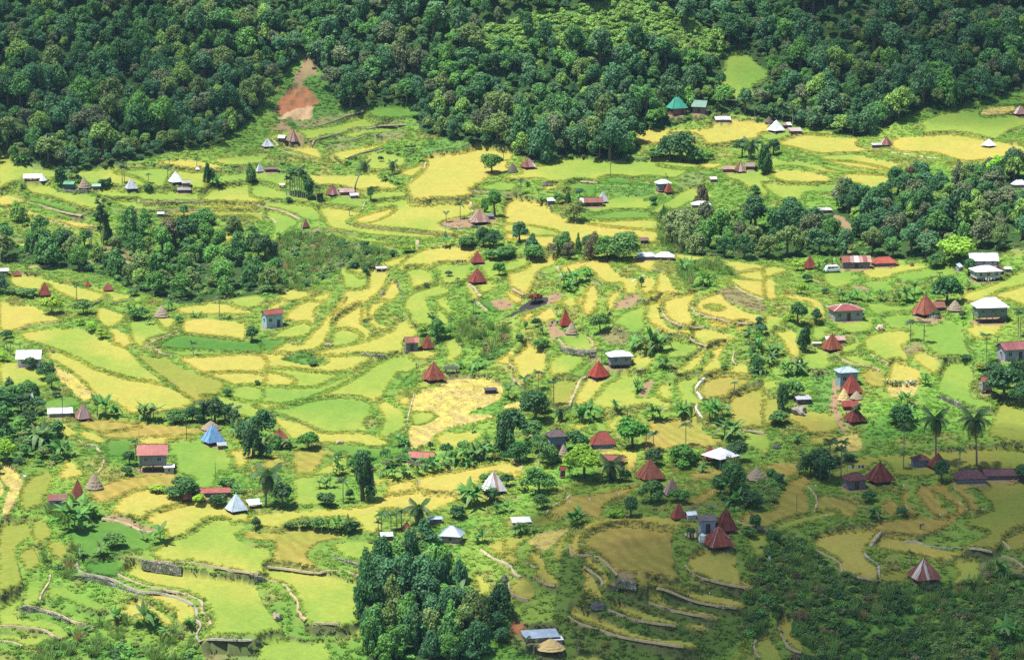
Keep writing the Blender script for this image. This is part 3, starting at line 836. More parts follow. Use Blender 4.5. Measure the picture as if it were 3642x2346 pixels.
# ------------------------------------------------------------------ buildings: what stands where
# pyramid huts: tile, left, right, eave line, apex, turn, roof finish, reference phrase, label
HUTS = [
    ('B1', 355, 440, 275, 220, 40, 'white', 'small white hut by the long white shed', 'small white pyramid roof beside the long white shed, far left'),
    ('B1', 718, 842, 335, 235, 10, 'thatch', 'thatched hut by the dark green house', 'brown thatched pyramid hut beside the small dark green house'),
    ('B1', 1150, 1280, 345, 245, 20, 'pale', 'pale tin hut in the left background', 'pale tin pyramid hut alone in front of green field, left background'),
    ('B1', 1550, 1700, 285, 183, 30, 'white', 'white hut with grey sheds', 'white pyramid hut with grey sheds clustered in front of it'),
    ('B1', 1805, 1850, 165, 133, 20, 'white', 'tiny white hut near the forest', 'tiny white pyramid roof under a palm near the left forest edge'),
    ('A1', 2200, 2312, 1238, 1165, 25, 'pale', 'pale grey hut below the landslide', 'pale grey pyramid hut lowest below the landslide'),
    ('A2', 300, 390, 1198, 1100, 15, 'ruststripe', 'rusty hut at the landslide foot', 'steep rust streaked pyramid hut at the foot of the landslide'),
    ('B2', 20, 105, 185, 100, 25, 'pale', 'steep light grey hut', 'steep light grey pyramid hut beside low brown shed in left background'),
    ('B2', 670, 805, 400, 297, 35, 'ruststripe', 'rust and white striped hut', 'rust and white striped pyramid hut joined to a long rusty shed'),
    ('B2', 440, 530, 700, 618, 20, 'ruststripe', 'half hidden striped hut', 'small striped pyramid roof half hidden behind bushes below green terraces'),
    ('B2', 1990, 2200, 655, 530, 20, 'weathered', 'wide brown hut on the stone yard', 'wide rust brown pyramid hut on a stone yard amid golden fields'),
    ('B2', 2005, 2145, 1025, 922, 15, 'red', 'red hut behind the straw field', 'red pyramid hut at the right end of the upper straw field'),
    ('B2', 1980, 2165, 1210, 1075, 25, 'red', 'red hut with the footpath', 'red pyramid hut with a footpath leading down from its corner'),
    ('A3', 0, 110, 1450, 1370, 20, 'darkthatch', 'dark thatched hut by the round tree', 'dark thatched hut beside the lone round tree in golden field'),
    ('B3', 125, 290, 145, 57, 25, 'ruststripe', 'rust striped hut at the forest edge', 'broad rust striped pyramid hut at the forest edge, centre background'),
    ('B3', 330, 395, 312, 270, 10, 'darkthatch', 'small dark thatched hut', 'small dark thatched roof above pale stone yard, centre background'),
    ('B3', 388, 440, 312, 280, 20, 'darkthatch', 'small brown thatched hut', 'smallest brown roof right of the small dark thatched roof'),
    ('B3', 840, 950, 465, 362, 20, 'pale', 'grey tin hut behind the rusty shed', 'tall grey tin pyramid hut behind the long rusty shed'),
    ('B3', 1450, 1552, 382, 292, 25, 'rust', 'rusty hut by the white stilt house', 'small rusty pyramid hut in front of the white roofed stilt house'),
    ('B3', 2110, 2222, 185, 90, 20, 'ruststripe', 'rust and white hut by the palms', 'rust and white pyramid hut among palms, right background'),
    ('A4', 180, 257, 1035, 977, 10, 'darkthatch', 'dark hut behind the bright white hut', 'dark thatched pyramid hut behind the bright white one, right background'),
    ('A4', 205, 357, 1105, 1014, 35, 'white', 'bright white hut', 'bright white pyramid hut on an open earth yard, right background'),
    ('A4', 1150, 1262, 1225, 1150, 25, 'ruststripe', 'striped hut between two golden fields', 'rust striped pyramid hut between two golden fields near the forest'),
    ('A4', 2005, 2137, 1232, 1172, 40, 'white', 'low white roof on the right', 'low white pyramid roof behind golden rice near the right edge'),
    ('A4', 2268, 2400, 965, 892, 25, 'ruststripe', 'striped hut on the right edge', 'rust striped pyramid hut cut by the upper right edge'),
    ('B1', 118, 202, 1145, 1095, 20, 'red', 'small red hut on the far left', 'small red pyramid hut beside white shed at the far left edge'),
    ('B1', 350, 482, 1330, 1208, 20, 'red', 'red hut among left bushes', 'tall red pyramid hut with a grey lean-to among bushes, left'),
    ('B1', 770, 852, 1240, 1190, 30, 'red', 'pinkish red roof over the ridge', 'pinkish red roof tip just showing over the golden ridge'),
    ('B1', 945, 1057, 1280, 1207, 15, 'red', 'red roof below the gully wood', 'red pyramid roof below the gully wood, right of the roof tip'),
    ('B1', 1425, 1566, 1525, 1412, 5, 'thatch', 'rounded grey thatched hut', 'rounded grey thatched hut in front of banana leaves, left'),
    ('B4', 345, 477, 1078, 962, 25, 'red', 'red hut at the wood edge', 'red pyramid hut at the lower edge of the right wood'),
    ('B4', 1340, 1376, 1052, 1020, 20, 'red', 'tiny red roof on the lime field', 'tiny red pyramid roof behind the lime green field, right'),
    ('B4', 1350, 1605, 1508, 1322, 30, 'rust', 'large rust red hut', 'large rust red pyramid hut on a bare earth yard, right'),
    ('B4', 1672, 1832, 1470, 1365, 15, 'thatch', 'low brown thatched hut', 'low brown thatched hut right of the large rust red hut'),
    ('C1', 680, 862, 1070, 922, 30, 'weathered', 'weathered mauve grey hut', 'weathered mauve grey tin pyramid hut beside a white gable roof'),
    ('C1', 1855, 2045, 1170, 1078, 10, 'thatch', 'brown thatched hut behind the blue hut', 'brown thatched hut in tree shade behind the blue hut'),
    ('C1', 1850, 2087, 1290, 1118, 33, 'blue', 'blue hut', 'blue painted pyramid hut beside a round green rice field'),
    ('C2', 130, 362, 1300, 1152, 20, 'red', 'red hut behind dark trees', 'red pyramid roof half hidden behind dark trees, left of the round bush'),
    ('C2', 1545, 1682, 415, 287, 20, 'rust', 'red hut joined to the grey house', 'red pyramid hut joined to a small grey house under trees'),
    ('C2', 1550, 1792, 710, 538, 28, 'rust', 'rust red hut above the straw field', 'broad rust red pyramid hut above the big pale straw field'),
    ('C3', 490, 612, 205, 55, 15, 'redbright', 'bright red steep hut', 'steep bright red pyramid hut behind a grey thatched one'),
    ('C3', 540, 672, 280, 168, 10, 'thatch', 'grey thatched hut by the bright red hut', 'grey thatched hut directly in front of the steep bright red hut'),
    ('C3', 745, 967, 685, 532, 30, 'redbright', 'red hut by the white stilt house', 'red pyramid hut left of the white roofed house on stilts'),
    ('C3', 1800, 1972, 1440, 1312, 30, 'red', 'dark red hut behind the canopy', 'dark red pyramid roof directly behind the white canopy'),
    ('C3', 480, 582, 1400, 1292, 10, 'thatch', 'thatched hut in the central trees', 'tall grey thatched hut among the central trees'),
    ('D3', 970, 1200, 185, 27, 25, 'rust', 'orange red hut', 'broad orange red pyramid hut behind the shaggy weathered roof'),
    ('D3', 1180, 1322, 300, 172, 15, 'weathered', 'shaggy weathered hut', 'dark weathered pyramid hut in bushes below the orange red hut'),
    ('D3', 1240, 1362, 480, 357, 15, 'red', 'red hut left of the concrete house', 'red pyramid hut with a lean-to, left of the white tarpaulin'),
    ('D3', 1565, 1747, 575, 392, 20, 'darkred', 'dark red steep hut', 'steep dark red pyramid hut right of the grey concrete house'),
    ('D3', 1480, 1722, 695, 532, 20, 'red', 'red hut by the water tank', 'red pyramid hut with pale ridge lines beside a white water tank'),
    ('D4', 20, 187, 190, 84, 10, 'thatch', 'thatched hut with a white cap', 'grey thatched hut with a white finial in bushes, lower right'),
    ('C4', 515, 717, 430, 278, 25, 'rust', 'rusty red hut by the white bench', 'rusty red pyramid hut in front of a long pale shed roof'),
    ('C4', 690, 902, 830, 655, 25, 'red', 'red hut in the stepped cluster', 'tall red pyramid hut in front of the pale blue two storey house'),
    ('C4', 668, 782, 892, 775, 5, 'strawthatch', 'left straw hut of the cluster', 'left of two small straw thatched huts under the tall red roof'),
    ('C4', 782, 902, 882, 802, 5, 'thatch', 'right straw hut of the cluster', 'right of two small straw thatched huts under the tall red roof'),
    ('C4', 722, 932, 1095, 955, 25, 'darkred', 'lowest dark red hut of the cluster', 'dark red pyramid hut lowest in the stepped cluster on the right'),
    ('D4', 920, 1147, 205, 47, 25, 'darkred', 'dark red hut in the lower right', 'large dark red pyramid hut joined to a low house, lower right'),
    ('D4', 1390, 1552, 95, -18, 20, 'darkred', 'dark red hut under the coconut palm', 'dark red pyramid hut behind a leafy tree under the coconut palm'),
    ('D4', 1240, 1492, 945, 775, 20, 'ruststripe', 'striped hut in the lower right corner', 'rust streaked pyramid hut above the thickets, lowest on the right'),
    ('D1', 525, 652, 325, 183, 20, 'rust', 'orange red hut on the left', 'steep orange red pyramid hut behind the small blue stilt house'),
    ('D1', 635, 787, 255, 128, 15, 'thatch', 'grey thatched hut on the left', 'steep grey thatched hut at the end of a footpath, lower left'),
    ('D1', 1362, 1467, 332, 230, 15, 'rust', 'small rusty hut by the red long house', 'small rusty pyramid hut at the left end of the long red roof'),
    ('D1', 1695, 1872, 425, 286, 30, 'paleblue', 'pale blue white hut', 'pale blue white pyramid hut at the edge of the golden field'),
    ('D2', 1715, 1917, 280, 118, 25, 'whiterust', 'white hut with rust streaks', 'white pyramid hut with rust streaks beside banana plants, centre'),
    ('D2', 1120, 1202, 560, 497, 15, 'red', 'red roof tip behind the copse', 'small red roof tip behind the copse beside four palms'),
    ('D3', 230, 442, 1500, 1398, 5, 'strawthatch', 'wide thatched hut at the bottom', 'wide straw thatched hut at the bottom edge below the blue grey roof'),
]
# houses: tile, left, right, ground, eave, top, turn, depth ratio, roof style, roof colour, wall colour, stilts, reference, label
SILV, WHT, RUST, REDR, GREY, DARK, GRN, PALEB = (178, 182, 190), (226, 228, 232), (140, 84, 66), (156, 72, 58), (132, 132, 136), (82, 66, 62), (58, 150, 128), (150, 170, 182)
HOUSES = [
    ('B1', 585, 707, 352, 302, 272, -12, .8, 'gable', (74, 140, 110), (50, 96, 84), 0, 'dark green house', 'small dark green gabled house left of the brown thatched hut'),
    ('B1', 845, 937, 347, 328, 302, 8, .8, 'shed', (140, 178, 160), (110, 104, 96), 0, 'green and white shed', 'low shed with a pale green roof right of the brown thatched hut'),
    ('B1', 1632, 1772, 382, 362, 333, 8, .7, 'shed', GREY, (92, 82, 72), 0, 'nearer grey shed', 'grey low shed in front of the white hut, nearest of its sheds'),
    ('B1', 1680, 1768, 318, 296, 268, 5, .8, 'gable', (150, 146, 138), (112, 98, 84), 0, 'farther grey shed', 'small grey brown shed directly right of the white hut'),
    ('B1', 212, 392, 272, 250, 208, 6, .6, 'shed', WHT, (120, 130, 120), 0, 'long white shed', 'long white roofed open shed on the far left field'),
    ('B1', 1450, 1522, 602, 592, 570, 5, .8, 'shed', SILV, (110, 100, 92), 0, 'tiny field shelter', 'tiny silver field shelter on the terrace right of the bamboo'),
    ('B1', -20, 82, 1132, 1115, 1087, 3, .7, 'shed', WHT, (120, 110, 104), 0, 'white shed on the far left', 'white roofed shed cut by the left edge beside the small red hut'),
    ('A2', 208, 288, 1202, 1166, 1140, -20, .9, 'gable', WHT, (92, 80, 72), 0, 'small white gable hut', 'small white gabled shed left of the hut at the landslide foot'),
    ('A2', 92, 222, 1452, 1440, 1418, 8, .6, 'gable', (130, 110, 100), (90, 78, 70), 0, 'low brown shed', 'low brown shed right of the steep light grey hut'),
    ('B2', 795, 942, 402, 374, 335, 6, .6, 'shed', (176, 152, 144), (86, 72, 68), 0, 'long rusty shed', 'long rusty white shed joined to the rust and white striped hut'),
    ('B2', 890, 982, 432, 420, 394, 12, .7, 'shed', WHT, (110, 100, 96), 0, 'small white lean-to', 'small white lean-to in front of the long rusty white shed'),
    ('B2', 245, 297, 332, 322, 309, 5, .7, 'shed', WHT, (110, 100, 96), 0, 'tiny white shelter', 'tiny white shelter left of the tall palm grove'),
    ('B2', 1130, 1242, 1108, 1084, 1062, 8, .7, 'shed', (190, 198, 206), (90, 90, 88), 1, 'open white shelter', 'open white roofed shelter on posts beside the upper golden terrace'),
    ('B2', 2165, 2230, 625, 600, 575, 10, .8, 'shed', (96, 112, 130), (100, 96, 92), 0, 'blue grey shed', 'blue grey shed right behind the wide brown hut'),
    ('B3', 672, 902, 508, 470, 422, 6, .45, 'gable', (138, 86, 70), (78, 66, 60), 0, 'long rusty gabled shed', 'long rusty red gabled shed in front of the tall grey tin hut'),
    ('B3', 1370, 1532, 378, 296, 253, 14, .8, 'hip', WHT, (118, 124, 132), 1, 'white roofed stilt house', 'white hip roofed house on stilts in the centre background'),
    ('B3', 375, 457, 488, 452, 423, 6, .8, 'shed', (210, 220, 230), (90, 96, 110), 0, 'small pale blue shed', 'small white roofed shed beside bushes left of the rusty gabled shed'),
    ('B3', 1705, 1897, 520, 492, 455, 8, .6, 'hip', WHT, (130, 126, 120), 0, 'white roof at the wood', 'white hip roof behind a slender dark tree at the wood edge'),
    ('B3', 1235, 1322, 850, 822, 790, 5, .8, 'shed', (120, 96, 90), (70, 58, 54), 0, 'dark plank shed', 'dark little shed at the lower right end of the golden field'),
    ('B3', 1205, 1400, 1000, 985, 942, 5, .6, 'hip', (190, 200, 212), (120, 116, 112), 0, 'pale hip roof over the ridge', 'left of two pale low roofs showing over the golden ridge'),
    ('B3', 1370, 1562, 1005, 988, 938, -8, .6, 'hip', WHT, (120, 116, 112), 0, 'white hip roof over the ridge', 'right of two pale low roofs showing over the golden ridge'),
    ('B3', 1880, 1952, 282, 262, 236, 8, .8, 'shed', (190, 184, 178), (110, 98, 90), 0, 'little grey shelter', 'little pale shelter between green bank and the palms hut'),
    ('B3', 1990, 2112, 190, 172, 140, 8, .6, 'shed', (186, 150, 138), (96, 80, 76), 0, 'low rusty lean-to', 'low rusty lean-to left of the rust and white hut by palms'),
    ('B3', 2205, 2310, 165, 140, 100, -10, .8, 'gable', (128, 96, 88), (86, 74, 70), 0, 'brown gabled shed', 'brown gabled shed right behind the rust and white palms hut'),
    ('A3', 1345, 1532, 975, 918, 808, 24, .8, 'hip', GRN, (120, 84, 76), 0, 'green roofed house', 'house with a broad turquoise green hip roof at the forest edge'),
    ('A3', 1555, 1712, 962, 905, 845, -20, .8, 'gable', (36, 110, 88), (120, 100, 100), 0, 'second green roofed house', 'smaller dark green gabled house right of the turquoise roof'),
    ('A3', 1757, 1892, 1032, 1013, 985, 3, .5, 'shed', WHT, (120, 126, 110), 0, 'white shed at the forest edge', 'long white shed roof between green roofed houses and golden field'),
    ('A4', 330, 412, 1082, 1056, 1030, 10, .8, 'shed', (150, 128, 118), (90, 72, 64), 0, 'striped brown shed', 'brown striped shed right behind the bright white hut'),
    ('A4', 380, 502, 1130, 1108, 1075, 10, .8, 'shed', (160, 150, 146), (108, 84, 70), 0, 'grey yard shed', 'low grey shed on the yard right of the bright white hut'),
    ('A4', 1080, 1172, 1247, 1226, 1208, 5, .7, 'shed', (172, 172, 178), (98, 88, 84), 0, 'low grey shed by the striped hut', 'low grey shed left of the striped hut between golden fields'),
    ('B4', 690, 977, 1082, 1022, 960, 5, .45, 'gable', (196, 158, 150), (104, 108, 110), 0, 'long rusty pink house', 'long house with rusty pinkish white roof below the right wood'),
    ('B4', 968, 1222, 1062, 1036, 972, 10, .6, 'hip', (178, 86, 66), (120, 116, 110), 0, 'orange red hip roof', 'orange red hip roof right of the long rusty pinkish house'),
    ('B4', 1872, 2147, 1052, 1008, 935, 3, .5, 'gable', WHT, (170, 176, 180), 0, 'big white roof', 'big bright white gable roof near the right edge'),
    ('B4', 1755, 1832, 1100, 1085, 980, 55, .5, 'shed', (190, 204, 214), (150, 156, 160), 0, 'steep pale blue roof', 'narrow steep pale blue roof left of the big white roof'),
    ('B4', 1885, 2182, 1202, 1112, 1050, 12, .75, 'hip', WHT, (170, 178, 174), 1, 'white hip house on the right', 'white hip roofed house on short posts in front of big white roof'),
    ('B4', 2110, 2205, 1135, 1095, 1002, 70, .8, 'gable', (150, 126, 112), (128, 106, 92), 0, 'brown gable', 'brown plank gabled hut behind the white hip roofed house'),
    ('B4', 2205, 2277, 1112, 1094, 1075, 5, .7, 'shed', WHT, (120, 120, 116), 0, 'little white shed', 'little white shed right of the white hip roofed house'),
    ('B4', 2270, 2420, 335, 312, 265, 10, .6, 'hip', (206, 214, 224), (150, 140, 130), 0, 'pale roof in the right wood', 'pale roof among trees at the right edge above the wood'),
    ('B4', 410, 622, 572, 548, 520, 10, .5, 'shed', (176, 172, 170), (100, 92, 88), 0, 'silver roof in the wood', 'silver roof half hidden inside the right wood'),
    ('C4', 570, 912, 166, 70, 4, 12, .75, 'hip', (152, 84, 76), (136, 146, 140), 0, 'red hip house with white ridges', 'grey green house with red hip roof and white ridge lines'),
    ('C4', 1905, 2240, 186, 42, -58, 8, .7, 'hip', WHT, (98, 116, 112), 1, 'white roofed green stilt house', 'big grey green house with white hip roof on stilts, right'),
    ('B4', 1550, 1667, 1472, 1444, 1386, 8, .6, 'shed', (130, 84, 70), (90, 70, 62), 0, 'rusty lean-to', 'rusty lean-to directly right of the large rust red hut'),
    ('C4', 552, 742, 372, 348, 304, 6, .5, 'shed', (192, 152, 142), (110, 104, 100), 0, 'pale shed behind the rusty red hut', 'long pinkish pale shed behind the rusty red hut'),
    ('C4', 2125, 2420, 532, 432, 352, 18, .8, 'gable', (150, 92, 92), (140, 146, 160), 0, 'rusty gabled house on the right edge', 'rusty gabled house with pale walls cut by the right edge'),
    ('C4', 1968, 2102, 832, 722, 670, 15, .8, 'gable', (150, 84, 68), (150, 144, 136), 1, 'house in the dark right trees', 'small red roofed house half hidden by dark trees at right'),
    ('C4', 630, 868, 775, 640, 578, 14, .8, 'hip', PALEB, (126, 152, 158), 0, 'pale blue two storey house', 'pale blue two storey house at the top of stepped cluster'),
    ('C4', 702, 872, 985, 950, 892, 8, .6, 'shed', (140, 58, 52), (92, 60, 54), 0, 'red shed of the cluster', 'red shed roof between the straw huts and the lowest hut'),
    ('C4', 1335, 1522, 1512, 1448, 1400, 10, .7, 'hip', (112, 72, 68), (96, 122, 136), 0, 'blue walled house', 'low dark red roofed house with blue wall left of coconut palm'),
    ('C4', 265, 427, 932, 884, 836, 10, .8, 'shed', (160, 164, 168), (84, 82, 80), 0, 'grey shed above the boulder', 'small grey roofed shed just above the big grey boulder'),
    ('C1', 150, 394, 585, 512, 428, 4, .8, 'gable', WHT, (206, 210, 214), 0, 'white house on the left', 'bright white gabled house behind a bush at the left edge'),
    ('C1', 428, 682, 1050, 1022, 966, 10, .7, 'gable', (214, 220, 226), (150, 150, 146), 0, 'white gable by the mauve hut', 'white gable roof directly left of the weathered mauve hut'),
    ('C1', 1265, 1567, 1562, 1402, 1298, 5, .8, 'gable', (172, 96, 90), (120, 128, 134), 1, 'two storey house with the reddish roof', 'grey two storey house with reddish gable roof, left'),
    ('C1', 1512, 1618, 1570, 1512, 1480, 5, .8, 'shed', WHT, (160, 172, 140), 0, 'little white annex', 'little annex with white roof right of the two storey house'),
    ('C1', 2000, 2102, 1345, 1312, 1275, 12, .8, 'shed', (150, 156, 160), (120, 100, 84), 0, 'small shed by the blue hut', 'small grey shed right of the blue hut'),
    ('C1', 238, 312, 900, 882, 840, 20, .8, 'gable', (170, 172, 170), (110, 108, 100), 0, 'grey gable in the left trees', 'small grey gable roof half hidden in the left trees'),
    ('C2', 62, 297, 232, 105, 55, 28, .7, 'gable', (152, 78, 74), (150, 178, 190), 0, 'blue walled two storey house', 'pale blue two storey house with red gable roof beside golden terraces'),
    ('C2', 1385, 1542, 442, 362, 305, 12, .8, 'gable', (178, 112, 98), (110, 116, 120), 0, 'grey house with rusty gable', 'small grey house with rusty gable roof left of its red hut'),
    ('C2', 1762, 1902, 652, 604, 570, 8, .7, 'shed', (64, 66, 70), (50, 50, 52), 1, 'dark open shelter', 'dark open shelter right of the rust red hut above straw'),
    ('C2', 1420, 1702, 1485, 1430, 1365, -14, .6, 'gable', (176, 96, 84), (190, 190, 196), 0, 'red and white house in bananas', 'red and white roofed house among banana plants, centre'),
    ('C2', 2130, 2262, 832, 805, 775, 10, .6, 'shed', (72, 70, 74), (60, 58, 60), 0, 'black hut in the straw', 'low black shelter at the right side of the straw field'),
    ('C3', 918, 1177, 602, 490, 430, 10, .75, 'hip', (222, 226, 234), (120, 128, 136), 1, 'white roofed house on stilts', 'white hip roofed grey house on tall stilts, centre right'),
    ('C3', 765, 1022, 1342, 1302, 1176, 10, .7, 'hip', (146, 70, 56), (120, 134, 144), 0, 'red hip house in the trees', 'house with big red hip roof beside the round dark tree, centre'),
    ('C3', 360, 572, 1392, 1232, 1156, 15, .8, 'hip', (84, 74, 74), (96, 114, 136), 0, 'tall blue house in the trees', 'tall blue walled house with dark roof in the central trees'),
    ('C3', 890, 1112, 1505, 1452, 1395, -10, .7, 'gable', (146, 78, 62), (110, 100, 94), 0, 'red gabled house in the trees', 'red gabled house right of the bright round tree, centre'),
    ('D1', 358, 512, 412, 338, 288, 4, .7, 'shed', (140, 96, 92), (140, 156, 176), 1, 'small blue stilt house', 'small pale blue house with rusty roof on stilts, lower left'),
    ('D1', 1458, 1742, 315, 282, 240, 6, .5, 'gable', (168, 94, 84), (120, 110, 104), 0, 'long red roof', 'long low red gabled house left behind the pale blue white hut'),
    ('D1', 1852, 1982, 402, 388, 335, 24, .8, 'shed', (216, 222, 228), (150, 150, 150), 1, 'tilted white roof', 'tilted white lean-to roof right of the pale blue white hut'),
    ('D2', 955, 1062, 640, 608, 570, 8, .8, 'shed', (198, 204, 212), (96, 88, 84), 0, 'white shed under the four palms', 'small white shed under the row of four palms'),
    ('D2', 1398, 1602, 665, 612, 525, -12, .9, 'hip', (152, 170, 188), (150, 140, 136), 0, 'blue grey roofed house', 'blue grey hip roofed house behind the copse'),
    ('D2', 1312, 1432, 512, 496, 470, 8, .6, 'shed', (150, 170, 186), (110, 106, 100), 0, 'small blue grey shed', 'small blue grey shed behind the blue grey roofed house'),
    ('D2', 1940, 2102, 540, 502, 460, 8, .8, 'shed', (222, 226, 230), (110, 104, 98), 1, 'white open shelter', 'white flat open shelter standing alone on the dark green slope'),
    ('D3', 1435, 1592, 590, 492, 440, 8, .9, 'shed', (92, 88, 92), (150, 160, 172), 0, 'grey concrete house', 'grey concrete two storey house between red huts, lower right'),
    ('D3', 1345, 1442, 482, 458, 425, 18, .8, 'gable', (226, 232, 238), (180, 190, 196), 0, 'white tarpaulin', 'white tarpaulin tent right of the red hut with lean-to'),
    ('D3', 108, 408, 1412, 1380, 1305, 12, .6, 'shed', (150, 168, 186), (130, 126, 120), 0, 'blue grey roof at the bottom', 'blue grey shed roof at the bottom edge, centre'),
    ('D3', 305, 436, 1425, 1408, 1375, 12, .7, 'shed', (224, 230, 238), (140, 140, 136), 0, 'white lean-to at the bottom', 'white lean-to roof attached to the blue grey roof at bottom'),
    ('D3', 398, 452, 172, 112, 62, 15, .9, 'gable', (160, 78, 60), (110, 70, 60), 1, 'narrow red hut in the trees', 'narrow red hut on posts left of the bright round tree'),
    ('D4', 738, 942, 262, 190, 125, 15, .8, 'hip', (98, 60, 60), (112, 104, 106), 0, 'low house by the dark red hut', 'low house with dark red roof left of the large dark red hut'),
    ('D4', 1582, 1842, 212, 176, 100, 5, .6, 'hip', (92, 60, 66), (120, 116, 122), 0, 'long dark roof', 'long dark red brown roof near the right edge, lower right'),
    ('D4', 1802, 2140, 182, 158, 105, 3, .5, 'gable', (100, 66, 72), (120, 110, 112), 0, 'longest dark roof on the edge', 'dark red ridge roof reaching the right edge, lower right'),
]

# ------------------------------------------------------------------ lie of the land: thin-plate surface through survey points
SURVEY = math.radians(14.0)                                 # tilt the survey rows were read with


def on_survey(px, py, z):
    b = (CY - py) / F_PX
    dy, dz_ = math.cos(SURVEY) + b * math.sin(SURVEY), -math.sin(SURVEY) + b * math.cos(SURVEY)
    t = (z - CAM_H) / dz_
    return (px - CX) / F_PX * t, dy * t


ctrl = []
for py, zs in [(2750, [-24] * 8), (2346, [-13, -13, -13, -13, -14, -14, -14, -14]), (1950, [-5.5, -5.5, -5.5, -5.5, -5.5, -3.0, -4, -3.5]),
               (1650, [-2, -2, -2, -2, -1, 0, 0, 2]), (1350, [0, 0, 0, 0, 1, 4, 5, 7]), (1150, [1, 1, 1, 3, 5, 8, 8, 12]),
               (980, [2, 2, 2, 6, 9, 10, 9, 14]), (850, [6, 6, 4, 9, 11, 12, 12, 18]), (700, [11, 11, 10, 12, 13, 14, 16, 22])]:
    for px, z in zip([-700, 100, 700, 1300, 1821, 2500, 3100, 3800], zs):
        x, y = on_survey(px, py, z)
        ctrl.append((x, y, z))
for px, py, z in [(-700, 600, 15), (100, 600, 15), (700, 590, 16), (1150, 440, 21), (1300, 400, 23), (1821, 560, 17.5), (2300, 470, 21), (2620, 470, 21),
                  (3000, 460, 22), (3400, 380, 27), (3800, 340, 30), (2600, 600, 18), (1500, 560, 17), (3300, 600, 20), (900, 480, 19)]:
    x, y = on_survey(px, py, z)
    ctrl.append((x, y, z))
for px, zs in [(-700, (62, 112, 172)), (100, (60, 112, 172)), (600, (56, 110, 172)), (1150, (42, 88, 158)), (1600, (58, 110, 172)), (2000, (62, 116, 176)),
               (2330, (62, 114, 176)), (2640, (46, 92, 158)), (3000, (60, 112, 172)), (3450, (46, 98, 168)), (3900, (56, 108, 172))]:
    for Y, z in zip((955, 1050, 1200), zs):
        ctrl.append(((px - CX) / F_PX * Y, Y, z))
for X in (-900, -400, 0, 400, 900):
    ctrl += [(X, 1700, 300), (X, 2300, 330), (X, 330, -36), (X, 60, -60)]
for Y, z in ((480, -12), (700, 4), (860, 20), (1050, 110)):
    ctrl += [(-800, Y, z + 5), (800, Y, z + 12)]
ctrl = np.array(ctrl)
ctrl[:, 2] = CAM_H - ctrl[:, 1] * np.tan(np.arctan((CAM_H - ctrl[:, 2]) / ctrl[:, 1]) - (SURVEY - PITCH))
SC = 100.0
cxy = ctrl[:, :2] / SC


def tps(r2):
    return np.where(r2 > 1e-12, .5 * r2 * np.log(np.maximum(r2, 1e-12)), 0)


K = tps(((cxy[:, None] - cxy[None]) ** 2).sum(-1)) + np.eye(len(cxy)) * .02
Pm = np.hstack([np.ones((len(cxy), 1)), cxy])
A = np.block([[K, Pm], [Pm.T, np.zeros((3, 3))]])
W = np.linalg.solve(A, np.concatenate([ctrl[:, 2], np.zeros(3)]))


def base_h(x, y):
    x, y = np.asarray(x, float), np.asarray(y, float)
    r = W[-3] + W[-2] * x / SC + W[-1] * y / SC
    for i in range(len(cxy)):
        r = r + W[i] * tps((x / SC - cxy[i, 0]) ** 2 + (y / SC - cxy[i, 1]) ** 2)
    return r


# fan-shaped survey grid, fine where the valley is seen
U = np.concatenate([np.linspace(-1.15, -.235, 16)[:-1], np.linspace(-.235, -.195, 30)[:-1], np.linspace(-.195, .195, 860), np.linspace(.195, .235, 30)[1:], np.linspace(.235, 1.15, 16)[1:]])
Yf = 478 * (1130 / 478) ** np.linspace(0, 1, 800)
YY = np.concatenate([np.linspace(60, 470, 24), Yf, 1130 + (np.linspace(0, 1, 40)[1:]) ** 1.5 * 1150])
GU, GY = np.meshgrid(U, YY)
GX = GU * GY
Z = base_h(GX, GY)
Z += 2.6 * (fbm(GX / 42, GY / 60, 91) - .5) * np.clip((GY - 450) / 60, 0, 1)


def swell(px, py, dz, rx, ry):
    global Z
    x0, y0 = on_survey(px, py, 3)
    Z = Z + dz * np.exp(-((GX - x0) / rx) ** 2 - ((GY - y0) / ry) ** 2)


swell(2480, 1180, 4.5, 30, 38)          # the terraced knoll
swell(2250, 1880, 3.0, 24, 26)          # the mound above the copse
swell(1150, 1420, -2.5, 42, 48)         # the open bowl
swell(300, 2000, -1.5, 18, 26)
ZB = Z.copy()
n1 = fbm(GX / 9, GY / 14, 3)
n2 = fbm(GX / 2.2, GY / 3.0, 5)
Z = Z + (n1 - .5) * 1.3 + (n2 - .5) * .5
FID = np.full(Z.shape, -1, np.int16)
KIND = np.full(Z.shape, -1, np.int8)


def idx_of(u, y):
    return np.interp(u, U, np.arange(len(U))), np.interp(y, YY, np.arange(len(YY)))


def h_at(x, y, G=None):
    G = Z if G is None else G
    fu, fy = idx_of(np.asarray(x) / np.asarray(y), y)
    i, j = np.clip(fy.astype(int), 0, len(YY) - 2), np.clip(fu.astype(int), 0, len(U) - 2)
    a, b = fy - i, fu - j
    return (G[i, j] * (1 - b) + G[i, j + 1] * b) * (1 - a) + (G[i + 1, j] * (1 - b) + G[i + 1, j + 1] * b) * a


YS = np.arange(440, 1260, .35)


def hit(px, py, G=None):
    d = ray(px, py)
    t = YS / d[1]
    zr = CAM_H + d[2] * t
    zg = h_at(d[0] * t, YS, G)
    below = np.nonzero(zr <= zg)[0]
    k = below[0] if len(below) else len(YS) - 1
    if k > 0 and len(below):
        a0, a1 = zr[k - 1] - zg[k - 1], zr[k] - zg[k]
        y = YS[k - 1] + (YS[k] - YS[k - 1]) * a0 / max(a0 - a1, 1e-6)
    else:
        y = YS[k]
    x = d[0] / d[1] * y
    return float(x), float(y), float(h_at(np.array([x]), np.array([y]), G)[0])


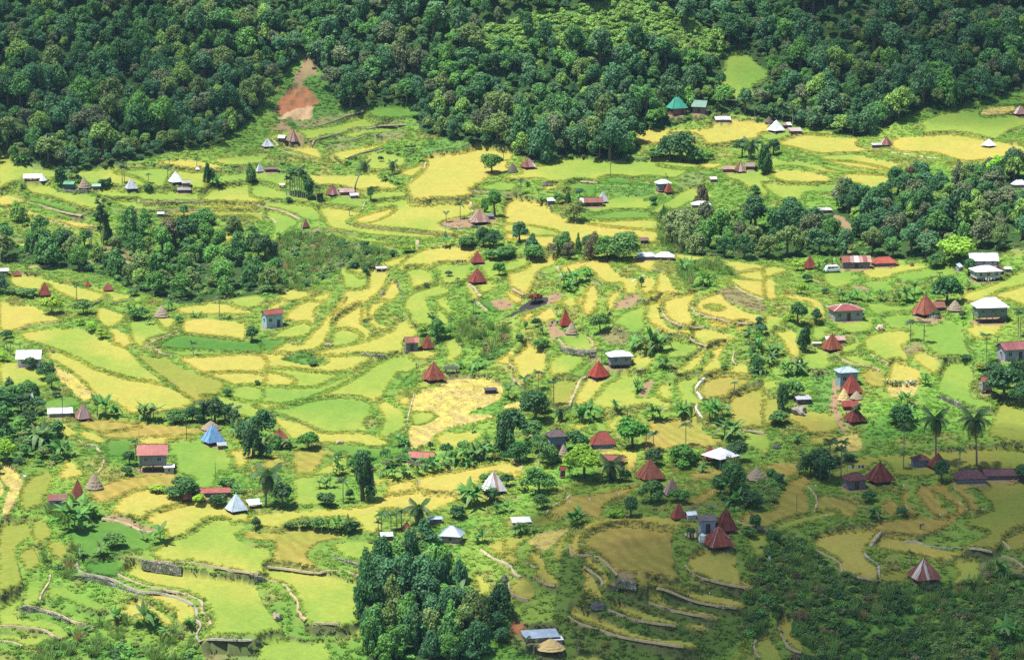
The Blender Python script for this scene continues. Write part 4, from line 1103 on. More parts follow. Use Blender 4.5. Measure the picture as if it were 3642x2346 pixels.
def smooth_poly(pts, n=4):
    k = len(pts)
    o = []
    for i in range(k):
        p0, p1, p2, p3 = (np.array(pts[(i + q) % k]) for q in (-1, 0, 1, 2))
        for s in range(n):
            t = s / n
            o.append(.5 * (2 * p1 + (p2 - p0) * t + (2 * p0 - 5 * p1 + 4 * p2 - p3) * t * t + (3 * p1 - p0 - 3 * p2 + p3) * t ** 3))
    return np.array(o)


def pip(px, py, poly):
    r = np.zeros(px.shape, bool)
    x0, y0 = poly[-1]
    for x1, y1 in poly:
        if y0 != y1:
            c = ((y1 > py) != (y0 > py))
            r ^= c & (px < (x0 - x1) * (py - y1) / (y0 - y1) + x1)
        x0, y0 = x1, y1
    return r


PXB, PYB = project(GX, GY, ZB)


def in_image_poly(poly):
    """mask of grid points whose spot on the ground lies inside an outline traced on the photograph"""
    m = (PXB > poly[:, 0].min()) & (PXB < poly[:, 0].max()) & (PYB > poly[:, 1].min()) & (PYB < poly[:, 1].max())
    r = np.zeros(m.shape, bool)
    if m.any():
        r[m] = pip(PXB[m], PYB[m], poly)
    return r


for fi, (t, k, pts) in enumerate(FIELDS):
    poly = smooth_poly([npx(t, *p) for p in pts])
    ki = KEYS.index(k)
    if k in DRAPED:
        m = in_image_poly(poly)
        KIND[m] = ki
        FID[m] = fi
        continue
    c = poly.mean(0)
    zk = hit(c[0], c[1], ZB)[2] + .1
    w = np.array([on_plane(p[0], p[1], zk) for p in poly])
    ymin, ymax = w[:, 1].min(), w[:, 1].max()
    if k == 'g' and t == 'A3' and pts[0][0] == 1850:      # the steep meadow stays a slope
        m = in_image_poly(poly)
        KIND[m] = ki
        FID[m] = fi
        Z[m] = ZB[m]
        continue
    uu = w[:, 0] / w[:, 1]
    i0, i1 = np.searchsorted(YY, [ymin - 14, ymax + 14])
    j0, j1 = np.searchsorted(U, [uu.min() - .004, uu.max() + .004])
    if i1 <= i0 or j1 <= j0:
        continue
    sx, sy = GX[i0:i1, j0:j1], GY[i0:i1, j0:j1]
    # small paddies lie level, the long ones keep some of the fall of the land
    fol = {'C1': .8, 'C2': .75, 'A3': .8, 'A4': .75, 'B4': .6, 'C4': .5, 'B2': .58, 'B1': .5, 'A2': .45, 'B3': .45, 'C3': .4}.get(t, .5)
    zz = zk + fol * (ZB[i0:i1, j0:j1] - zk)
    m = pip(*project(sx, sy, zz), poly)
    Z[i0:i1, j0:j1][m] = zz[m]
    KIND[i0:i1, j0:j1][m] = ki
    FID[i0:i1, j0:j1][m] = fi


# terrace lips: a strip of grassy bank between one paddy and the next
RICEK = np.isin(KIND, [KEYS.index(c) for c in 'ylgdsom'])
lip = np.zeros(Z.shape, bool)
df = FID[1:] != FID[:-1]
dz = np.abs(Z[1:] - Z[:-1])
up = Z[1:] > Z[:-1] + .05
lip[1:] |= df
dc = FID[:, 1:] != FID[:, :-1]
lip[:, 1:] |= dc
LIP = lip & RICEK
KIND[LIP] = -1
# weathered steps: the banks slump a little
soft = LIP.copy()
for ax_ in (0, 1):
    soft |= np.roll(soft, 1, ax_) | np.roll(soft, -1, ax_)
for _ in range(2):
    zb_ = (2 * Z + np.roll(Z, 1, 1) + np.roll(Z, -1, 1)) / 4
    zb_ = (2 * zb_ + np.roll(zb_, 1, 0) + np.roll(zb_, -1, 0)) / 4
    Z[soft] = zb_[soft]


def measure_hut(h):
    t, xl, xr, ye, ya, rot = h[:6]
    (pl, pe), (pr, pa) = npx(t, xl, ye), npx(t, xr, ya)
    r = math.radians(rot)
    gx, gy, gz = hit((pl + pr) / 2, pe + 6)
    for _ in range(2):
        dist = math.sqrt(gx * gx + gy * gy + (CAM_H - gz) ** 2)
        m = dist / F_PX
        th = math.asin((CAM_H - gz) / dist)
        W_ = (pr - pl) * m
        s = W_ / (abs(math.cos(r)) + abs(math.sin(r)))
        half = W_ / 2
        eh = .16 * s if 'thatch' not in h[6] else .10 * s
        cy_e = pe - half * math.sin(th) / m
        hh = max((cy_e - pa) * m / math.cos(th), .35 * s)
        gx, gy, gz = hit((pl + pr) / 2, cy_e + eh * math.cos(th) / m)
    return dict(p=(gx, gy, gz), s=s, h=hh, eh=eh, r=r, px=((pl + pr) / 2, pe), w=pr - pl)


def measure_house(h):
    t, xl, xr, yg, ye, yt, rot, asp = h[:8]
    (pl, pg), (pr, pe), (_, pt) = npx(t, xl, yg), npx(t, xr, ye), npx(t, xr, yt)
    r = math.radians(rot)
    gx, gy, gz = hit((pl + pr) / 2, pg)
    for _ in range(2):
        dist = math.sqrt(gx * gx + gy * gy + (CAM_H - gz) ** 2)
        m = dist / F_PX
        th = math.asin((CAM_H - gz) / dist)
        W_ = (pr - pl) * m
        a = W_ / (abs(math.cos(r)) + asp * abs(math.sin(r)))
        b = a * asp
        half = (a * abs(math.sin(r)) + b * abs(math.cos(r))) / 2
        wh = max((pg - pe) * m / math.cos(th), .9)
        rise = max(((pe - pt) * m - half * math.sin(th)) / math.cos(th), .12 * b)
        if h[8] == 'shed':
            rise = max(((pe - pt) * m - 2 * half * math.sin(th)) / math.cos(th), .10 * b)
        rise = min(rise, .75 * b)
        gx, gy, gz = hit((pl + pr) / 2, pg - (half - .3) * math.sin(th) / m)
    return dict(p=(gx, gy, gz), a=a, b=b, wh=wh, rise=rise, r=r, px=((pl + pr) / 2, pg), w=pr - pl, half=half)


for k_ in 're':                                            # gullied earth of the landslide
    m_ = KIND == KEYS.index(k_)
    Z[m_] += (2.2 * (fbm(GX / 3.2, GY / 5, 17) - .5))[m_]
HUT_D = [measure_hut(h) for h in HUTS]
HOUSE_D = [measure_house(h) for h in HOUSES]


def pad(p, rad, dirt=True):
    d2 = np.sqrt((GX - p[0]) ** 2 + ((GY - p[1])) ** 2)
    i0, i1 = np.searchsorted(YY, [p[1] - rad * 2, p[1] + rad * 2])
    sl = slice(i0, i1)
    w = np.clip((rad * 1.25 - d2[sl]) / (rad * .35), 0, 1)
    Z[sl] = Z[sl] * (1 - w) + p[2] * w
    m = d2[sl] < rad * (1.0 + .3 * (n2[sl] - .5))
    if dirt:
        KIND[sl][m] = KEYS.index('b')
        FID[sl][m] = 9999


for h, d in zip(HUTS, HUT_D):
    pad(d['p'], d['s'] * .56)
for h, d in zip(HOUSES, HOUSE_D):
    pad(d['p'], max(d['a'], d['b']) * .56)
# ------------------------------------------------------------------ vegetation zones traced on the photograph
def zone(t, s):
    return in_image_poly(np.array([npx(t, *p) for p in P(s)]))


Z_FOREST = zone('F', '-300,372 0,372 60,388 130,388 170,402 240,388 330,372 420,350 500,342 530,325 580,285 610,245 655,195 700,112 752,170 800,250 830,255 960,255 985,310 1050,322 1150,345 1240,372 1330,378 1470,378 1478,322 1560,300 1600,285 1690,262 1790,278 1900,300 2010,318 2060,300 2160,250 2182,262 2391,212 2700,200 2700,-160 -300,-160')
Z_WOOD = zone('F', '1560,545 1620,530 1700,530 1800,530 1880,500 1950,490 2030,470 2100,455 2180,440 2300,420 2391,410 2500,400 2500,580 2391,582 2300,592 2230,600 2130,608 2000,602 1900,602 1800,604 1700,608 1620,596 1560,585')
Z_GULLY = zone('F', '-80,560 60,575 150,600 200,615 260,610 340,600 420,570 480,560 540,590 600,630 640,650 630,688 560,698 500,700 420,710 330,688 300,678 250,645 180,630 100,622 -80,606')
Z_GLOOSE = zone('F', '-80,500 60,520 150,560 230,585 260,540 360,500 420,495 520,500 600,560 660,600 640,640 540,590 480,560 340,600 200,615 60,575 -80,560')
Z_SCRUB = zone('F', '620,590 690,540 740,545 800,565 900,590 960,600 900,618 860,640 800,640 740,660 650,690 640,640')
Z_COPSE = zone('D2', '880,880 1000,800 1250,720 1440,760 1560,900 1580,1050 1640,1150 1700,1300 1740,1560 860,1560 850,1200')
Z_THICK = zone('D4', '40,800 200,620 420,640 620,780 760,920 1000,980 1240,960 1480,980 1560,1000 1700,980 1850,860 2050,880 2200,980 2200,1600 330,1600 460,1480 380,1300 250,1230 90,1360 0,1380 -60,1200 60,1000')
Z_THICKL = zone('D1', '480,1300 700,1270 900,1250 1000,1260 1300,1300 1480,1390 1560,1450 1570,1600 200,1600 300,1450')
Z_COPSE2 = zone('D2', '1560,1180 1800,1200 1900,1400 1850,1560 1500,1560')
Z_MIDT = zone('F', '1080,560 1150,580 1300,600 1490,605 1490,575 1350,585 1200,560 1120,535')
Z_LEFTW = zone('C1', '-40,780 100,780 260,830 380,980 400,1080 560,1240 640,1330 560,1480 300,1533 -40,1560')
Z_SLOPED = zone('D1', '340,430 520,420 700,480 760,740 600,760 520,960 420,900 330,800 400,700 420,560')
Z_BAN1 = zone('C2', '1400,1400 1700,1450 2000,1330 2250,1330 2400,1250 2400,1480 2100,1500 1800,1500 1500,1530 950,1530 900,1440 1150,1430')
Z_RIDGE = zone('A3', '-400,420 -250,260 0,190 300,110 560,80 900,0 1150,0 1500,120 1760,300 1850,480 1650,560 1300,470 1050,470 850,560 700,420 300,400 0,460 -200,480')
Z_CBANK = zone('C2', '1850,260 2050,150 2300,250 2391,330 2200,520 2000,640 1930,560 1900,450')
Z_RBANK = zone('C3', '2200,180 2400,180 2391,460 2391,650 2290,680 2250,560 2200,420')
Z_D3SHR = zone('D3', '1590,330 1700,200 1800,230 2080,120 2110,180 2040,360 1850,420 1700,430 1600,380')
Z_B3B = zone('B3', '1590,1080 1700,1000 1950,1020 2100,1120 1900,1290 1750,1260 1640,1230')
Z_A2B = zone('A2', '560,1360 1100,1260 1400,1230 1420,1330 1200,1400 1000,1460 800,1420 620,1440')
Z_BR4 = zone('B4', '1780,700 2400,560 2400,900 2250,930 1950,900')
FREE = (KIND < 0)
DENSE = Z_FOREST | Z_WOOD | Z_GULLY | Z_COPSE
field_now = np.isin(KIND, [KEYS.index(c) for c in 'ylgdsom'])
DENSE &= ~field_now | Z_COPSE
KIND[Z_COPSE & ~np.isin(KIND, [KEYS.index('b')])] = -1

# ------------------------------------------------------------------ colour of the ground
C = np.zeros(Z.shape + (3,))
na, nb, nc = fbm(GX / 16, GY / 22, 21), fbm(GX / 5, GY / 7, 31), fbm(GX / 1.6, GY / 2.2, 41)
g1, g2, g3, g4 = (np.array(srgb(*c)) for c in ((100, 136, 56), (82, 120, 50), (114, 122, 66), (66, 96, 46)))
w1 = np.clip((na - .35) / .3, 0, 1)[..., None]
w2 = np.clip((nb - .56) / .16, 0, 1)[..., None]
bank = g1 * (1 - w1) + g2 * w1
bank = bank * (1 - w2) + g3 * w2
C[:] = bank
Z_D3B = zone('D3', '420,720 560,700 800,900 1300,1000 1900,980 2000,1250 1500,1560 300,1560 380,1000')
bank = np.where(Z_D3B[..., None], bank * .35 + np.array(srgb(76, 88, 42)) * .65, bank)
C[:] = bank
C[DENSE] = np.array(srgb(52, 74, 38))
C[Z_RIDGE] = np.array(srgb(80, 112, 54))
wl = (.45 + .5 * nb)[..., None]
lipc = np.array(srgb(84, 104, 58)) * wl + np.array(srgb(126, 116, 84)) * (1 - wl)
C[LIP] = lipc[LIP] * .95
for ki, k in enumerate(KEYS):
    m = KIND == ki
    c0 = np.array(FCOL[k])
    C[m] = c0
    mixto = {'y': 'l', 'l': 'g', 'g': 'l', 'o': 'm', 'm': 'o', 's': 'y', 'd': 'g', 'h': 'd', 'k': 'h', 'b': 'k'}.get(k)
    if mixto:
        amt = np.clip((.65 * na + .35 * nb - .38) / .3, 0, 1) * .68
        if k == 'l':
            C[m] = c0 * (1 - amt[m, None]) + np.array(FCOL['g']) * amt[m, None]
            am2 = np.clip((.54 - (.7 * na + .3 * nb)) / .22, 0, 1) * .6
            C[m] = C[m] * (1 - am2[m, None]) + np.array(FCOL['y']) * am2[m, None]
        else:
            C[m] = c0 * (1 - amt[m, None]) + np.array(FCOL[mixto]) * amt[m, None]
# every paddy has its own ripeness
shift = np.zeros(Z.shape)
ids = np.unique(FID)
tab = {int(i): (rng.uniform(-.08, .08) if 0 <= i < 9999 else 0) for i in ids}
shift = np.vectorize(lambda q: tab[int(q)])(FID)
C *= (1 + shift)[..., None]
# ripeness runs softly from one paddy into the next
RK = np.isin(KIND, [KEYS.index(c) for c in 'ylgdom'])
wgt = RK.astype(float)
num = C * wgt[..., None]
for rad, axis in ((3, 0), (5, 1), (3, 0), (5, 1)):
    a_n, a_w = num.copy(), wgt.copy()
    for s_ in range(1, rad + 1):
        for sg in (-1, 1):
            a_n += np.roll(num, sg * s_, axis)
            a_w += np.roll(wgt, sg * s_, axis)
    num, wgt = a_n, a_w
Cs = num / np.maximum(wgt, 1e-6)[..., None]
C[RK] = (.35 * C + .65 * Cs)[RK]
for rad, axis in ((8, 0), (14, 1)):
    a_n, a_w = num.copy(), wgt.copy()
    for s_ in range(2, rad + 1, 2):
        for sg in (-1, 1):
            a_n += np.roll(num, sg * s_, axis)
            a_w += np.roll(wgt, sg * s_, axis)
    num, wgt = a_n, a_w
nearf = np.clip(wgt / 1200., 0, 1)[..., None] * .28
Cb = num / np.maximum(wgt, 1e-6)[..., None]
bk = (KIND < 0) & ~DENSE & ~LIP & ~Z_D3B
C[bk] = (C * (1 - nearf) + Cb * .9 * nearf)[bk]
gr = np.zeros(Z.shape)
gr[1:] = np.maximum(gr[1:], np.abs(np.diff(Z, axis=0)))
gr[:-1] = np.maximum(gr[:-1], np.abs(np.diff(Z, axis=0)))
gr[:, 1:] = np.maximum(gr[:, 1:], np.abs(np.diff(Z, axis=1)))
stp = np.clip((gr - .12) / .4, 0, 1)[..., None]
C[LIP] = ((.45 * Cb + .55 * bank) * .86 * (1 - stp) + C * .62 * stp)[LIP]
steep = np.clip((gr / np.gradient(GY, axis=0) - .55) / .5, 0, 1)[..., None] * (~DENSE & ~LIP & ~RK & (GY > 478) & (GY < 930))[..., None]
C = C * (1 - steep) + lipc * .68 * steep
# harvest rows across the cut field
rows = np.zeros(Z.shape, bool)
mrow = (FID >= 0) & np.isin(KIND, [KEYS.index('o'), KEYS.index('s')])
rowp = .5 + .5 * np.sin((GX * .8 + GY * .35) * 2.4 + 9 * nb + 5 * na)
C[mrow] *= (.88 + .18 * rowp[mrow] * (nc[mrow] + .5))[:, None]
ms_ = KIND == KEYS.index('s')
sp = np.clip((.5 * nb + .5 * nc - .46) / .12, 0, 1)[..., None]
C[ms_] = (C * (1 - .55 * sp) + np.array(srgb(176, 168, 84)) * .55 * sp)[ms_]
C *= (.93 + .14 * nc)[..., None]

# ------------------------------------------------------------------ ground sheet
nr, ncol = Z.shape
gm = bpy.data.meshes.new('ground')
co = np.stack([GX, GY, Z], -1).reshape(-1, 3).astype(np.float32)
gm.vertices.add(len(co))
gm.vertices.foreach_set('co', co.reshape(-1))
I = np.arange(nr * ncol).reshape(nr, ncol)
q = np.stack([I[:-1, :-1], I[:-1, 1:], I[1:, 1:], I[1:, :-1]], -1).reshape(-1, 4).astype(np.int32)
gm.loops.add(q.size)
gm.loops.foreach_set('vertex_index', q.reshape(-1))
gm.polygons.add(len(q))
gm.polygons.foreach_set('loop_start', np.arange(0, q.size, 4, dtype=np.int32))
ca = gm.attributes.new('Col', 'FLOAT_COLOR', 'POINT')
ca.data.foreach_set('color', np.concatenate([C.reshape(-1, 3), np.ones((nr * ncol, 1))], 1).astype(np.float32).reshape(-1))
gm.materials.append(M_GROUND)
gm.update(calc_edges=True)
ground = obj('ground', gm)
tag(ground, 'terraced valley floor and hillsides with grassy banks', kind='structure')


def gz(x, y):
    return float(h_at(np.array([x]), np.array([y]))[0])


# ------------------------------------------------------------------ masses of small plants (instances on scattered points)
def mass(name, pts, rot, scl, col, idx, protos, label):
    n = len(pts)
    m = bpy.data.meshes.new(name)
    m.vertices.add(n)
    m.vertices.foreach_set('co', np.asarray(pts, np.float32).reshape(-1))
    for an, typ, key, val in (('rot', 'FLOAT_VECTOR', 'vector', rot), ('scl', 'FLOAT_VECTOR', 'vector', scl)):
        a = m.attributes.new(an, typ, 'POINT')
        a.data.foreach_set(key, np.asarray(val, np.float32).reshape(-1))
    a = m.attributes.new('icol', 'FLOAT_COLOR', 'POINT')
    a.data.foreach_set('color', np.concatenate([np.asarray(col), np.ones((n, 1))], 1).astype(np.float32).reshape(-1))
    a = m.attributes.new('idx', 'INT', 'POINT')
    a.data.foreach_set('value', np.asarray(idx, np.int32))
    m.update()
    coll = bpy.data.collections.new(name + '_kinds')
    for i, (pm) in enumerate(protos):
        po = bpy.data.objects.new('%s_kind_%02d' % (name, i), pm)
        coll.objects.link(po)
    o = obj(name, m)
    ng = bpy.data.node_groups.new(name, 'GeometryNodeTree')
    ng.interface.new_socket('Geometry', in_out='INPUT', socket_type='NodeSocketGeometry')
    ng.interface.new_socket('Geometry', in_out='OUTPUT', socket_type='NodeSocketGeometry')
    nd, lk = ng.nodes, ng.links
    gi, go = nd.new('NodeGroupInput'), nd.new('NodeGroupOutput')
    ci = nd.new('GeometryNodeCollectionInfo')
    ci.inputs['Collection'].default_value = coll
    ci.inputs['Separate Children'].default_value = True
    ci.inputs['Reset Children'].default_value = True
    ip = nd.new('GeometryNodeInstanceOnPoints')
    ip.inputs['Pick Instance'].default_value = True
    lk.new(gi.outputs[0], ip.inputs['Points'])
    lk.new(ci.outputs[0], ip.inputs['Instance'])
    for an, typ, sock in (('idx', 'INT', 'Instance Index'), ('rot', 'FLOAT_VECTOR', 'Rotation'), ('scl', 'FLOAT_VECTOR', 'Scale')):
        na_ = nd.new('GeometryNodeInputNamedAttribute')
        na_.data_type = typ
        na_.inputs['Name'].default_value = an
        s = next(x for x in na_.outputs if x.enabled and x.name == 'Attribute')
        if an == 'rot':
            er = nd.new('FunctionNodeEulerToRotation')
            lk.new(s, er.inputs[0])
            s = er.outputs[0]
        lk.new(s, ip.inputs[sock])
    lk.new(ip.outputs[0], go.inputs[0])
    md = o.modifiers.new('plants', 'NODES')
    md.node_group = ng
    tag(o, label, kind='stuff')
    return o


def blades(name, n, rad, w, lean, mat, seed, flat=0.0):
    r = np.random.default_rng(seed)
    a, d = r.uniform(0, 2 * np.pi, n), rad * np.sqrt(r.uniform(0, 1, n))
    b = np.stack([d * np.cos(a), d * np.sin(a), np.zeros(n)], -1)
    la = r.uniform(0, 2 * np.pi, n)
    L = lean * r.uniform(.4, 1.3, n)
    top = b + np.stack([L * np.cos(la), L * np.sin(la), r.uniform(.65, 1.1, n) * (1 - flat) + .1 * flat], -1)
    ta = la + np.pi / 2 + r.normal(0, .3, n)
    side = np.stack([np.cos(ta), np.sin(ta), np.zeros(n)], -1) * (w * r.uniform(.6, 1.3, n))[:, None]
    V = np.stack([b - side, b + side, top + side * .7, top - side * .7], 1)
    return quads_mesh(name, V, mat, r.uniform(0, 1, n))


def leafball(name, nl, mat, seed, lobes=7, leaf=.16, flat=.8, spread=.62, low=-.45, drop=.28):
    """unit crown: lobes of many small leaf faces"""
    r = np.random.default_rng(seed)
    cs, rs = [], []
    for k in range(lobes):
        d = r.normal(0, 1, 3)
        d /= np.linalg.norm(d)
        d[2] = abs(d[2]) * (1 + drop - .28) - drop
        cs.append(d * spread * r.uniform(.75, 1.1))
        rs.append(r.uniform(.16, .40))
    cs.append(np.array([0, 0, .05]))
    rs.append(.5)
    cs, rs = np.array(cs), np.array(rs)
    pr = rs ** 2 / (rs ** 2).sum()
    k = r.choice(len(rs), nl, p=pr)
    d = r.normal(0, 1, (nl, 3))
    d /= np.linalg.norm(d, axis=1)[:, None]
    d[:, 2] = np.where(d[:, 2] < low, -d[:, 2], d[:, 2])
    p = cs[k] + d * (rs[k] * r.uniform(.6, 1.2, nl))[:, None]
    nrm = d + r.normal(0, .45, (nl, 3)) + np.array([0, 0, .35])
    nrm /= np.linalg.norm(nrm, axis=1)[:, None]
    ax = np.cross(nrm, r.normal(0, 1, (nl, 3)))
    ax /= np.linalg.norm(ax, axis=1)[:, None]
    bx = np.cross(nrm, ax)
    s = leaf * r.uniform(.6, 1.35, nl)
    A_, B_ = ax * s[:, None] * .5, bx * s[:, None] * .42
    V = np.stack([p - A_ * .9, p + B_, p + A_ * 1.1, p - B_], 1)
    V[:, :, 2] *= flat
    lobe_tone = r.uniform(.2, .8, len(rs))
    var = np.clip(.55 * lobe_tone[k] + .45 * r.uniform(0, 1, nl) + .08 * d[:, 2], 0, 1)
    return quads_mesh(name, V, mat, var)


def scatter(mask, dens, view=True):
    m = mask.copy()
    m[:, (U < -.2) | (U > .2)] = False
    m[-1], m[:, -1] = False, False
    m[YY > 1180] = False
    ii, jj = np.nonzero(m)
    du = np.diff(U)[jj]
    dy = np.diff(YY)[ii]
    area = du * YY[ii] * dy
    d = dens[ii, jj] if hasattr(dens, 'shape') else dens
    cnt = np.floor(area * d + nrng.uniform(0, 1, len(ii))).astype(int)
    a = np.repeat(np.arange(len(ii)), cnt)
    u = U[jj[a]] + du[a] * (nrng.uniform(0, 1, len(a)) - .5)
    y = YY[ii[a]] + dy[a] * (nrng.uniform(0, 1, len(a)) - .5)
    x = u * y
    return x, y, h_at(x, y), ii[a], jj[a]


def rnd_rot(n, tilt=.0):
    return np.stack([nrng.normal(0, tilt, n), nrng.normal(0, tilt, n), nrng.uniform(0, 6.283, n)], -1)


RIM = LIP.copy()
for ax_, rr_ in ((0, 1), (1, 1)):
    q_ = RIM.copy()
    for s_ in range(1, rr_ + 1):
        q_ |= np.roll(RIM, s_, ax_) | np.roll(RIM, -s_, ax_)
    RIM = q_
RICE_P = [blades('rice_tuft', 24, .5, .06, .50, M_BLADE_I, 50 + k) for k in range(4)]
LOW_P = [blades('straw_tuft', 16, .6, .08, .5, M_BLADE_I, 60 + k, .35) for k in range(3)]
GRASS_P = [blades('grass_tuft', 22, .6, .08, .42, M_BLADE_I, 70 + k) for k in range(4)]
SHRUB_P = [leafball('shrub', 600, M_LEAF_I, 80 + k, 9, .2, .75) for k in range(5)]
rice_k = {k: KEYS.index(k) for k in 'ylgdsom'}
for nm, kinds, protos, dens, lab in (('golden_rice', 'yo', RICE_P, 3.0, 'ripe golden rice standing on the terraces'),
                                     ('green_rice', 'lgdm', RICE_P, 3.0, 'unripe green rice standing on the terraces'),
                                     ('rice_straw', 's', LOW_P, 2.2, 'pale cut straw lying on the harvested terraces')):
    m = np.isin(KIND, [rice_k[k] for k in kinds])
    if kinds != 's':                                          # standing ears show along the paddy rims
        m &= RIM
    x, y, z, ii, jj = scatter(m, dens)
    n = len(x)
    hs = np.array([RICE_H.get(KEYS[k], .4) for k in KIND[ii, jj]]) * nrng.uniform(.8, 1.2, n)
    col = C[ii, jj] * nrng.uniform(.94, 1.06, n)[:, None] * 1.55
    mass(nm, np.stack([x, y, z - .04], -1), rnd_rot(n, .06), np.stack([nrng.uniform(.6, .85, n)] * 2 + [hs * .5], -1), col, nrng.integers(0, len(protos), n), protos, lab)
    print(nm, n)

free = (KIND < 0) | (KIND == KEYS.index('h')) | (KIND == KEYS.index('k')) | (KIND == KEYS.index('b'))
x, y, z, ii, jj = scatter(free & ~DENSE, np.where(KIND == KEYS.index('b'), .12, np.where(KIND == KEYS.index('k'), .4, .75)))
n = len(x)
hs = .18 + .35 * np.clip((nb[ii, jj] - .3) * 2, 0, 1) * nrng.uniform(.3, 1.1, n)
col = C[ii, jj] * nrng.uniform(.9, 1.1, n)[:, None] * 1.5
mass('bank_grass', np.stack([x, y, z - .05], -1), rnd_rot(n, .15), np.stack([nrng.uniform(.8, 1.3, n)] * 2 + [hs], -1), col, nrng.integers(0, 4, n), GRASS_P, 'rough green grass growing on the terrace banks')
print('bank_grass', n)

# shrubs: sparse on banks, thick in the scrub zones
SG = np.array([srgb(*c) for c in ((102, 144, 68), (122, 160, 76), (84, 126, 68), (134, 152, 84), (146, 144, 98), (112, 170, 74), (136, 120, 86))])
dn = np.where(nb > .56, .02, .0) * np.ones_like(Z)
for zz, dd in ((Z_SCRUB, .4), (Z_THICK, .55), (Z_THICKL, .22), (Z_GULLY, .16), (Z_GLOOSE, .14), (Z_WOOD, .16), (Z_FOREST, .22), (Z_RIDGE, .8), (Z_LEFTW, .15), (Z_SLOPED, .16), (Z_COPSE, .10),
               (Z_BAN1, .1), (Z_CBANK, .10), (Z_RBANK, .25), (Z_D3SHR, .3), (Z_B3B, .15), (Z_A2B, .16), (Z_MIDT, .15)):
    dn[zz] = dd
smask = free & (dn > 0) & (KIND != KEYS.index('b'))
smask &= ~zone('F', '690,200 715,110 780,230 860,260 700,290 640,280')
x, y, z, ii, jj = scatter(smask, dn)
n = len(x)
big = nrng.uniform(.4, 1.2, n) ** 1.3 * np.where(dn[ii, jj] > .05, 1.25, .7)
big[Z_RIDGE[ii, jj]] *= 1.5
big[Z_THICK[ii, jj]] *= 1.25
pick = nrng.choice(7, n, p=[.28, .24, .16, .10, .03, .17, .02])
col = SG[pick] * nrng.uniform(.75, 1.2, n)[:, None]
col[Z_THICK[ii, jj]] *= .72
fb = Z_FOREST[ii, jj] & ~Z_RIDGE[ii, jj]
col[fb] *= .7
rb = Z_RIDGE[ii, jj]
col[rb] = np.array(srgb(136, 172, 84)) * nrng.uniform(.75, 1.2, rb.sum())[:, None]
tb = Z_SCRUB[ii, jj]
col[tb] = (np.array(srgb(130, 146, 94)) * .6 + col[tb] * .4)
mass('shrubs', np.stack([x, y, z + .1 * big], -1), rnd_rot(n, .1), np.stack([big, big, big * nrng.uniform(.8, 1.25, n)], -1), col, nrng.integers(0, 5, n), SHRUB_P, 'low green shrubs covering banks and thickets')
print('shrubs', n)

# tall cane grass in the thickets
CANE_P = [blades('cane_clump', 46, .7, .045, .75, M_BLADE_I, 90 + k) for k in range(4)]
cm = free & (Z_THICK | Z_THICKL | Z_SCRUB | Z_SLOPED | Z_CBANK | Z_B3B | zone('B3', '1400,560 1480,500 1800,520 1850,700 1760,930 1500,930 1400,860'))
cm &= (nb > .44) & (KIND != KEYS.index('b'))
x, y, z, ii, jj = scatter(cm, np.where(Z_THICK, .16, .3))
n = len(x)
col = np.array(srgb(126, 156, 86)) * nrng.uniform(.72, 1.15, n)[:, None] * np.where(nrng.uniform(0, 1, n) < .12, 1, 1)[:, None]
dry = nrng.uniform(0, 1, n) < .08
col[dry] = np.array(srgb(150, 132, 96))
sc_ = nrng.uniform(.7, 1.5, n)
mass('cane_grass', np.stack([x, y, z - .1], -1), rnd_rot(n, .12), np.stack([sc_, sc_, sc_ * nrng.uniform(1.0, 1.9, n)], -1), col, nrng.integers(0, 4, n), CANE_P, 'tall pale green cane grass in the thickets')
print('cane', n)

# ------------------------------------------------------------------ footpaths and bunds, retaining walls
PATHS = []


def pth(t, s, w=.55, c=(186, 168, 136)):
    PATHS.append((t, P(s), w, c))


pth('D1', '580,800 590,870 700,912 830,932 950,980 1080,1037 1250,1050 1400,1100 1480,1150 1480,1230 1520,1290 1480,1350 1500,1400 1560,1412 1800,1407 1970,1420', .7, (168, 162, 146))
pth('D1', '1150,790 1300,812 1430,807 1600,842 1800,880 1950,900')
pth('D1', '890,895 1000,950 1150,995 1350,1032 1480,1077 1530,1110 1520,1180 1570,1220 1590,1280')
pth('D1', '380,900 370,960 310,1040 300,1110')
pth('D1', '170,1140 300,1152 430,1192 520,1242 580,1270 660,1275')
pth('D1', '-10,1285 120,1287 280,1312 370,1332 400,1372 470,1385')
pth('D1', '-10,1400 100,1405 170,1440')
pth('C1', '905,1560 970,1450 930,1390 895,1320', .8)
pth('C1', '670,1230 750,1280 850,1305 920,1302', .7)
pth('C1', '480,1140 560,1220', .7)
pth('D1', '770,480 900,495 1000,530 1060,565 1150,577', .8)
pth('D2', '120,945 200,950 260,990 280,1040 340,1100 340,1180 400,1250', .7, (196, 172, 134))
pth('D2', '450,1272 650,1272')
pth('D2', '110,852 250,867 400,892 520,900 560,867 700,870 800,905')
pth('D2', '1720,710 1800,770 1890,810 1950,840 1970,890 2020,920', 1.0, (200, 184, 150))
pth('D2', '1930,960 1930,1020 1990,1070 2060,1085')
pth('D3', '310,440 330,390 450,330 480,295', .8)
pth('D3', '590,850 680,900 720,940 730,980')
pth('D3', '480,670 490,742 530,757 650,745 760,812 840,912')
pth('D3', '1350,830 1400,890 1500,940 1680,982 1850,1012')
pth('D3', '1140,1032 1260,1072 1500,1127 1740,1162')
pth('D3', '1080,1110 1180,1147 1350,1200 1590,1232')
pth('D3', '770,1170 900,1217 1000,1250 1080,1267 1280,1297')
pth('D3', '470,1212 560,1275 700,1310 850,1375 1050,1410 1250,1440 1340,1457', .7)
pth('D3', '150,790 220,850')
pth('D3', '210,915 290,970 370,990')
pth('D3', '20,960 20,1020 80,1070 170,1090', .7)
pth('D3', '1740,490 1850,540 1930,547 2000,592')
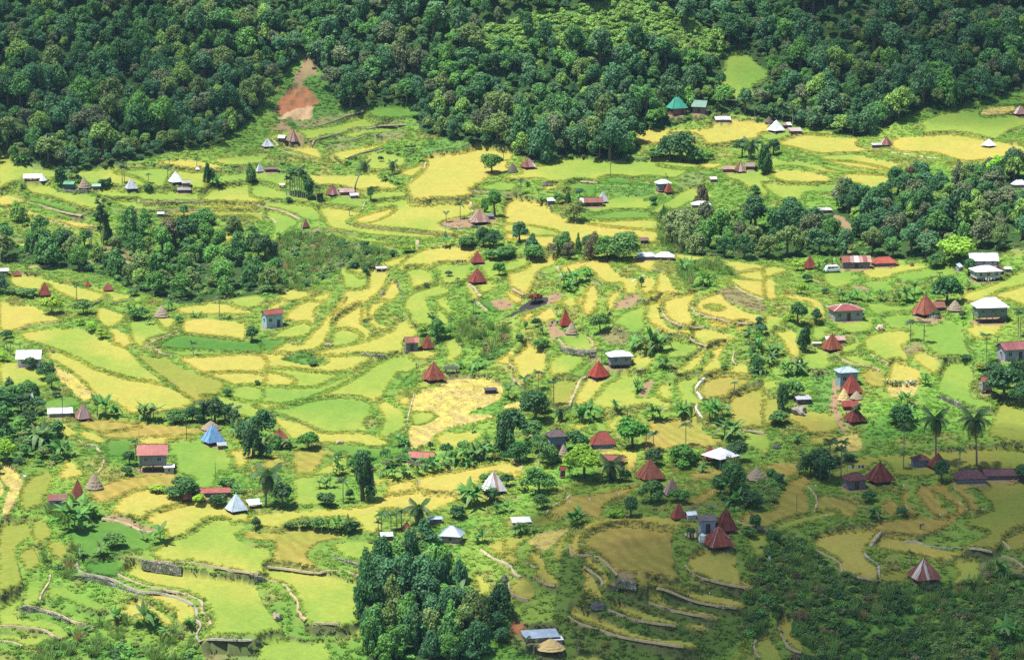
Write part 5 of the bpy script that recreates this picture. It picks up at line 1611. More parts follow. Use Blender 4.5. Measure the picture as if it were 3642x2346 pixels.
pth('D4', '490,230 540,290 560,350 540,430')
pth('D4', '1040,580 980,650 965,690', .9)
pth('D4', '915,735 950,782 1020,817 1025,890 1035,960', .8, (176, 172, 160))
pth('D4', '500,690 600,740 700,790 745,830 745,890')
pth('D4', '760,900 880,930 1000,957')
pth('D4', '1210,655 1300,650 1420,690 1580,702 1620,687 1750,715 1880,750', .6, (188, 180, 156))
pth('D4', '1960,650 2020,710')
pth('D4', '1950,760 2060,790 2121,850')
pth('D4', '100,1400 80,1450 130,1530')
pth('D4', '270,1300 310,1400 360,1470 440,1495')
pth('C3', '1830,700 1750,780 1770,820 1820,890', .9, (212, 208, 196))
pth('C3', '1770,930 1750,980 1830,1060', .8, (206, 200, 184))
pth('C3', '740,680 680,710 650,790 610,870 580,950', .9)
pth('C3', '490,330 550,410 650,425 780,432 840,420')
pth('C3', '745,310 795,340 800,400', .8)
pth('C3', '1430,20 1450,100 1520,172 1650,212 1830,222')
pth('C3', '1720,40 1750,90 1900,132 2100,177 2280,190')
pth('C3', '20,540 90,620')
pth('C3', '50,670 90,730 150,750')
pth('C3', '1140,600 1280,606')
pth('C3', '2130,1160 2391,1202')
pth('C3', '2110,450 2090,530 2130,570')
pth('C3', '1700,330 1760,370 1860,402')
pth('C3', '60,1440 120,1490 150,1533')
pth('C4', '310,530 350,590 430,635 600,632')
pth('C4', '640,450 700,510 820,560 1000,590 1060,622')
pth('C4', '970,470 1060,520 1140,562')
pth('B4', '1170,5 1400,35 1600,65', .9, (206, 196, 170))
pth('B1', '760,1015 950,1015 1150,1025 1340,1025', 2.6, (200, 178, 140))
pth('B1', '260,1070 460,1055', 2.6, (200, 178, 140))
pth('B1', '230,465 380,495 560,560 760,605', .8)
pth('B1', '1280,452 1300,470 1500,467 1880,467', .5)
pth('B1', '1040,546 1290,548 1530,542', .5)
pth('B1', '1530,532 1980,542', .5)
pth('B1', '340,625 460,637 600,682 650,707', .6)
pth('A2', '360,1085 480,1075 650,1040 780,980 930,950', .7, (168, 148, 118))
pth('A2', '500,1240 530,1172 640,1150 770,1115 830,1090 1000,1080 1100,1068 1400,1047', .6, (176, 160, 128))
pth('A2', '720,1172 860,1187 960,1135 1100,1128 1270,1107', .6, (172, 156, 124))
pth('A2', '210,1260 330,1295 470,1330', .8)
pth('A2', '160,1170 210,1230', .9)
pth('B2', '40,505 200,530 330,570 440,630', .9)
pth('B2', '870,650 950,682 1150,705 1400,735 1700,765 1850,778', .6, (150, 132, 104))
pth('B2', '670,702 780,732 1000,782', .5, (150, 132, 104))
pth('B2', '2010,362 2200,377 2391,382', .7)
pth('B2', '2000,397 2200,417 2391,442', .7)
pth('B2', '2010,470 2030,560', .9)
pth('B2', '1470,250 1460,290', .9)
pth('B2', '1595,100 1580,160', .8)
pth('B2', '1030,470 1010,540', .9)
pth('B2', '1520,820 1515,910', 1.4)
pth('B2', '65,570 150,600 220,660', .6)
pth('B2', '2000,1220 2060,1280 2100,1340', 1.1)
pth('B2', '2070,1390 2170,1470', .7)
pth('B3', '470,1060 500,1130 540,1165', .8)
pth('B3', '60,1270 170,1330', .7)
pth('B3', '1160,1200 1280,1140', 1.0, (206, 200, 180))
pth('B3', '1980,1050 2110,1120', .7)
pth('B3', '2110,1230 2200,1302 2391,1372', .7)
pth('B3', '2120,1110 2391,1087', .5)
pth('B3', '690,280 850,287', .9)
pth('C1', '230,385 350,355 430,360', .5)
pth('C1', '160,247 280,207 450,182 560,167', .6)
pth('C1', '1350,390 1450,330 1560,290 1640,250', .8)
pth('C1', '1420,410 1500,460 1600,482', .9)
pth('C2', '120,985 300,1050 480,1115 660,1195', .45, (120, 116, 70))
pth('C2', '1490,840 1440,1010 1410,1180', .5)


def resample(pts, n):
    pts = np.array(pts, float)
    k = len(pts)
    o = []
    for i in range(k - 1):
        p0, p1, p2, p3 = pts[max(i - 1, 0)], pts[i], pts[i + 1], pts[min(i + 2, k - 1)]
        for s in range(n):
            t = s / n
            o.append(.5 * (2 * p1 + (p2 - p0) * t + (2 * p0 - 5 * p1 + 4 * p2 - p3) * t * t + (3 * p1 - p0 - 3 * p2 + p3) * t ** 3))
    o.append(pts[-1])
    return np.array(o)


def trace_ground(t, pts, n=4):
    w = [hit(*npx(t, *p)) for p in resample(pts, n)]
    w = np.array(w)
    if len(w) > 3:
        for _ in range(3):
            w[1:-1] = (w[:-2] + 2 * w[1:-1] + w[2:]) / 4
    return w


for t, pts, w, c in PATHS:
    g = trace_ground(t, pts)
    k = len(g)
    tan = np.gradient(g[:, :2], axis=0)
    tan /= np.maximum(np.linalg.norm(tan, axis=1), 1e-6)[:, None]
    nr_ = np.stack([-tan[:, 1], tan[:, 0]], -1)
    L, Rr = [], []
    top = np.array([max(gz(g[i, 0], g[i, 1]), gz(g[i, 0], g[i, 1] + .6)) for i in range(k)])
    for _ in range(3):
        if k > 3:
            top[1:-1] = np.maximum(top[1:-1] * .5, 0) * 0 + (top[:-2] + 2 * top[1:-1] + top[2:]) / 4
    vs, fs = [], []
    for i in range(k):
        ww = w * .30 * (.6 + .8 * rng.random())
        zt = top[i] + .09
        for sgn in (-1, 1):
            bx_, by_ = g[i, 0] + nr_[i, 0] * ww * sgn, g[i, 1] + nr_[i, 1] * ww * sgn
            vs.append((bx_, by_, zt))
            vs.append((bx_ + nr_[i, 0] * .15 * sgn, by_ + nr_[i, 1] * .15 * sgn, min(gz(bx_, by_), zt) - .12 if gz(bx_, by_) > zt - .5 else zt - .35))
        if i:
            b = 4 * i
            fs += [(b - 4, b, b + 2, b - 2), (b - 4, b - 3, b + 1, b), (b - 2, b + 2, b + 3, b - 1)]
    fs += [(0, 2, 3, 1), (4 * k - 4, 4 * k - 3, 4 * k - 1, 4 * k - 2)]
    o = obj('path', mesh_of('path', vs, fs, M_EARTH), color=[q * .72 for q in srgb(*c)])
    o['kind'] = 'structure'

WALLS = [
    ('D1', '540,905 640,910 760,935 900,985 1090,1045', 125, 'tall grey stone retaining wall below the lower left footpath'),
    ('D1', '1070,795 1150,805 1260,832 1370,842', 55, 'dark stone retaining wall below the lime terrace with the pale path'),
    ('D1', '1925,935 2010,930', 80, 'short grey stone wall where the lower left paths meet'),
    ('D1', '150,1152 300,1162 440,1202 530,1252', 60, 'mossy stone wall below the narrow green terraces, bottom left'),
    ('D3', '780,985 980,965', 50, 'pile of pale rubble below the row cut field'),
    ('C4', '1580,850 1700,890 1800,935 1830,965', 85, 'long grey stone wall above the two tall coconut palms'),
    ('C4', '1825,235 1850,350 1920,440 1970,480', 55, 'curved stone wall right of the bright green slope'),
    ('B1', '550,352 680,362 840,367', 32, 'low stone wall in front of the dark green house'),
    ('B1', '870,1402 1000,1348', 42, 'left grey stone wall below the golden ridge'),
    ('B1', '1020,1402 1240,1362', 36, 'right grey stone wall below the golden ridge'),
    ('B3', '750,1132 830,1182 900,1232', 62, 'slanting grey stone wall below the banana grove terrace'),
    ('B3', '260,1112 330,1112 370,1170', 80, 'pale stone wall left of the banana grove'),
    ('B3', '1350,1092 1560,1097', 36, 'grey stone wall on the knoll below the low white roofs'),
    ('C2', '1010,462 1120,472 1230,490', 36, 'mossy stone wall under the golden terrace left of the grey house'),
    ('D2', '600,752 700,792 800,822', 42, 'stone wall below the small green terrace left of the copse'),
    ('A2', '780,1342 900,1292 1090,1252', 36, 'rough stone wall below the landslide terraces'),
    ('C1', '800,1322 890,1312', 55, 'grey stone wall at the bend of the left footpath'),
    ('C3', '490,402 560,432 700,452 830,440', 30, 'stone wall under the small garden terrace by the thatched hut'),
    ('B2', '1740,672 1900,712 2100,690', 22, 'low stone wall in front of the wide brown hut'),
    ('B2', '1330,1200 1360,1290 1420,1390', 50, 'leaning stone wall between golden and lime terraces, centre'),
]
for t, s, hp, lab in WALLS:
    g = trace_ground(t, P(s), 5)
    k = len(g)
    vs, fs = [], []
    nv = 5
    for i in range(k):
        x, y, z = g[i]
        z = max(z, gz(x, y + .8))
        m = math.sqrt(x * x + y * y + (CAM_H - z) ** 2) / F_PX
        hh = hp * TILE[t][2] * m * 1.05 * (.85 + .3 * rng.random()) + .4
        prof = [(.55, z + .02 - .3), (.45, z + .12)] + [(-.25 - .22 * q / (nv - 1), z + .1 - hh * q / (nv - 1)) for q in range(nv)]
        for dy, zz in prof:
            vs.append((x + rng.uniform(-.08, .08), y + dy - .7 + rng.uniform(-.08, .08), zz + rng.uniform(-.06, .06)))
        n_ = len(prof)
        if i:
            b, a = i * n_, (i - 1) * n_
            fs += [(a + q, b + q, b + q + 1, a + q + 1) for q in range(n_ - 1)]
    fs += [tuple(range(n_))[::-1], tuple((k - 1) * n_ + q for q in range(n_))]
    o = obj('stone_wall', mesh_of('stone_wall', vs, fs, M_STONE), color=srgb(150, 146, 136))
    tag(o, lab, 'wall', 'stone retaining walls of the terraces')
# ------------------------------------------------------------------ trees, palms, bananas
REFS = [(d['px'][0], d['px'][1], h[7]) for h, d in zip(HUTS, HUT_D)] + [(d['px'][0], d['px'][1], h[12]) for h, d in zip(HOUSES, HOUSE_D)]
BUILT = [(d['p'][0], d['p'][1], d['s'] * .62) for d in HUT_D] + [(d['p'][0], d['p'][1], max(d['a'], d['b']) * .6) for d in HOUSE_D]


def near_ref(px, py):
    q = min(REFS, key=lambda r: (r[0] - px) ** 2 + (1.6 * (r[1] - py)) ** 2)
    dx, dy = px - q[0], py - q[1]
    far = math.hypot(dx, dy) > 260
    if abs(dx) > 1.2 * abs(dy):
        w = 'left of' if dx < 0 else 'right of'
    else:
        w = ('above' if dy < 0 else 'below') if far else ('behind' if dy < 0 else 'in front of')
    return ('well ' if far and w[0] in 'lr' else '') + w + ' the ' + q[2]


def lab_plant(o, what, cat, px, py):
    rel = near_ref(px, py)
    tag(o, what + ' ' + rel, cat, cat + 's ' + rel)


CR = random.Random(5)
CROWN_P = [leafball('crown', 2600, M_LEAF, 100 + k, 15, .155, .95, .66, -.45, .28) for k in range(3)]
CROWN_P += [leafball('crown', 2600, M_LEAF, 110 + k, CR.randint(16, 30), CR.uniform(.13, .18), CR.uniform(.8, 1.15), CR.uniform(.58, .82), -.5, CR.uniform(.4, .95)) for k in range(13)]
CROWN_T = [leafball('crown', 2600, M_LEAF, 130 + k, 18, .155, 1.0, .7, -.6, .95) for k in range(4)]
BUSH_P = [leafball('foliage', 1300, M_LEAF, 150 + k, 10, .17, .85) for k in range(5)]


def trunk_mesh(seed, limbs=4):
    r = random.Random(seed)
    mb = MB()
    mb.tube([(0, 0, -.08), (r.uniform(-.02, .02), 0, .25), (r.uniform(-.03, .03), r.uniform(-.03, .03), .55), (0, 0, .85)], [.05, .036, .028, .012], 6)
    for k in range(limbs):
        a = 2 * math.pi * (k + r.random()) / limbs
        z0 = r.uniform(.35, .55)
        mb.tube([(0, 0, z0), (math.cos(a) * .1, math.sin(a) * .1, z0 + .14), (math.cos(a) * .22, math.sin(a) * .22, z0 + .26)], [.022, .015, .006], 5)
    return mb.mesh('trunk', M_BARK, True)


TRUNK_P = [trunk_mesh(k) for k in range(4)]
BARKC = srgb(96, 86, 74)


def tree(x, y, w, h, col, name='tree', slim=False, rnd=False):
    root = obj(name, None, loc=(x, y, gz(x, y) - .05), rot=(0, 0, rng.uniform(0, 6.28)))
    hc = min(max(.8 * h, .8 * w), .96 * h) if not (rnd or slim) else .98 * h
    m = rng.choice(CROWN_T if slim else (CROWN_P[:3] if rnd else CROWN_P[3:]))
    obj('crown', m, root, col, (0, 0, h - hc * .52), (rng.uniform(-.14, .14), rng.uniform(-.14, .14), 0), (w * .5 * rng.uniform(.84, 1.18), w * .5 * rng.uniform(.84, 1.18), hc * .56))
    obj('trunk', rng.choice(TRUNK_P), root, BARKC, (0, 0, 0), None, (h, h, h * .9))
    return root


def bush(x, y, w, h, col, name='bush'):
    root = obj(name, None, loc=(x, y, gz(x, y) - .05), rot=(0, 0, rng.uniform(0, 6.28)))
    obj('foliage', rng.choice(BUSH_P), root, col, (0, 0, h * .42), None, (w * .52, w * .52, h * .62))
    obj('stem', TRUNK_P[1], root, BARKC, (0, 0, 0), None, (h * .8, h * .8, h * .6))
    return root


def leaf_strip(L, w, droop, seg=6, vee=.25, mat=None, name='leaf'):
    vs, fs = [], []
    for i in range(seg + 1):
        t = i / seg
        ww = w * math.sin(math.pi * min(.06 + .94 * t, .97)) ** .6
        x, z = L * t * (1 - .18 * droop * t), L * (.55 * t - droop * t * t)
        vs += [(x, -ww / 2, z - vee * ww * .5), (x, 0, z), (x, ww / 2, z - vee * ww * .5)]
        if i:
            b = 3 * i
            fs += [(b - 3, b, b + 1, b - 2), (b - 2, b + 1, b + 2, b - 1)]
    m = mesh_of(name, vs, fs, mat or M_BIGLEAF)
    a = m.attributes.new('var', 'FLOAT', 'FACE')
    r = random.Random(int(L * 100 + droop * 50))
    a.data.foreach_set('value', [r.uniform(.2, .8) for _ in fs])
    return m


BAN_LEAF = [leaf_strip(1, .30, .5), leaf_strip(1, .30, .85), leaf_strip(1, .28, 1.2), leaf_strip(.9, .28, .2)]
ms = MB()
ms.tube([(0, 0, -.1), (0, 0, .5), (.02, 0, 1)], [.10, .08, .05], 6)
BAN_STEM = ms.mesh('stem', M_BARK, True)


def banana(x, y, h, col, stems=2):
    root = obj('banana_plant', None, loc=(x, y, gz(x, y) - .05), rot=(0, 0, rng.uniform(0, 6.28)))
    for s in range(stems):
        a0 = rng.uniform(0, 6.28)
        off = Vector((math.cos(a0), math.sin(a0), 0)) * (.0 if s == 0 else h * rng.uniform(.18, .3))
        sh = h * (.5 if s == 0 else rng.uniform(.3, .45))
        obj('stem', BAN_STEM, root, srgb(116, 130, 70), off, None, (h * .28, h * .28, sh))
        nl = 8 if s == 0 else 6
        for k in range(nl):
            c = [q * rng.uniform(.8, 1.25) for q in col]
            obj('leaf', rng.choice(BAN_LEAF), root, c, off + Vector((0, 0, sh * .93)), (rng.uniform(-.2, .2), rng.uniform(-.9, .05), 2.4 * k + rng.uniform(-.3, .3)), h * rng.uniform(.52, .74))
    return root


def frond_mesh(L, droop, nleaf, seed, lw, ll):
    r = random.Random(seed)
    vs, fs, var = [], [], []
    sp = lambda t: Vector((L * t * (1 - .2 * droop * t), 0, L * (.5 * t - droop * .85 * t * t)))
    for i in range(nleaf):
        t = .1 + .9 * i / nleaf
        p, q = sp(t), sp(min(t + .03, 1))
        tg = (q - p).normalized()
        for sgn in (-1, 1):
            ln = ll * (math.sin(math.pi * min(t * .85 + .12, 1)) ** .7) * r.uniform(.85, 1.1)
            d = (tg * .55 + Vector((0, sgn, 0)) * .8 + Vector((0, 0, -.45 - .25 * t))).normalized()
            e = p + d * ln
            b = len(vs)
            vs += [p - tg * lw, p + tg * lw, e + tg * lw * .3 + Vector((0, 0, -.12 * ln)), e - tg * lw * .3 + Vector((0, 0, -.12 * ln))]
            fs.append((b, b + 1, b + 2, b + 3))
            var.append(r.uniform(.1, .9))
    pts = [sp(i / 5) for i in range(6)]
    for a_, b_ in zip(pts[:-1], pts[1:]):
        b = len(vs)
        up = Vector((0, 0, .012 * L))
        vs += [a_ - up, b_ - up, b_ + up, a_ + up]
        fs.append((b, b + 1, b + 2, b + 3))
        var.append(.9)
    return vs, fs, var


def mesh_var(name, vs, fs, var, mat):
    m = mesh_of(name, vs, fs, mat)
    a = m.attributes.new('var', 'FLOAT', 'FACE')
    a.data.foreach_set('value', var)
    return m


COCO_FROND = [mesh_var('frond', *frond_mesh(1, d, 18, 5 + i, .03, .34), M_BIGLEAF) for i, d in enumerate((.35, .8, 1.2, 1.5))]


def areca_crown(seed):
    r = random.Random(seed)
    V, Fc, va = [], [], []
    for k in range(9):
        vs, fs, var = frond_mesh(1, r.choice((.45, .75, 1.0, 1.3)), 10, seed * 10 + k, .05, .36)
        R = Matrix.Rotation(2.4 * k + r.uniform(-.2, .2), 4, 'Z') @ Matrix.Rotation(-r.uniform(.0, .8), 4, 'Y')
        b = len(V)
        V += [R @ v for v in vs]
        Fc += [tuple(i + b for i in f) for f in fs]
        va += var
    return mesh_var('crown', V, Fc, va, M_BIGLEAF)


ARECA_CROWN = [areca_crown(k) for k in range(4)]
PALM_TRUNK = []
for k in range(3):
    mb = MB()
    mb.tube([(0, 0, -.03), (.01 * k, 0, .3), (.02 * k, .01, .65), (.015 * k, .01, 1)], [1.0, .7, .62, .55], 7)
    PALM_TRUNK.append(mb.mesh('trunk', M_BARK, True))
PALMC = srgb(66, 100, 50)


def areca(x, y, h, cw=None):
    root = obj('areca_palm', None, loc=(x, y, gz(x, y) - .05), rot=(0, 0, rng.uniform(0, 6.28)))
    r = min(h * .36, 2.1) if cw is None else cw * .62
    th = max(h - r * .55, h * .5)
    obj('trunk', PALM_TRUNK[0], root, srgb(150, 146, 128), None, None, (.15, .15, th))
    c = [q * rng.uniform(.75, 1.2) for q in PALMC]
    obj('crown', rng.choice(ARECA_CROWN), root, c, (0, 0, th), (0, 0, rng.uniform(0, 6.28)), r)
    return root


def coconut(x, y, h, cw, lean=(0, 0)):
    root = obj('coconut_palm', None, loc=(x, y, gz(x, y) - .05))
    r = cw * .68
    top = Vector((lean[0], lean[1], h - r * .35))
    mb = MB()
    mb.tube([(0, 0, -.2), (lean[0] * .2, lean[1] * .2, top.z * .33), (lean[0] * .55, lean[1] * .55, top.z * .68), tuple(top)], [.26, .19, .16, .13], 8)
    obj('trunk', mb.mesh('trunk', M_BARK, True), root, srgb(138, 132, 118))
    for k in range(17):
        t = k / 16
        el = .55 - 1.5 * t
        fm = COCO_FROND[min(int(t * 4), 3)]
        c = [q * rng.uniform(.7, 1.15) for q in (PALMC if t < .85 else srgb(128, 112, 62))]
        obj('frond', fm, root, c, top, (rng.uniform(-.2, .2), -el, 2.4 * k), r * rng.uniform(.9, 1.1))
    return root


def spot(t, x, y):
    px, py = npx(t, x, y)
    return px, py, hit(px, py)


def mppx(p):
    return math.sqrt(p[0] ** 2 + p[1] ** 2 + (CAM_H - p[2]) ** 2) / F_PX


COLS = {'dark': srgb(66, 106, 58), 'mid': srgb(92, 136, 66), 'lime': srgb(144, 182, 58), 'olive': srgb(122, 138, 74), 'blue': srgb(74, 114, 84), 'brown': srgb(112, 112, 78), 'mango': srgb(84, 134, 50), 'yell': srgb(158, 154, 70)}
WORD = {'dark': 'dark green', 'mid': 'green', 'lime': 'bright lime green', 'olive': 'olive green', 'blue': 'bluish green', 'brown': 'brownish', 'mango': 'deep green', 'yell': 'yellowish'}
# tile, kind, then x,y,w,h (tile pixels; y is the foot) and tone
TREES = '''
A2 R 2012,1458,200,160 mango
B1 T 725,292,60,80 dark|T 1920,292,70,190 dark|T 1965,300,80,150 mid|T 2315,290,100,175 mid|T 1210,870,200,350 mid|T 1000,860,90,200 dark|T -10,1310,230,190 blue|B 480,1500,210,180 lime|B 770,1500,200,140 mid|B 1370,368,110,85 mid|T 560,320,110,180 dark|B 960,330,120,90 dark|B 1010,320,50,90 dark|T 600,920,220,200 dark|T 1550,760,130,130 dark|T 1590,900,260,260 brown|T 1300,760,180,150 mid|B 100,1320,130,70 mid|B 250,1340,240,90 mid|B 1240,1330,140,80 mid|T 1700,880,300,260 dark|T 1830,700,200,150 mid|T 2170,740,150,130 mid|T 1880,650,150,120 mid
B2 T 510,440,110,200 dark|T 1090,448,80,120 dark|T 2235,600,180,235 mango|T 2140,560,70,130 mango|T 2130,880,160,180 dark|T 1990,880,170,120 mid|B 1430,932,140,80 lime|B 2290,995,230,120 mid|B 2275,1142,140,135 mango|B 2190,990,120,90 mid|T 620,465,70,90 dark|B 330,470,90,60 dark|T 2190,900,120,150 dark|B 1600,1250,60,50 dark|B 1810,1150,90,60 blue|B 1180,90,60,60 dark|B 190,1290,150,90 mid|T 110,1010,230,230 dark|T 30,920,130,160 dark
B3 T 570,480,60,110 dark|T 680,425,85,90 blue|T 630,642,190,170 olive|T 1800,492,110,200 brown|T 35,985,150,120 mid|T 250,992,250,140 mid|T 480,992,150,190 brown|T 580,992,120,150 brown|T 670,945,60,180 mid|T 800,985,130,225 brown|T 930,1000,230,210 mid|T 1080,1000,280,245 mid|T 1450,642,70,140 mid|B 1360,490,90,90 dark|B 480,480,140,110 mid|B 200,320,60,50 dark|B 1250,1250,60,110 dark|B 2300,410,120,120 mid
A3 T 1480,1370,260,250 dark|T 1380,1360,260,220 dark|B 1250,1350,130,110 mid|T 1600,1380,170,140 mid|T 1990,1330,150,150 dark|T 2250,1310,110,150 dark|T 2170,1470,110,260 dark|B 1700,1360,110,90 mid
B4 R 1780,1010,350,240 lime|T 1880,1140,180,150 dark|B 300,1100,125,115 lime|B 330,1315,135,115 lime|T 1680,1405,310,260 dark|T 1920,300,150,170 lime|T 2130,270,150,220 lime|C 1800,770,300,430 dark|C 1450,650,260,300 dark|C 770,560,200,290 dark|T 1580,1060,150,110 mid|B 550,1310,80,60 dark|B 1340,250,100,140 brown|B 380,1200,120,80 dark|T 2290,260,220,260 dark|T 1980,350,200,180 mid
C4 T 300,195,190,210 dark|T 470,185,110,150 dark|B 230,160,110,90 lime|T 360,440,120,240 dark|T 2200,880,300,300 dark|T 2330,800,220,300 dark|T 2120,760,200,240 dark|T 2350,940,180,200 dark|B 2000,620,150,90 yell|T 260,870,210,170 mid|B 890,130,80,60 mid|B 1580,130,90,80 dark|B 1820,140,70,80 dark|T 1240,1130,280,200 dark|B 1850,520,130,60 dark|T 170,990,110,260 dark|T 420,1600,260,200 dark|B 120,1120,220,140 mid|B 780,1450,150,70 dark
C1 T 2080,1110,170,190 dark|T 1890,1090,150,160 dark|B 1700,1105,150,110 mid|T 2160,1130,150,150 dark|T 2290,1280,170,180 dark|B 740,200,115,75 lime|B 850,252,130,95 lime|B 940,325,130,105 lime|B 60,320,150,85 dark|B 290,600,170,120 dark|B 30,535,130,110 lime|T 430,700,150,160 dark|T 480,785,120,130 mid|T 1620,1105,190,130 mid|T 1780,1095,170,140 dark|T 1985,1100,220,220 dark|B 2330,350,130,150 dark|T 60,1010,210,210 dark|T 200,1010,190,190 dark|T 270,1130,170,160 dark|T 130,900,210,150 mid|T 60,1460,160,220 lime|B 1200,1490,150,150 dark|T 320,870,80,130 dark|T 2340,1420,200,330 dark|B 520,860,90,60 dark|T 2250,1220,160,150 dark|B 1060,1040,80,90 dark|T 20,1250,180,220 dark|B 1650,180,90,80 mid|B 1290,140,200,120 mid|B 1280,570,0,0 mid|T 250,1330,220,130 mid|B 2100,850,90,70 dark
C2 R 510,1348,225,160 mango|T 1700,345,190,190 mid|B 1570,300,120,110 lime|T 1780,320,110,110 mango|T 1000,1545,260,175 mango|T 2330,1400,230,400 dark|B 40,750,60,50 dark|T 80,1250,230,260 dark|B 560,570,120,60 mid|T 120,1420,120,120 dark|B 1640,1350,60,90 dark|B 2360,1160,100,110 dark|B 790,1420,80,60 mid|T 210,1330,170,120 mid|T 60,1410,100,130 dark
C3 T 270,1090,270,300 dark|T 60,1320,320,340 dark|R 870,265,200,175 mid|B 275,215,95,95 dark|B 180,235,50,85 mid|R 1170,1335,290,280 mango|T 640,1345,270,180 dark|T 1350,1500,220,160 dark|T 1640,1490,270,180 mango|R 2140,1455,260,200 dark|T 220,980,200,180 dark|T 330,1370,220,180 mid|T 120,1480,200,200 dark|T 400,1480,200,170 mid|B 130,345,90,70 dark|T 330,1010,180,150 mid|B 1760,1440,120,100 lime|T 250,1250,220,170 mid|T 2330,640,110,150 dark|B 2020,610,80,50 dark|B 330,420,190,110 mid
D1 T 1390,305,215,165 dark|B 1510,358,125,80 lime|B 1640,388,150,115 dark|B 1710,235,160,80 mid|B 1190,275,150,60 lime|B 1930,548,80,100 dark|B 960,150,100,80 dark|B 530,420,110,80 lime|B 850,690,220,120 mid
D2 R 220,395,190,195 dark|T 830,345,200,370 dark|B 560,375,165,110 dark|B 280,550,110,60 mid|B 390,545,110,90 olive|B 490,560,110,100 mid|T 1540,470,130,110 dark|B 730,330,70,90 dark|B 740,580,150,110 dark|B 1740,200,80,70 mid|B 1910,230,110,110 dark|B 1800,350,140,120 dark|T 1880,1230,180,280 dark|T 1740,1250,160,200 dark|B 1600,1190,70,90 yell
D3 R 590,180,320,250 lime|T 250,290,200,180 mid|B 265,405,160,130 mid|T 1095,360,190,190 mid|T 940,475,140,170 dark|B 830,475,150,80 lime|T 1700,310,230,290 mid|T 1720,240,160,230 olive|B 1880,545,100,120 dark|B 1835,615,130,95 mid|B 790,190,120,60 dark|T 1830,380,200,130 dark|B 1290,350,200,110 mid|B 1390,620,80,90 dark|B 1550,700,90,40 dark|B 2010,640,150,90 dark|B 910,200,90,110 dark
D4 T 590,190,240,240 dark|T 1500,205,115,170 dark|B 950,350,130,90 dark|T 2110,200,130,150 dark|B 100,560,90,130 dark|B 700,60,130,70 dark|B 1200,460,100,80 dark|B 1000,470,140,90 mid
'''
n_tree = 0
for line in TREES.strip().splitlines():
    t, rest = line.split(' ', 1)
    for it in rest.split('|'):
        kd, nums, tone = it.split()
        x, y, w, h = (float(q) for q in nums.split(','))
        if w <= 0:
            continue
        px, py, p = spot(t, x, y)
        m = mppx(p) * TILE[t][2] * 1.12
        col = [q * rng.uniform(.9, 1.12) for q in COLS[tone]]
        if kd == 'B':
            o = bush(p[0], p[1], w * m, h * m * 1.05, col)
            lab_plant(o, rng.choice(('leafy', 'dense', 'round')) + ' ' + WORD[tone] + ' bush', 'bush', px, py)
        else:
            o = tree(p[0], p[1], w * m, h * m * 1.03, col, slim=(kd == 'C' or h > 1.5 * w), rnd=kd == 'R')
            lab_plant(o, {'R': 'round crowned ', 'T': 'leafy ', 'C': 'tall dense '}[kd] + WORD[tone] + ' tree', 'tree', px, py)
        n_tree += 1

PALMS = '''
B1 540,322,180 575,327,170 605,322,165 640,252,125 660,252,115 1375,292,100 1550,272,140 1820,137,90 1565,132,75 710,1382,190 240,620,60 300,620,50 1130,290,190 1150,290,170 235,1070,70 1115,1120,130
B2 310,400,240 345,410,270 365,415,240 385,420,260 410,425,230 430,425,280 450,430,300 470,430,250 490,435,220 340,400,180 520,440,190 545,440,160 590,460,150 615,440,130 250,120,90 300,130,90 890,592,70 1915,622,165 1785,652,110 1890,1242,85 2035,1500,135 1655,1540,65 2315,80,90 2230,420,60
B3 135,385,135 120,400,90 300,420,80
A4 330,1010,160 400,1020,150 100,1020,130 550,1060,110 420,1060,170
A3 2040,1340,130 2120,1330,150
B4 1610,1205,105 1540,1230,90 1270,1180,0
C4 1340,352,215 1465,362,225 2040,545,290 2145,385,95 2335,300,270 2355,310,260 1275,1510,430 590,1525,270 705,1485,250 1795,1525,210 845,1100,180 1470,300,60
C1 40,425,100 65,440,95 100,475,145 185,430,70 1875,1095,215 1960,1105,225 2120,1095,175 1255,1385,135 2030,142,230 1785,475,135 1725,1180,0 90,800,120 2200,1080,150
C2 1660,310,215 1830,240,115 1510,600,50
C3 170,890,245 300,810,215 440,965,280 885,565,160 1660,1305,230 1360,1365,195 2110,835,130 1820,545,60 500,1090,110 1120,1050,90 310,1520,320 540,100,80 470,120,90 1295,1320,150
D1 2000,100,0
D2 970,602,195 945,602,120 1040,565,150 1085,560,150 1120,545,160 680,355,195
D3 540,1500,180 150,1480,130 90,1500,130 210,1490,120 480,170,100 1560,470,90
D4 655,185,330 740,160,240 1270,830,120 1210,100,140
'''
for line in PALMS.strip().splitlines():
    t, rest = line.split(' ', 1)
    for it in rest.split():
        x, y, h = (float(q) for q in it.split(','))
        if h <= 0:
            continue
        px, py, p = spot(t, x, y)
        hm = h * TILE[t][2] * mppx(p) * 1.03
        o = areca(p[0], p[1], hm)
        lab_plant(o, 'tall slender palm' if hm > 7 else 'small slender palm', 'palm', px, py)
for t, x, y, h, w, lean in [('B2', 935, 357, 270, 120, 3.2), ('B2', 1290, 212, 130, 110, 0), ('C4', 1575, 1485, 490, 260, -.3), ('C4', 1955, 1515, 520, 270, -.8), ('D1', 2005, 385, 300, 220, .5),
                            ('D2', 1250, 525, 180, 190, 0), ('D3', 790, 195, 170, 180, 0), ('A4', 60, 1350, 170, 150, .3), ('C3', 500, 1085, 120, 130, 0), ('A4', 590, 1070, 150, 140, .2)]:
    px, py, p = spot(t, x, y)
    m = mppx(p) * TILE[t][2]
    o = coconut(p[0], p[1], h * m, w * m, (lean, 0))
    lab_plant(o, 'leaning feathery coconut palm' if lean > 2 else 'feathery coconut palm', 'coconut palm', px, py)

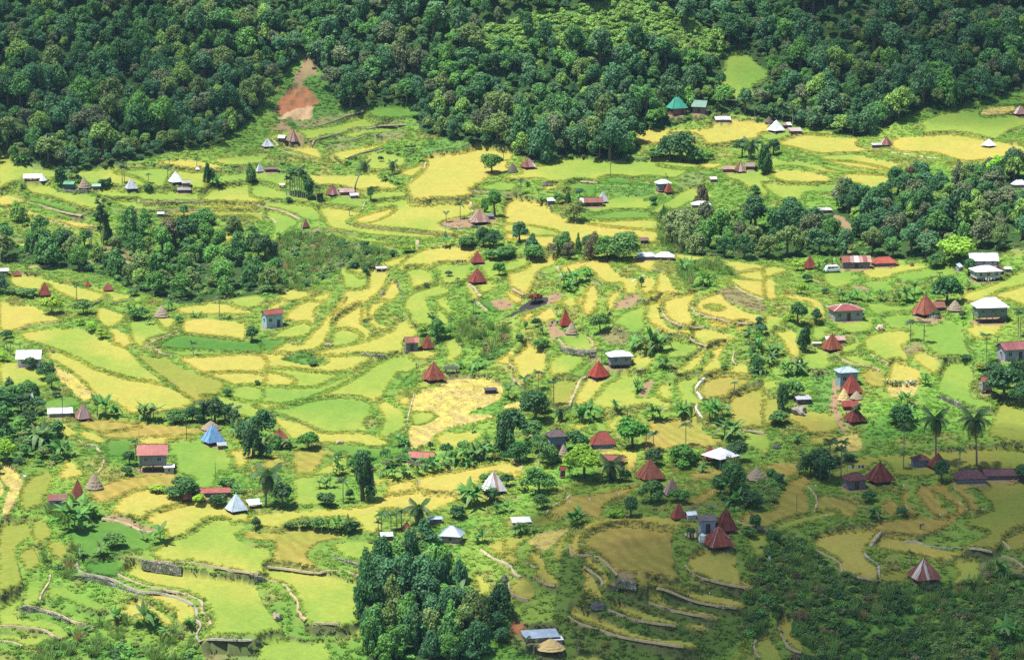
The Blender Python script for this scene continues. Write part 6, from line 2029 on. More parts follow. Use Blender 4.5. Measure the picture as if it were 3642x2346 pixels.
BANANAS = '''
B1 200,120,90 150,110,80 2000,337,110 200,345,60 1410,130,40
B2 1200,270,80 1270,280,90 1340,300,80 1540,90,70 1640,50,40 1790,870,110 230,800,70
B3 540,1240,130 610,1230,150 680,1200,140 740,1150,100 590,1290,110 1640,1130,140 1700,1090,110 1820,1240,130 1480,240,40 330,480,90
B4 1300,1400,160 1380,1330,150 1240,1420,120 1640,1060,70 560,1060,90 620,1060,90 850,1370,110 950,1380,110 1060,1380,110 680,1380,100 780,1400,90 1870,1270,80 1680,110,60 500,1100,80 1200,1390,70
C1 900,1035,170 980,1040,170 1050,1035,130 1340,1080,190 1420,1085,170 1310,1060,120 350,1335,210 420,1340,180 280,1300,170 560,1435,180 600,1420,140 1790,130,60 1850,130,60 1200,120,110 1560,60,90 1390,190,60 2160,1230,140 2230,1240,120
C2 2080,605,120 1910,605,80 2360,885,150 1350,1315,125 1400,1330,90 1440,1500,100 1560,1510,110 1650,1500,110 1760,1490,120 1860,1480,110 1950,1470,150 2040,1450,150 2130,1440,170 2220,1440,120 1980,1400,120 2080,1380,110 2160,1330,130 1250,1500,100 1330,1510,90 210,1290,130 110,1300,120 300,1340,110 780,1500,100 2030,1190,60
C3 1290,465,170 1350,460,200 1400,440,150 1180,420,130 1480,605,110 1430,590,90 700,1085,160 780,1085,180 820,1060,140 1215,805,110 1010,995,100 1360,1070,140 1420,1065,130 1600,1045,130 1660,1030,110 1880,1085,190 1960,1080,170 2000,1040,120 2020,1250,190 2090,1240,180 940,100,70 2250,350,110 2330,420,140 2270,560,120 2320,640,110 320,290,80 650,1050,100 1860,1490,70
C4 1260,960,140 1310,950,150 1200,1090,120 1330,1080,120 1220,1050,110 270,655,160 200,660,120 340,650,120 1480,760,110 60,560,120 30,500,120 90,470,110 290,1280,90 340,1420,100 700,330,60
D1 520,570,210 600,560,190 640,480,160 560,450,160 1210,650,140 1080,640,90 1090,1295,170 1130,1280,120 870,1255,110 1255,1385,100 760,740,90 1800,285,80 1420,1300,90 600,780,80
D2 500,245,80 580,240,90 650,140,90 630,150,70 570,565,100 650,560,110 720,575,110 1620,375,170 1690,370,170 1580,340,120 1560,1100,150 1620,1090,120 1200,1380,170 1250,1370,150 1050,170,100 1150,160,90 1250,150,100 1350,130,110 1450,120,90 1620,90,90 980,160,80 1730,660,110 1850,440,90 1900,420,80 1690,650,80
D3 510,530,110 540,525,130 570,520,90 880,190,100 230,160,80 1740,380,120 1800,350,110 130,590,100 70,600,80 200,580,80 120,280,100 1480,120,70
D4 1000,490,110 510,600,70 1930,900,130 1980,1380,150 1700,1000,90
'''
BANC = srgb(92, 138, 66)
for line in BANANAS.strip().splitlines():
    t, rest = line.split(' ', 1)
    for it in rest.split():
        x, y, h = (float(q) for q in it.split(','))
        px, py, p = spot(t, x, y)
        hm = h * TILE[t][2] * mppx(p)
        o = banana(p[0], p[1], hm * 1.25, [q * rng.uniform(.85, 1.15) for q in BANC], 2 if rng.random() < .7 else 1)
        lab_plant(o, ('tall' if hm > 4.5 else 'low') + ' banana plant', 'banana plant', px, py)

# bamboo clump, bare tree
px, py, p = spot('B1', 960, 850)
m = mppx(p) * TILE['B1'][2]
bam = obj('bamboo_clump', None, loc=(p[0], p[1], gz(p[0], p[1])))
for k in range(16):
    a = rng.uniform(0, 6.28)
    hh = rng.uniform(.55, 1.0) * 450 * m
    e = Vector((math.cos(a) * rng.uniform(.5, 3.0), math.sin(a) * rng.uniform(.5, 2.0), hh))
    b = Vector((math.cos(a) * rng.uniform(.1, 1.2), math.sin(a) * rng.uniform(.1, 1.2), 0))
    mb = MB()
    mb.tube([b - Vector((0, 0, .2)), b * .8 + Vector((e.x * .2, e.y * .2, hh * .4)), Vector((e.x * .6, e.y * .6, hh * .8)), e], [.07, .06, .04, .01], 5)
    obj('culm', mb.mesh('culm', M_BARK), bam, srgb(130, 140, 84))
    for q in range(3):
        f = rng.uniform(.45, 1.0)
        obj('foliage', rng.choice(BUSH_P), bam, [c * rng.uniform(.8, 1.1) for c in srgb(74, 116, 62)], (e.x * f, e.y * f, hh * f), (0, 0, rng.uniform(0, 6)), (rng.uniform(.5, 1.0), rng.uniform(.5, 1.0), rng.uniform(.8, 1.6)))
tag(bam, 'tall feathery bamboo clump above the dirt road, left', 'bamboo')


def bare_tree(t, x, y, h, lab):
    px, py, p = spot(t, x, y)
    H = h * TILE[t][2] * mppx(p)
    root = obj('bare_tree', None, loc=(p[0], p[1], gz(p[0], p[1])))
    mb = MB()
    mb.tube([(0, 0, -.2), (.1, 0, H * .4), (0, .1, H * .95)], [.16, .11, .02], 6)
    br = MB()
    for k in range(26):
        a, z0 = rng.uniform(0, 6.28), rng.uniform(.25, .9) * H
        L = rng.uniform(.15, .32) * H
        d = Vector((math.cos(a) * .5, math.sin(a) * .5, .9)).normalized()
        s = Vector((0, 0, z0))
        br.tube([s, s + d * L * .5, s + d * L + Vector((0, 0, .1 * L))], [.05, .035, .012], 4)
        for q in range(3):
            a2 = a + rng.uniform(-1, 1)
            d2 = Vector((math.cos(a2) * .6, math.sin(a2) * .6, .8)).normalized()
            s2 = s + d * L * rng.uniform(.4, .9)
            br.tube([s2, s2 + d2 * L * .5], [.025, .008], 3)
    obj('trunk', mb.mesh('trunk', M_BARK, True), root, srgb(140, 132, 126))
    obj('branches', br.mesh('branches', M_BARK), root, srgb(132, 124, 120))
    tag(root, lab, 'tree')


bare_tree('B1', 845, 965, 265, 'grey leafless tree left of the bamboo clump')
bare_tree('B4', 1350, 255, 130, 'thin brownish leafless tree standing before lime green terraces, right')

# ------------------------------------------------------------------ woods: each tree its own thing, the farthest forest as one mass
PAL = np.array([srgb(*c) for c in ((72, 118, 66), (88, 136, 70), (100, 150, 66), (90, 130, 84), (116, 140, 76), (110, 124, 86), (78, 124, 80), (132, 166, 78), (66, 110, 64))])
TONE = ['dark green', 'green', 'fresh green', 'bluish green', 'olive green', 'greyish brown', 'teal green', 'light green', 'very dark green']


def darts(mask, r, tries, seed):
    g = np.random.default_rng(seed)
    ii, jj = np.nonzero(mask)
    u0, u1, y0, y1 = max(U[jj.min()], -.2), min(U[jj.max()], .2), YY[ii.min()], min(YY[ii.max()], 1190)
    y = np.sqrt(g.uniform(y0 * y0, y1 * y1, tries))
    x = g.uniform(u0, u1, tries) * y
    fu, fy = idx_of(x / y, y)
    ok = mask[np.clip(np.round(fy).astype(int), 0, mask.shape[0] - 1), np.clip(np.round(fu).astype(int), 0, mask.shape[1] - 1)]
    x, y = x[ok], y[ok]
    cell = {}
    o = []
    for a, b in zip(x, y):
        k = (int(a // r), int(b // r))
        if any((a - c) ** 2 + (b - d) ** 2 < r * r for i in (-1, 0, 1) for j in (-1, 0, 1) for c, d in cell.get((k[0] + i, k[1] + j), ())):
            continue
        if any((a - q[0]) ** 2 + (b - q[1]) ** 2 < (q[2] + .8) ** 2 or (abs(a - q[0]) < q[2] + 2 and 0 < q[1] - b < q[2] + 12) for q in BUILT):
            continue
        cell.setdefault(k, []).append((a, b))
        o.append((float(a), float(b)))
    return o


def tone_at(x, y, seed):
    v = float(fbm(np.array([x / 13]), np.array([y / 13]), seed)[0])
    k = int(np.clip((v - .22) / .56 * 9, 0, 8))
    if rng.random() < .45:
        k = rng.choice((0, 0, 1, 1, 2, 3, 4, 5, 6, 6, 7, 8))
    return k


clear = Z_FOREST & ~np.isin(KIND, [KEYS.index(c) for c in 'ylgdsombrke']) & ~Z_RIDGE
clear &= ~zone('A3', '1780,440 2060,400 2230,560 2240,700 2150,900 1880,960 1820,760 1700,690')
FT = darts(clear, 3.1, 50000, 4)
FT += darts(Z_RIDGE & Z_FOREST, 10.0, 1500, 5)
FARREF = [r for r in REFS if r[1] < 640]
vis = []
for x, y in FT:
    z = gz(x, y)
    px, py = project(x, y, z)
    vis.append((px, py, z))
FW = [rng.uniform(3.0, 5.6) if rng.random() < .75 else rng.uniform(5.6, 9.5) for _ in FT]
order = sorted(range(len(FT)), key=lambda i: (not (0 < vis[i][0] < 3642 and 30 < vis[i][1] < 2400), -FW[i] / FT[i][1]))
single = set(order[:300])
mp, mr, msc, mc, mi = [], [], [], [], []
for i, (x, y) in enumerate(FT):
    px, py, z = vis[i]
    k = tone_at(x, y, 77)
    c = PAL[k] * rng.uniform(.82, 1.16)
    w = FW[i]
    h = w * rng.uniform(.75, 1.5) + 1.2
    if i in single:
        o = tree(x, y, w, h, c, 'forest_tree', rng.random() < .2)
        ref = min(FARREF, key=lambda r: abs(r[0] - px))[2]
        lvl = 'low' if py > 380 else ('mid' if py > 190 else 'high')
        lb = ('broad ' if h < w * 1.1 else ('tall ' if h > 1.4 * w else 'full ')) + TONE[k] + ' tree ' + lvl + ' slope above the ' + ref
        tag(o, lb, 'forest tree', 'forest trees ' + lvl + ' slope above the ' + ref)
    else:
        mp.append((x, y, z + h * .52))
        mr.append((rng.uniform(-.14, .14), rng.uniform(-.14, .14), rng.uniform(0, 6.28)))
        msc.append((w * .5, w * .5, h * .42))
        mc.append(c)
        mi.append(rng.randrange(12))
print('forest', len(FT))
FOREST_P = [leafball('crown', 2200, M_LEAF_I, 200 + k, CR.randint(16, 30), CR.uniform(.14, .19), CR.uniform(.8, 1.15), CR.uniform(.58, .8), -.5, CR.uniform(.4, .9)) for k in range(12)]
mass('forest', mp, mr, msc, mc, mi, FOREST_P, 'dense broadleaf forest covering the upper hillside')

for zz, r, seed, where, wl, wh in ((Z_WOOD & ~zone('B4', '560,590 860,620 800,940 700,940'), 5.0, 12, 'in the right wood', 4.0, 8.0), (Z_GULLY, 6.6, 13, 'in the left gully wood', 4.0, 7.5), (Z_GLOOSE, 9.0, 16, 'in the loose left gully scrub', 3.0, 5.5),
                                   (Z_COPSE, 3.3, 14, 'in the bottom copse', 3.8, 6.5), (Z_MIDT, 7.0, 15, 'in the central tree row', 3.0, 5.0)):
    pts = darts(zz & ~np.isin(KIND, [KEYS.index(c) for c in 'ylgdsmrb']), r, 5000, seed)
    pts = [q for q in pts if abs(q[0] / q[1]) < .183]
    print(where, len(pts))
    for x, y in pts:
        k = tone_at(x, y, 78)
        if 'copse' in where or 'gully' in where:
            k = {5: 2, 3: 1, 8: 7, 0: 1, 6: 4}.get(k, k) if 'gully' in where else {5: 2, 3: 6, 8: 0}.get(k, k)
        w = rng.uniform(wl, wh)
        h = w * rng.uniform(.9, 1.35) + .6
        if 'copse' in where:
            h *= rng.uniform(.9, 1.5)
        dens_bamb = 'right wood' in where and project(x, y, gz(x, y))[0] < 2500
        c = (np.array(srgb(132, 150, 94)) if dens_bamb else PAL[k]) * rng.uniform(.82, 1.15)
        o = tree(x, y, w, h, c, 'tree', rng.random() < (.6 if 'copse' in where else .25))
        rel = near_ref(*project(x, y, gz(x, y))).replace('well ', '')
        tag(o, ('pale olive' if dens_bamb else TONE[k]) + ' tree ' + where.replace('in the ', 'in ') + ' ' + rel, 'tree', 'trees ' + where)

for zz, r, seed, where, wl, wh in ((Z_BAN1, 4.2, 17, 'in the central banana belt', 2.2, 4.2), (Z_LEFTW, 4.2, 18, 'in the left edge thicket', 2.5, 5.0), (Z_RBANK, 4.0, 19, 'on the right terrace bank', 1.8, 3.4), (Z_D3SHR, 3.6, 20, 'in the lower right scrub', 2.0, 3.6), (Z_SCRUB, 5.5, 21, 'in the gully scrub', 2.0, 3.8), (Z_GULLY, 5.0, 22, 'in the left gully wood', 2.0, 3.8), (Z_COPSE2, 3.2, 23, 'below the bottom copse', 2.5, 5.0)):
    for x, y in darts(zz & ~np.isin(KIND, [KEYS.index(c) for c in 'ylgsorb']), r, 3000, seed):
        k = rng.choice((0, 1, 1, 2, 6, 4))
        w = rng.uniform(wl, wh)
        o = bush(x, y, w, w * rng.uniform(.7, 1.1), PAL[k] * rng.uniform(.8, 1.1))
        rel = near_ref(*project(x, y, gz(x, y))).replace('well ', '')
        tag(o, TONE[k] + ' bush ' + where.replace('in the ', 'in ') + ' ' + rel, 'bush', 'bushes ' + where)
# ------------------------------------------------------------------ buildings
def clip_strip(poly, axis_o, axis_d, lo, hi):
    """part of a planar polygon whose coordinate along axis_d lies in lo..hi"""
    def cut(pts, val, keep_ge):
        o = []
        for i in range(len(pts)):
            a, b = pts[i], pts[(i + 1) % len(pts)]
            fa, fb = (a - axis_o).dot(axis_d) - val, (b - axis_o).dot(axis_d) - val
            if not keep_ge:
                fa, fb = -fa, -fb
            if fa >= 0:
                o.append(a)
            if fa * fb < 0:
                o.append(a.lerp(b, fa / (fa - fb)))
        return o
    p = cut(poly, lo, True)
    return cut(p, hi, False) if len(p) > 2 else []


def panels(poly, n, lift=.03, gap=.012, th=.03):
    """corrugated sheets side by side along the first edge of the slope"""
    poly = [Vector(p) for p in poly]
    d = poly[1] - poly[0]
    L = d.length
    d.normalize()
    nrm = (poly[1] - poly[0]).cross(poly[2] - poly[0]).normalized()
    o = []
    us = [(p - poly[0]).dot(d) for p in poly]
    lo, hi = min(us), max(us)
    for i in range(n):
        a, b = lo + (hi - lo) * i / n, lo + (hi - lo) * (i + 1) / n
        q = clip_strip(poly, poly[0], d, a + gap * .5 - .02, b - gap * .5 + .02)
        if len(q) < 3:
            continue
        off = nrm * (lift + (.022 if i % 2 else 0))
        mb = MB()
        mb.slab([p + off for p in q], nrm, th)
        o.append(mb.mesh('roof_panel', M_TIN))
    return o


def bar_mesh(a, b, w, t, mat, name):
    a, b = Vector(a), Vector(b)
    mb = MB()
    mb.tube([a, b], [w, w], 4)
    return mb.mesh(name, mat)


def vary(c, k=.1):
    f = 1 + rng.uniform(-k, k)
    return [min(1, q * f) for q in c]


RC = {'red': [(132, 62, 48), (120, 56, 46), (138, 72, 56), (126, 66, 54)], 'redbright': [(152, 60, 46), (142, 58, 46)], 'rust': [(134, 74, 52), (122, 66, 48), (142, 84, 62), (128, 78, 62)], 'darkred': [(104, 48, 38), (94, 44, 36)],
      'weathered': [(150, 128, 120), (138, 112, 104), (160, 140, 134), (146, 104, 90)], 'ruststripe': [(124, 76, 66), (182, 172, 168), (132, 88, 78), (152, 118, 110), (114, 70, 60)],
      'whiterust': [(214, 212, 216), (206, 206, 210), (214, 212, 216), (178, 138, 122)], 'white': [(226, 230, 238)], 'pale': [(182, 188, 196), (176, 180, 186)],
      'paleblue': [(186, 204, 220)], 'blue': [(104, 150, 190)]}
PYR = {}


def pyr_set(n):
    if n not in PYR:
        PYR[n] = panels([(-.5, -.5, 0), (.5, -.5, 0), (0, 0, 1)], n, .012, .0, .008)
    return PYR[n]


mb = MB()
mb.add([(-.49, -.49, 0), (.49, -.49, 0), (.49, .49, 0), (-.49, .49, 0), (0, 0, .985)], [(0, 1, 4), (1, 2, 4), (2, 3, 4), (3, 0, 4), (3, 2, 1, 0)])
PYR_LINER = mb.mesh('roof', M_WOOD)
HIPCAP = bar_mesh((-.505, -.505, .012), (0, 0, 1.012), .016, 0, M_TIN, 'ridge_cap')
mb = MB()
mb.tube([(0, 0, .96), (0, 0, 1.03), (0, 0, 1.07)], [.035, .03, .008], 8)
FINIAL = mb.mesh('finial', M_TIN)
mb = MB()
mb.box(0, 0, .5, 1, 1, 1)
UBOX = mb.mesh('wall', M_WOOD)
UBOXW = mb.mesh('wall', M_WALL)
mb = MB()
mb.tube([(0, 0, 0), (0, 0, 1)], [.5, .42], 8)
UPOST = mb.mesh('post', M_WOOD)


def thatch_mesh(seed):
    r = random.Random(seed)
    seg, rings = 28, 9
    vs, fs = [], []
    for j in range(rings + 1):
        t = j / rings
        for k in range(seg):
            a = 2 * math.pi * k / seg
            sq = (abs(math.cos(a)) ** 4 + abs(math.sin(a)) ** 4) ** -.25
            rad = .52 * (1 - t) ** .86 * (.35 * sq + .65) + .012
            rad *= 1 + r.uniform(-.04, .04) + (.035 if j % 2 == 0 else -.01)
            z = t * .97 + r.uniform(-.014, .014) - (.05 * r.random() if j == 0 else 0)
            vs.append((rad * math.cos(a), rad * math.sin(a), z))
        if j:
            b, c = j * seg, (j - 1) * seg
            fs += [(c + k, c + (k + 1) % seg, b + (k + 1) % seg, b + k) for k in range(seg)]
    vs.append((0, 0, .1))
    fs += [((k + 1) % seg, k, len(vs) - 1) for k in range(seg)]
    m0 = MB()
    m0.add(vs, fs)
    for k in range(160):                                      # loose straw ends along the courses
        a, t = r.uniform(0, 6.28), r.choice((0, 0, .2, .4, .6, .75)) + r.uniform(0, .05)
        rad = .53 * (1 - t) ** .86
        p = Vector((rad * math.cos(a), rad * math.sin(a), t))
        d = Vector((math.cos(a) * .6, math.sin(a) * .6, -.8)) * r.uniform(.04, .1)
        s = Vector((-math.sin(a), math.cos(a), 0)) * .012
        m0.add([p - s, p + s, p + d + s, p + d - s], [(0, 1, 2, 3)])
    return m0.mesh('roof', M_THATCH)


THATCH_P = [thatch_mesh(k) for k in range(3)]
TH_C = {'thatch': srgb(142, 130, 110), 'darkthatch': srgb(98, 90, 82), 'strawthatch': srgb(182, 160, 112)}


def hut(h, d):
    fin, s, H, eh = h[6], d['s'], d['h'], d['eh']
    x, y, _ = d['p']
    root = obj('thatched_hut' if 'thatch' in fin else 'pyramid_hut', None, loc=(x, y, gz(x, y)), rot=(0, 0, d['r']))
    if 'thatch' in fin:
        roof = obj('roof', rng.choice(THATCH_P), root, vary(TH_C[fin]), (0, 0, eh), (0, 0, 0), (s, s, H))
        obj('finial', FINIAL, roof, srgb(214, 214, 208) if 'white cap' in h[7] else srgb(96, 88, 76), None, None, (1, 1, 1))
    else:
        n = max(2, min(6, int(d['w'] * .72 / 12)))
        roof = obj('roof', PYR_LINER, root, srgb(80, 62, 52), (0, 0, eh), None, (s, s, H))
        pal = RC[fin]
        for f in range(4):
            for pm in pyr_set(n):
                c = vary(srgb(*rng.choice(pal)), .08 if len(pal) < 2 else .14)
                obj('roof_panel', pm, roof, c, None, (0, 0, f * math.pi / 2))
            cap = srgb(196, 160, 150) if 'pale ridge' in h[8] else [q * .8 for q in srgb(*pal[0])]
            obj('ridge_cap', HIPCAP, roof, cap, None, (0, 0, f * math.pi / 2))
        obj('finial', FINIAL, roof, [q * .7 for q in srgb(*pal[0])])
    wc = srgb(104, 84, 66)
    bs = s * .6
    obj('wall', UBOX, root, vary(wc), (0, 0, eh * .55), None, (bs, bs, eh * .45 + H * .3))
    obj('floor', UBOX, root, vary(srgb(90, 74, 60)), (0, 0, eh * .42), None, (bs * 1.15, bs * 1.15, .12))
    for sx in (-1, 1):
        for sy in (-1, 1):
            obj('post', UPOST, root, vary(srgb(84, 70, 58)), (sx * bs * .46, sy * bs * .46, -.4), None, (.24, .24, eh * .45 + .4))
            obj('post', UPOST, root, vary(srgb(96, 80, 66)), (sx * s * .44, sy * s * .44, -.4), None, (.14, .14, eh + .45))
    tag(root, h[8], 'hut', 'huts of the village')
    return root


for h, d in zip(HUTS, HUT_D):
    hut(h, d)

mb = MB()
for (cx_, cz_, sx_, sz_) in ((0, .47, 1, .06), (0, -.47, 1, .06), (-.47, 0, .06, .88), (.47, 0, .06, .88), (0, 0, .05, .88)):
    mb.box(cx_, 0, cz_, sx_, .12, sz_)
WINFRAME = mb.mesh('window', M_WALL)
mb = MB()
mb.box(0, .03, 0, .88, .03, .88)
PANE = mb.mesh('pane', M_GLASS)
mb = MB()
mb.box(0, 0, .5, 1, .1, 1)
mb.box(0, -.06, .72, .7, .04, .36)
mb.box(0, -.06, .25, .7, .04, .34)
DOOR = mb.mesh('door', M_WOOD)
mb = MB()
mb.box(.36, -.1, .48, .05, .08, .05)
KNOB = mb.mesh('handle', M_METAL)


def house(h, d):
    style, rc, wc, stilts, ref, label = h[8:14]
    a, b, wh, rise = d['a'], d['b'], d['wh'], d['rise']
    x, y, _ = d['p']
    openair = 'open' in label or 'tilted' in label or 'tiny white shelter' in label
    nm = 'shed' if style == 'shed' or 'shed' in label or 'shelter' in label else 'house'
    root = obj(nm, None, loc=(x, y, gz(x, y)), rot=(0, 0, d['r']))
    rcol, wcol = srgb(*rc), srgb(*wc)
    if rc[0] > rc[2] + 25:
        rcol = [q * .74 for q in rcol]
    ov = min(.5, .12 * b)
    wa, wb = a - 2 * ov, b - 2 * ov
    z0 = wh * (.42 if wh > 3 else .3) if stilts else -.35
    ztop = wh
    A2, B2, w2, v2 = a / 2, b / 2, wa / 2, wb / 2
    # roof slopes: first edge is the eave
    if style == 'gable':
        slopes = [[(-A2, -B2, wh), (A2, -B2, wh), (A2, 0, wh + rise), (-A2, 0, wh + rise)], [(A2, B2, wh), (-A2, B2, wh), (-A2, 0, wh + rise), (A2, 0, wh + rise)]]
        ridges = [((-A2, 0, wh + rise), (A2, 0, wh + rise))]
    elif style == 'hip':
        rl = max(a - b, .12 * a) / 2
        P1, P2 = (-rl, 0, wh + rise), (rl, 0, wh + rise)
        c = [(-A2, -B2, wh), (A2, -B2, wh), (A2, B2, wh), (-A2, B2, wh)]
        slopes = [[c[0], c[1], P2, P1], [c[1], c[2], P2], [c[2], c[3], P1, P2], [c[3], c[0], P1]]
        ridges = [(P1, P2), (c[0], P1), (c[1], P2), (c[2], P2), (c[3], P1)]
    else:
        slopes = [[(-A2, -B2, wh), (A2, -B2, wh), (A2, B2, wh + rise), (-A2, B2, wh + rise)]]
        ridges = []
    rm = MB()
    for sl in slopes:
        nn = (Vector(sl[1]) - Vector(sl[0])).cross(Vector(sl[2]) - Vector(sl[0])).normalized()
        rm.slab([Vector(p) for p in sl], nn, .06)
    roof = obj('roof', rm.mesh('roof', M_WOOD), root, srgb(86, 74, 66))
    m = mppx(d['p'])
    striped = any(k in label for k in ('rusty', 'striped', 'pinkish'))
    for sl in slopes:
        ln = (Vector(sl[1]) - Vector(sl[0])).length
        n = max(1, min(9, int(ln / m / 14)))
        for pm in panels(sl, n, .02, .02, .025):
            c = vary(rcol, .16 if striped else .06)
            if striped and rng.random() < .22:
                c = vary(srgb(206, 196, 190) if rng.random() < .5 else srgb(126, 74, 58), .08)
            obj('roof_panel', pm, roof, c)
    for p, q in ridges:
        capc = srgb(222, 216, 212) if 'white ridge' in label else [k * .88 for k in rcol]
        obj('ridge_cap', bar_mesh(Vector(p) + Vector((0, 0, .06)), Vector(q) + Vector((0, 0, .06)), .11 if 'white ridge' in label else .07, 0, M_TIN, 'ridge_cap'), roof, capc)
    # walls
    if not openair:
        if style == 'gable':
            zt = lambda yy: wh + rise * (1 - abs(yy) / B2) - .04
        elif style == 'shed':
            zt = lambda yy: wh + rise * (yy + B2) / b - .04
        else:
            zt = lambda yy: wh + min(rise * .12, .1)
        vs = []
        for sx in (-1, 1):
            for yy in (-v2, 0, v2):
                vs += [(sx * w2, yy, z0), (sx * w2, yy, zt(yy) - .03)]
        fs = [(0, 1, 3, 2), (2, 3, 5, 4), (6, 8, 9, 7), (8, 10, 11, 9), (0, 6, 7, 1), (4, 5, 11, 10), (0, 2, 4, 10, 8, 6), (1, 7, 9, 11, 5, 3)]
        obj('wall', mesh_of('wall', vs, fs, M_WALL), root, wcol)
        H = wh - max(z0, 0)
        rows_ = 2 if H > 4.6 else 1
        dark = srgb(40, 46, 52)
        if H > 1.1:
            for rw in range(rows_):
                zc = max(z0, 0) + H * ((rw + .55) / rows_ if rows_ > 1 else .58)
                nw = max(1, min(4, int(wa / 2.0)))
                sz = min(.95, H / rows_ * .42)
                for k in range(nw):
                    xx = -w2 + wa * (k + .5) / nw
                    if rw == 0 and k == nw // 2 and not stilts and H > 1.7:
                        dh = min(2.0, H / rows_ * .8)
                        dr = obj('door', DOOR, root, vary(srgb(86, 66, 54)), (xx, -v2 - .03, 0), None, (.85, 1, dh))
                        obj('handle', KNOB, dr, srgb(170, 160, 140))
                        continue
                    wn_ = obj('window', WINFRAME, root, vary(srgb(186, 186, 180)), (xx, -v2 - .02, zc), None, (sz, 1, sz))
                    obj('pane', PANE, wn_, dark)
                for sx in (-1, 1):
                    for k in range(max(1, min(2, int(wb / 2.2)))):
                        nk = max(1, min(2, int(wb / 2.2)))
                        yy = -v2 + wb * (k + .5) / nk
                        wn_ = obj('window', WINFRAME, root, vary(srgb(186, 186, 180)), (sx * (w2 + .02), yy, zc), (0, 0, math.pi / 2 * sx), (sz, 1, sz))
                        obj('pane', PANE, wn_, dark)
    if stilts or openair:
        zt0 = z0 if not openair else wh
        if stilts and not openair:
            obj('floor', UBOX, root, srgb(92, 78, 66), (0, 0, z0 - .16), None, (wa * 1.02, wb * 1.02, .14))
        nx = 3 if wa > 3.5 else 2
        for k in range(nx):
            for sy in (-1, 1):
                xx = -w2 * .94 + 2 * w2 * .94 * k / (nx - 1)
                tz = (z0 - .02) if not openair else wh + (rise * (sy * v2 * .94 + B2) / b if style == 'shed' else 0) - .06
                obj('post', UPOST, root, vary(srgb(100, 88, 76)), (xx, sy * v2 * .94, -.4), None, (.2, .2, tz + .4))
    tag(root, label, 'shed' if nm == 'shed' else 'house', 'houses and sheds of the village')
    return root


for h, d in zip(HOUSES, HOUSE_D):
    house(h, d)

# white canopy on posts
ch = ('C3', 1800, 2155, 1472, 1368, 40, 'white', 'white canopy', '')
cd = measure_hut(ch)
cx_, cy_, cz_ = cd['p']
eh = 2.0
can = obj('canopy', None, loc=(cx_, cy_ - 1.0, gz(cx_, cy_ - 1.0)), rot=(0, 0, cd['r']))
roof = obj('roof', PYR_LINER, can, srgb(150, 154, 160), (0, 0, eh), None, (cd['s'], cd['s'], cd['h'] * .8))
for f in range(4):
    for pm in pyr_set(3):
        obj('roof_panel', pm, roof, vary(srgb(226, 230, 240), .05), None, (0, 0, f * math.pi / 2))
    obj('ridge_cap', HIPCAP, roof, srgb(236, 238, 242), None, (0, 0, f * math.pi / 2))
for sx in (-1, 1):
    for sy in (-1, 1):
        obj('post', UPOST, can, srgb(150, 150, 150), (sx * cd['s'] * .44, sy * cd['s'] * .44, -.4), None, (.14, .14, eh + .45))
tag(can, 'bright white pointed canopy on posts in front of a dark red hut', 'canopy')

# ------------------------------------------------------------------ small things
def put(t, x, y):
    px, py, p = spot(t, x, y)
    return px, py, (p[0], p[1], gz(p[0], p[1])), mppx(p) * TILE[t][2]


px, py, p, m = put('D3', 1480, 657)
tank = obj('water_tank', None, loc=p)
mb = MB()
hh = 62 * m
mb.tube([(0, 0, .25), (0, 0, .3), (0, 0, hh * .3), (0, 0, hh * .32), (0, 0, hh * .6), (0, 0, hh * .62), (0, 0, hh)], [.7, .75, .75, .79, .79, .75, .75], 18)
obj('tank_body', mb.mesh('tank_body', M_METAL), tank, srgb(222, 224, 226))
mb = MB()
mb.tube([(0, 0, hh), (0, 0, hh + .22), (0, 0, hh + .3)], [.72, .35, .2], 14)
obj('lid', mb.mesh('lid', M_METAL), tank, srgb(200, 204, 208))
mb = MB()
mb.box(0, 0, -.05, 1.7, 1.7, .6)
obj('plinth', mb.mesh('plinth', M_WALL), tank, srgb(130, 128, 122))
tag(tank, 'white water tank left of the red hut with pale ridges', 'water tank')


def pole(t, x, y, h, lab, arm=True, r=.09):
    px, py, p, m = put(t, x, y)
    H = h * m
    root = obj('utility_pole', None, loc=p)
    mb = MB()
    mb.tube([(0, 0, -.4), (0, 0, H)], [r, r * .8], 8)
    obj('post', mb.mesh('post', M_WOOD), root, srgb(96, 88, 80))
    if arm:
        mb = MB()
        mb.box(0, 0, H - .5, 1.2, .1, .1)
        obj('crossarm', mb.mesh('crossarm', M_WOOD), root, srgb(88, 82, 76))
        for sx in (-1, 1):
            mb = MB()
            mb.tube([(sx * .5, 0, H - .45), (sx * .5, 0, H - .25)], [.06, .04], 6)
            obj('insulator', mb.mesh('insulator', M_METAL), root, srgb(180, 180, 176))
    tag(root, lab, 'pole')


pole('B3', 965, 238, 140, 'dark utility pole standing in the lime green field, centre background')
pole('C1', 582, 1100, 240, 'tall dark pole in front of the white gable by the mauve hut')
pole('C1', 1725, 1262, 170, 'pole in the golden field left of the blue hut')
pole('D1', 1625, 152, 110, 'thin post on the round green field right of the two storey house', False, .06)
pole('D4', 405, 425, 145, 'thin post standing in the dry golden field, lower right', False, .05)
pole('C1', 1285, 1232, 75, 'short thin post in the cut field above the two storey house', False, .05)
pole('C4', 1255, 1400, 60, 'thin post behind the dark red huts on the right', False, .05)
pole('D4', 1255, 215, 70, 'thin post right of the large dark red hut', False, .05)
pole('C3', 400, 1520, 90, 'thin post below the central trees', False, .05)

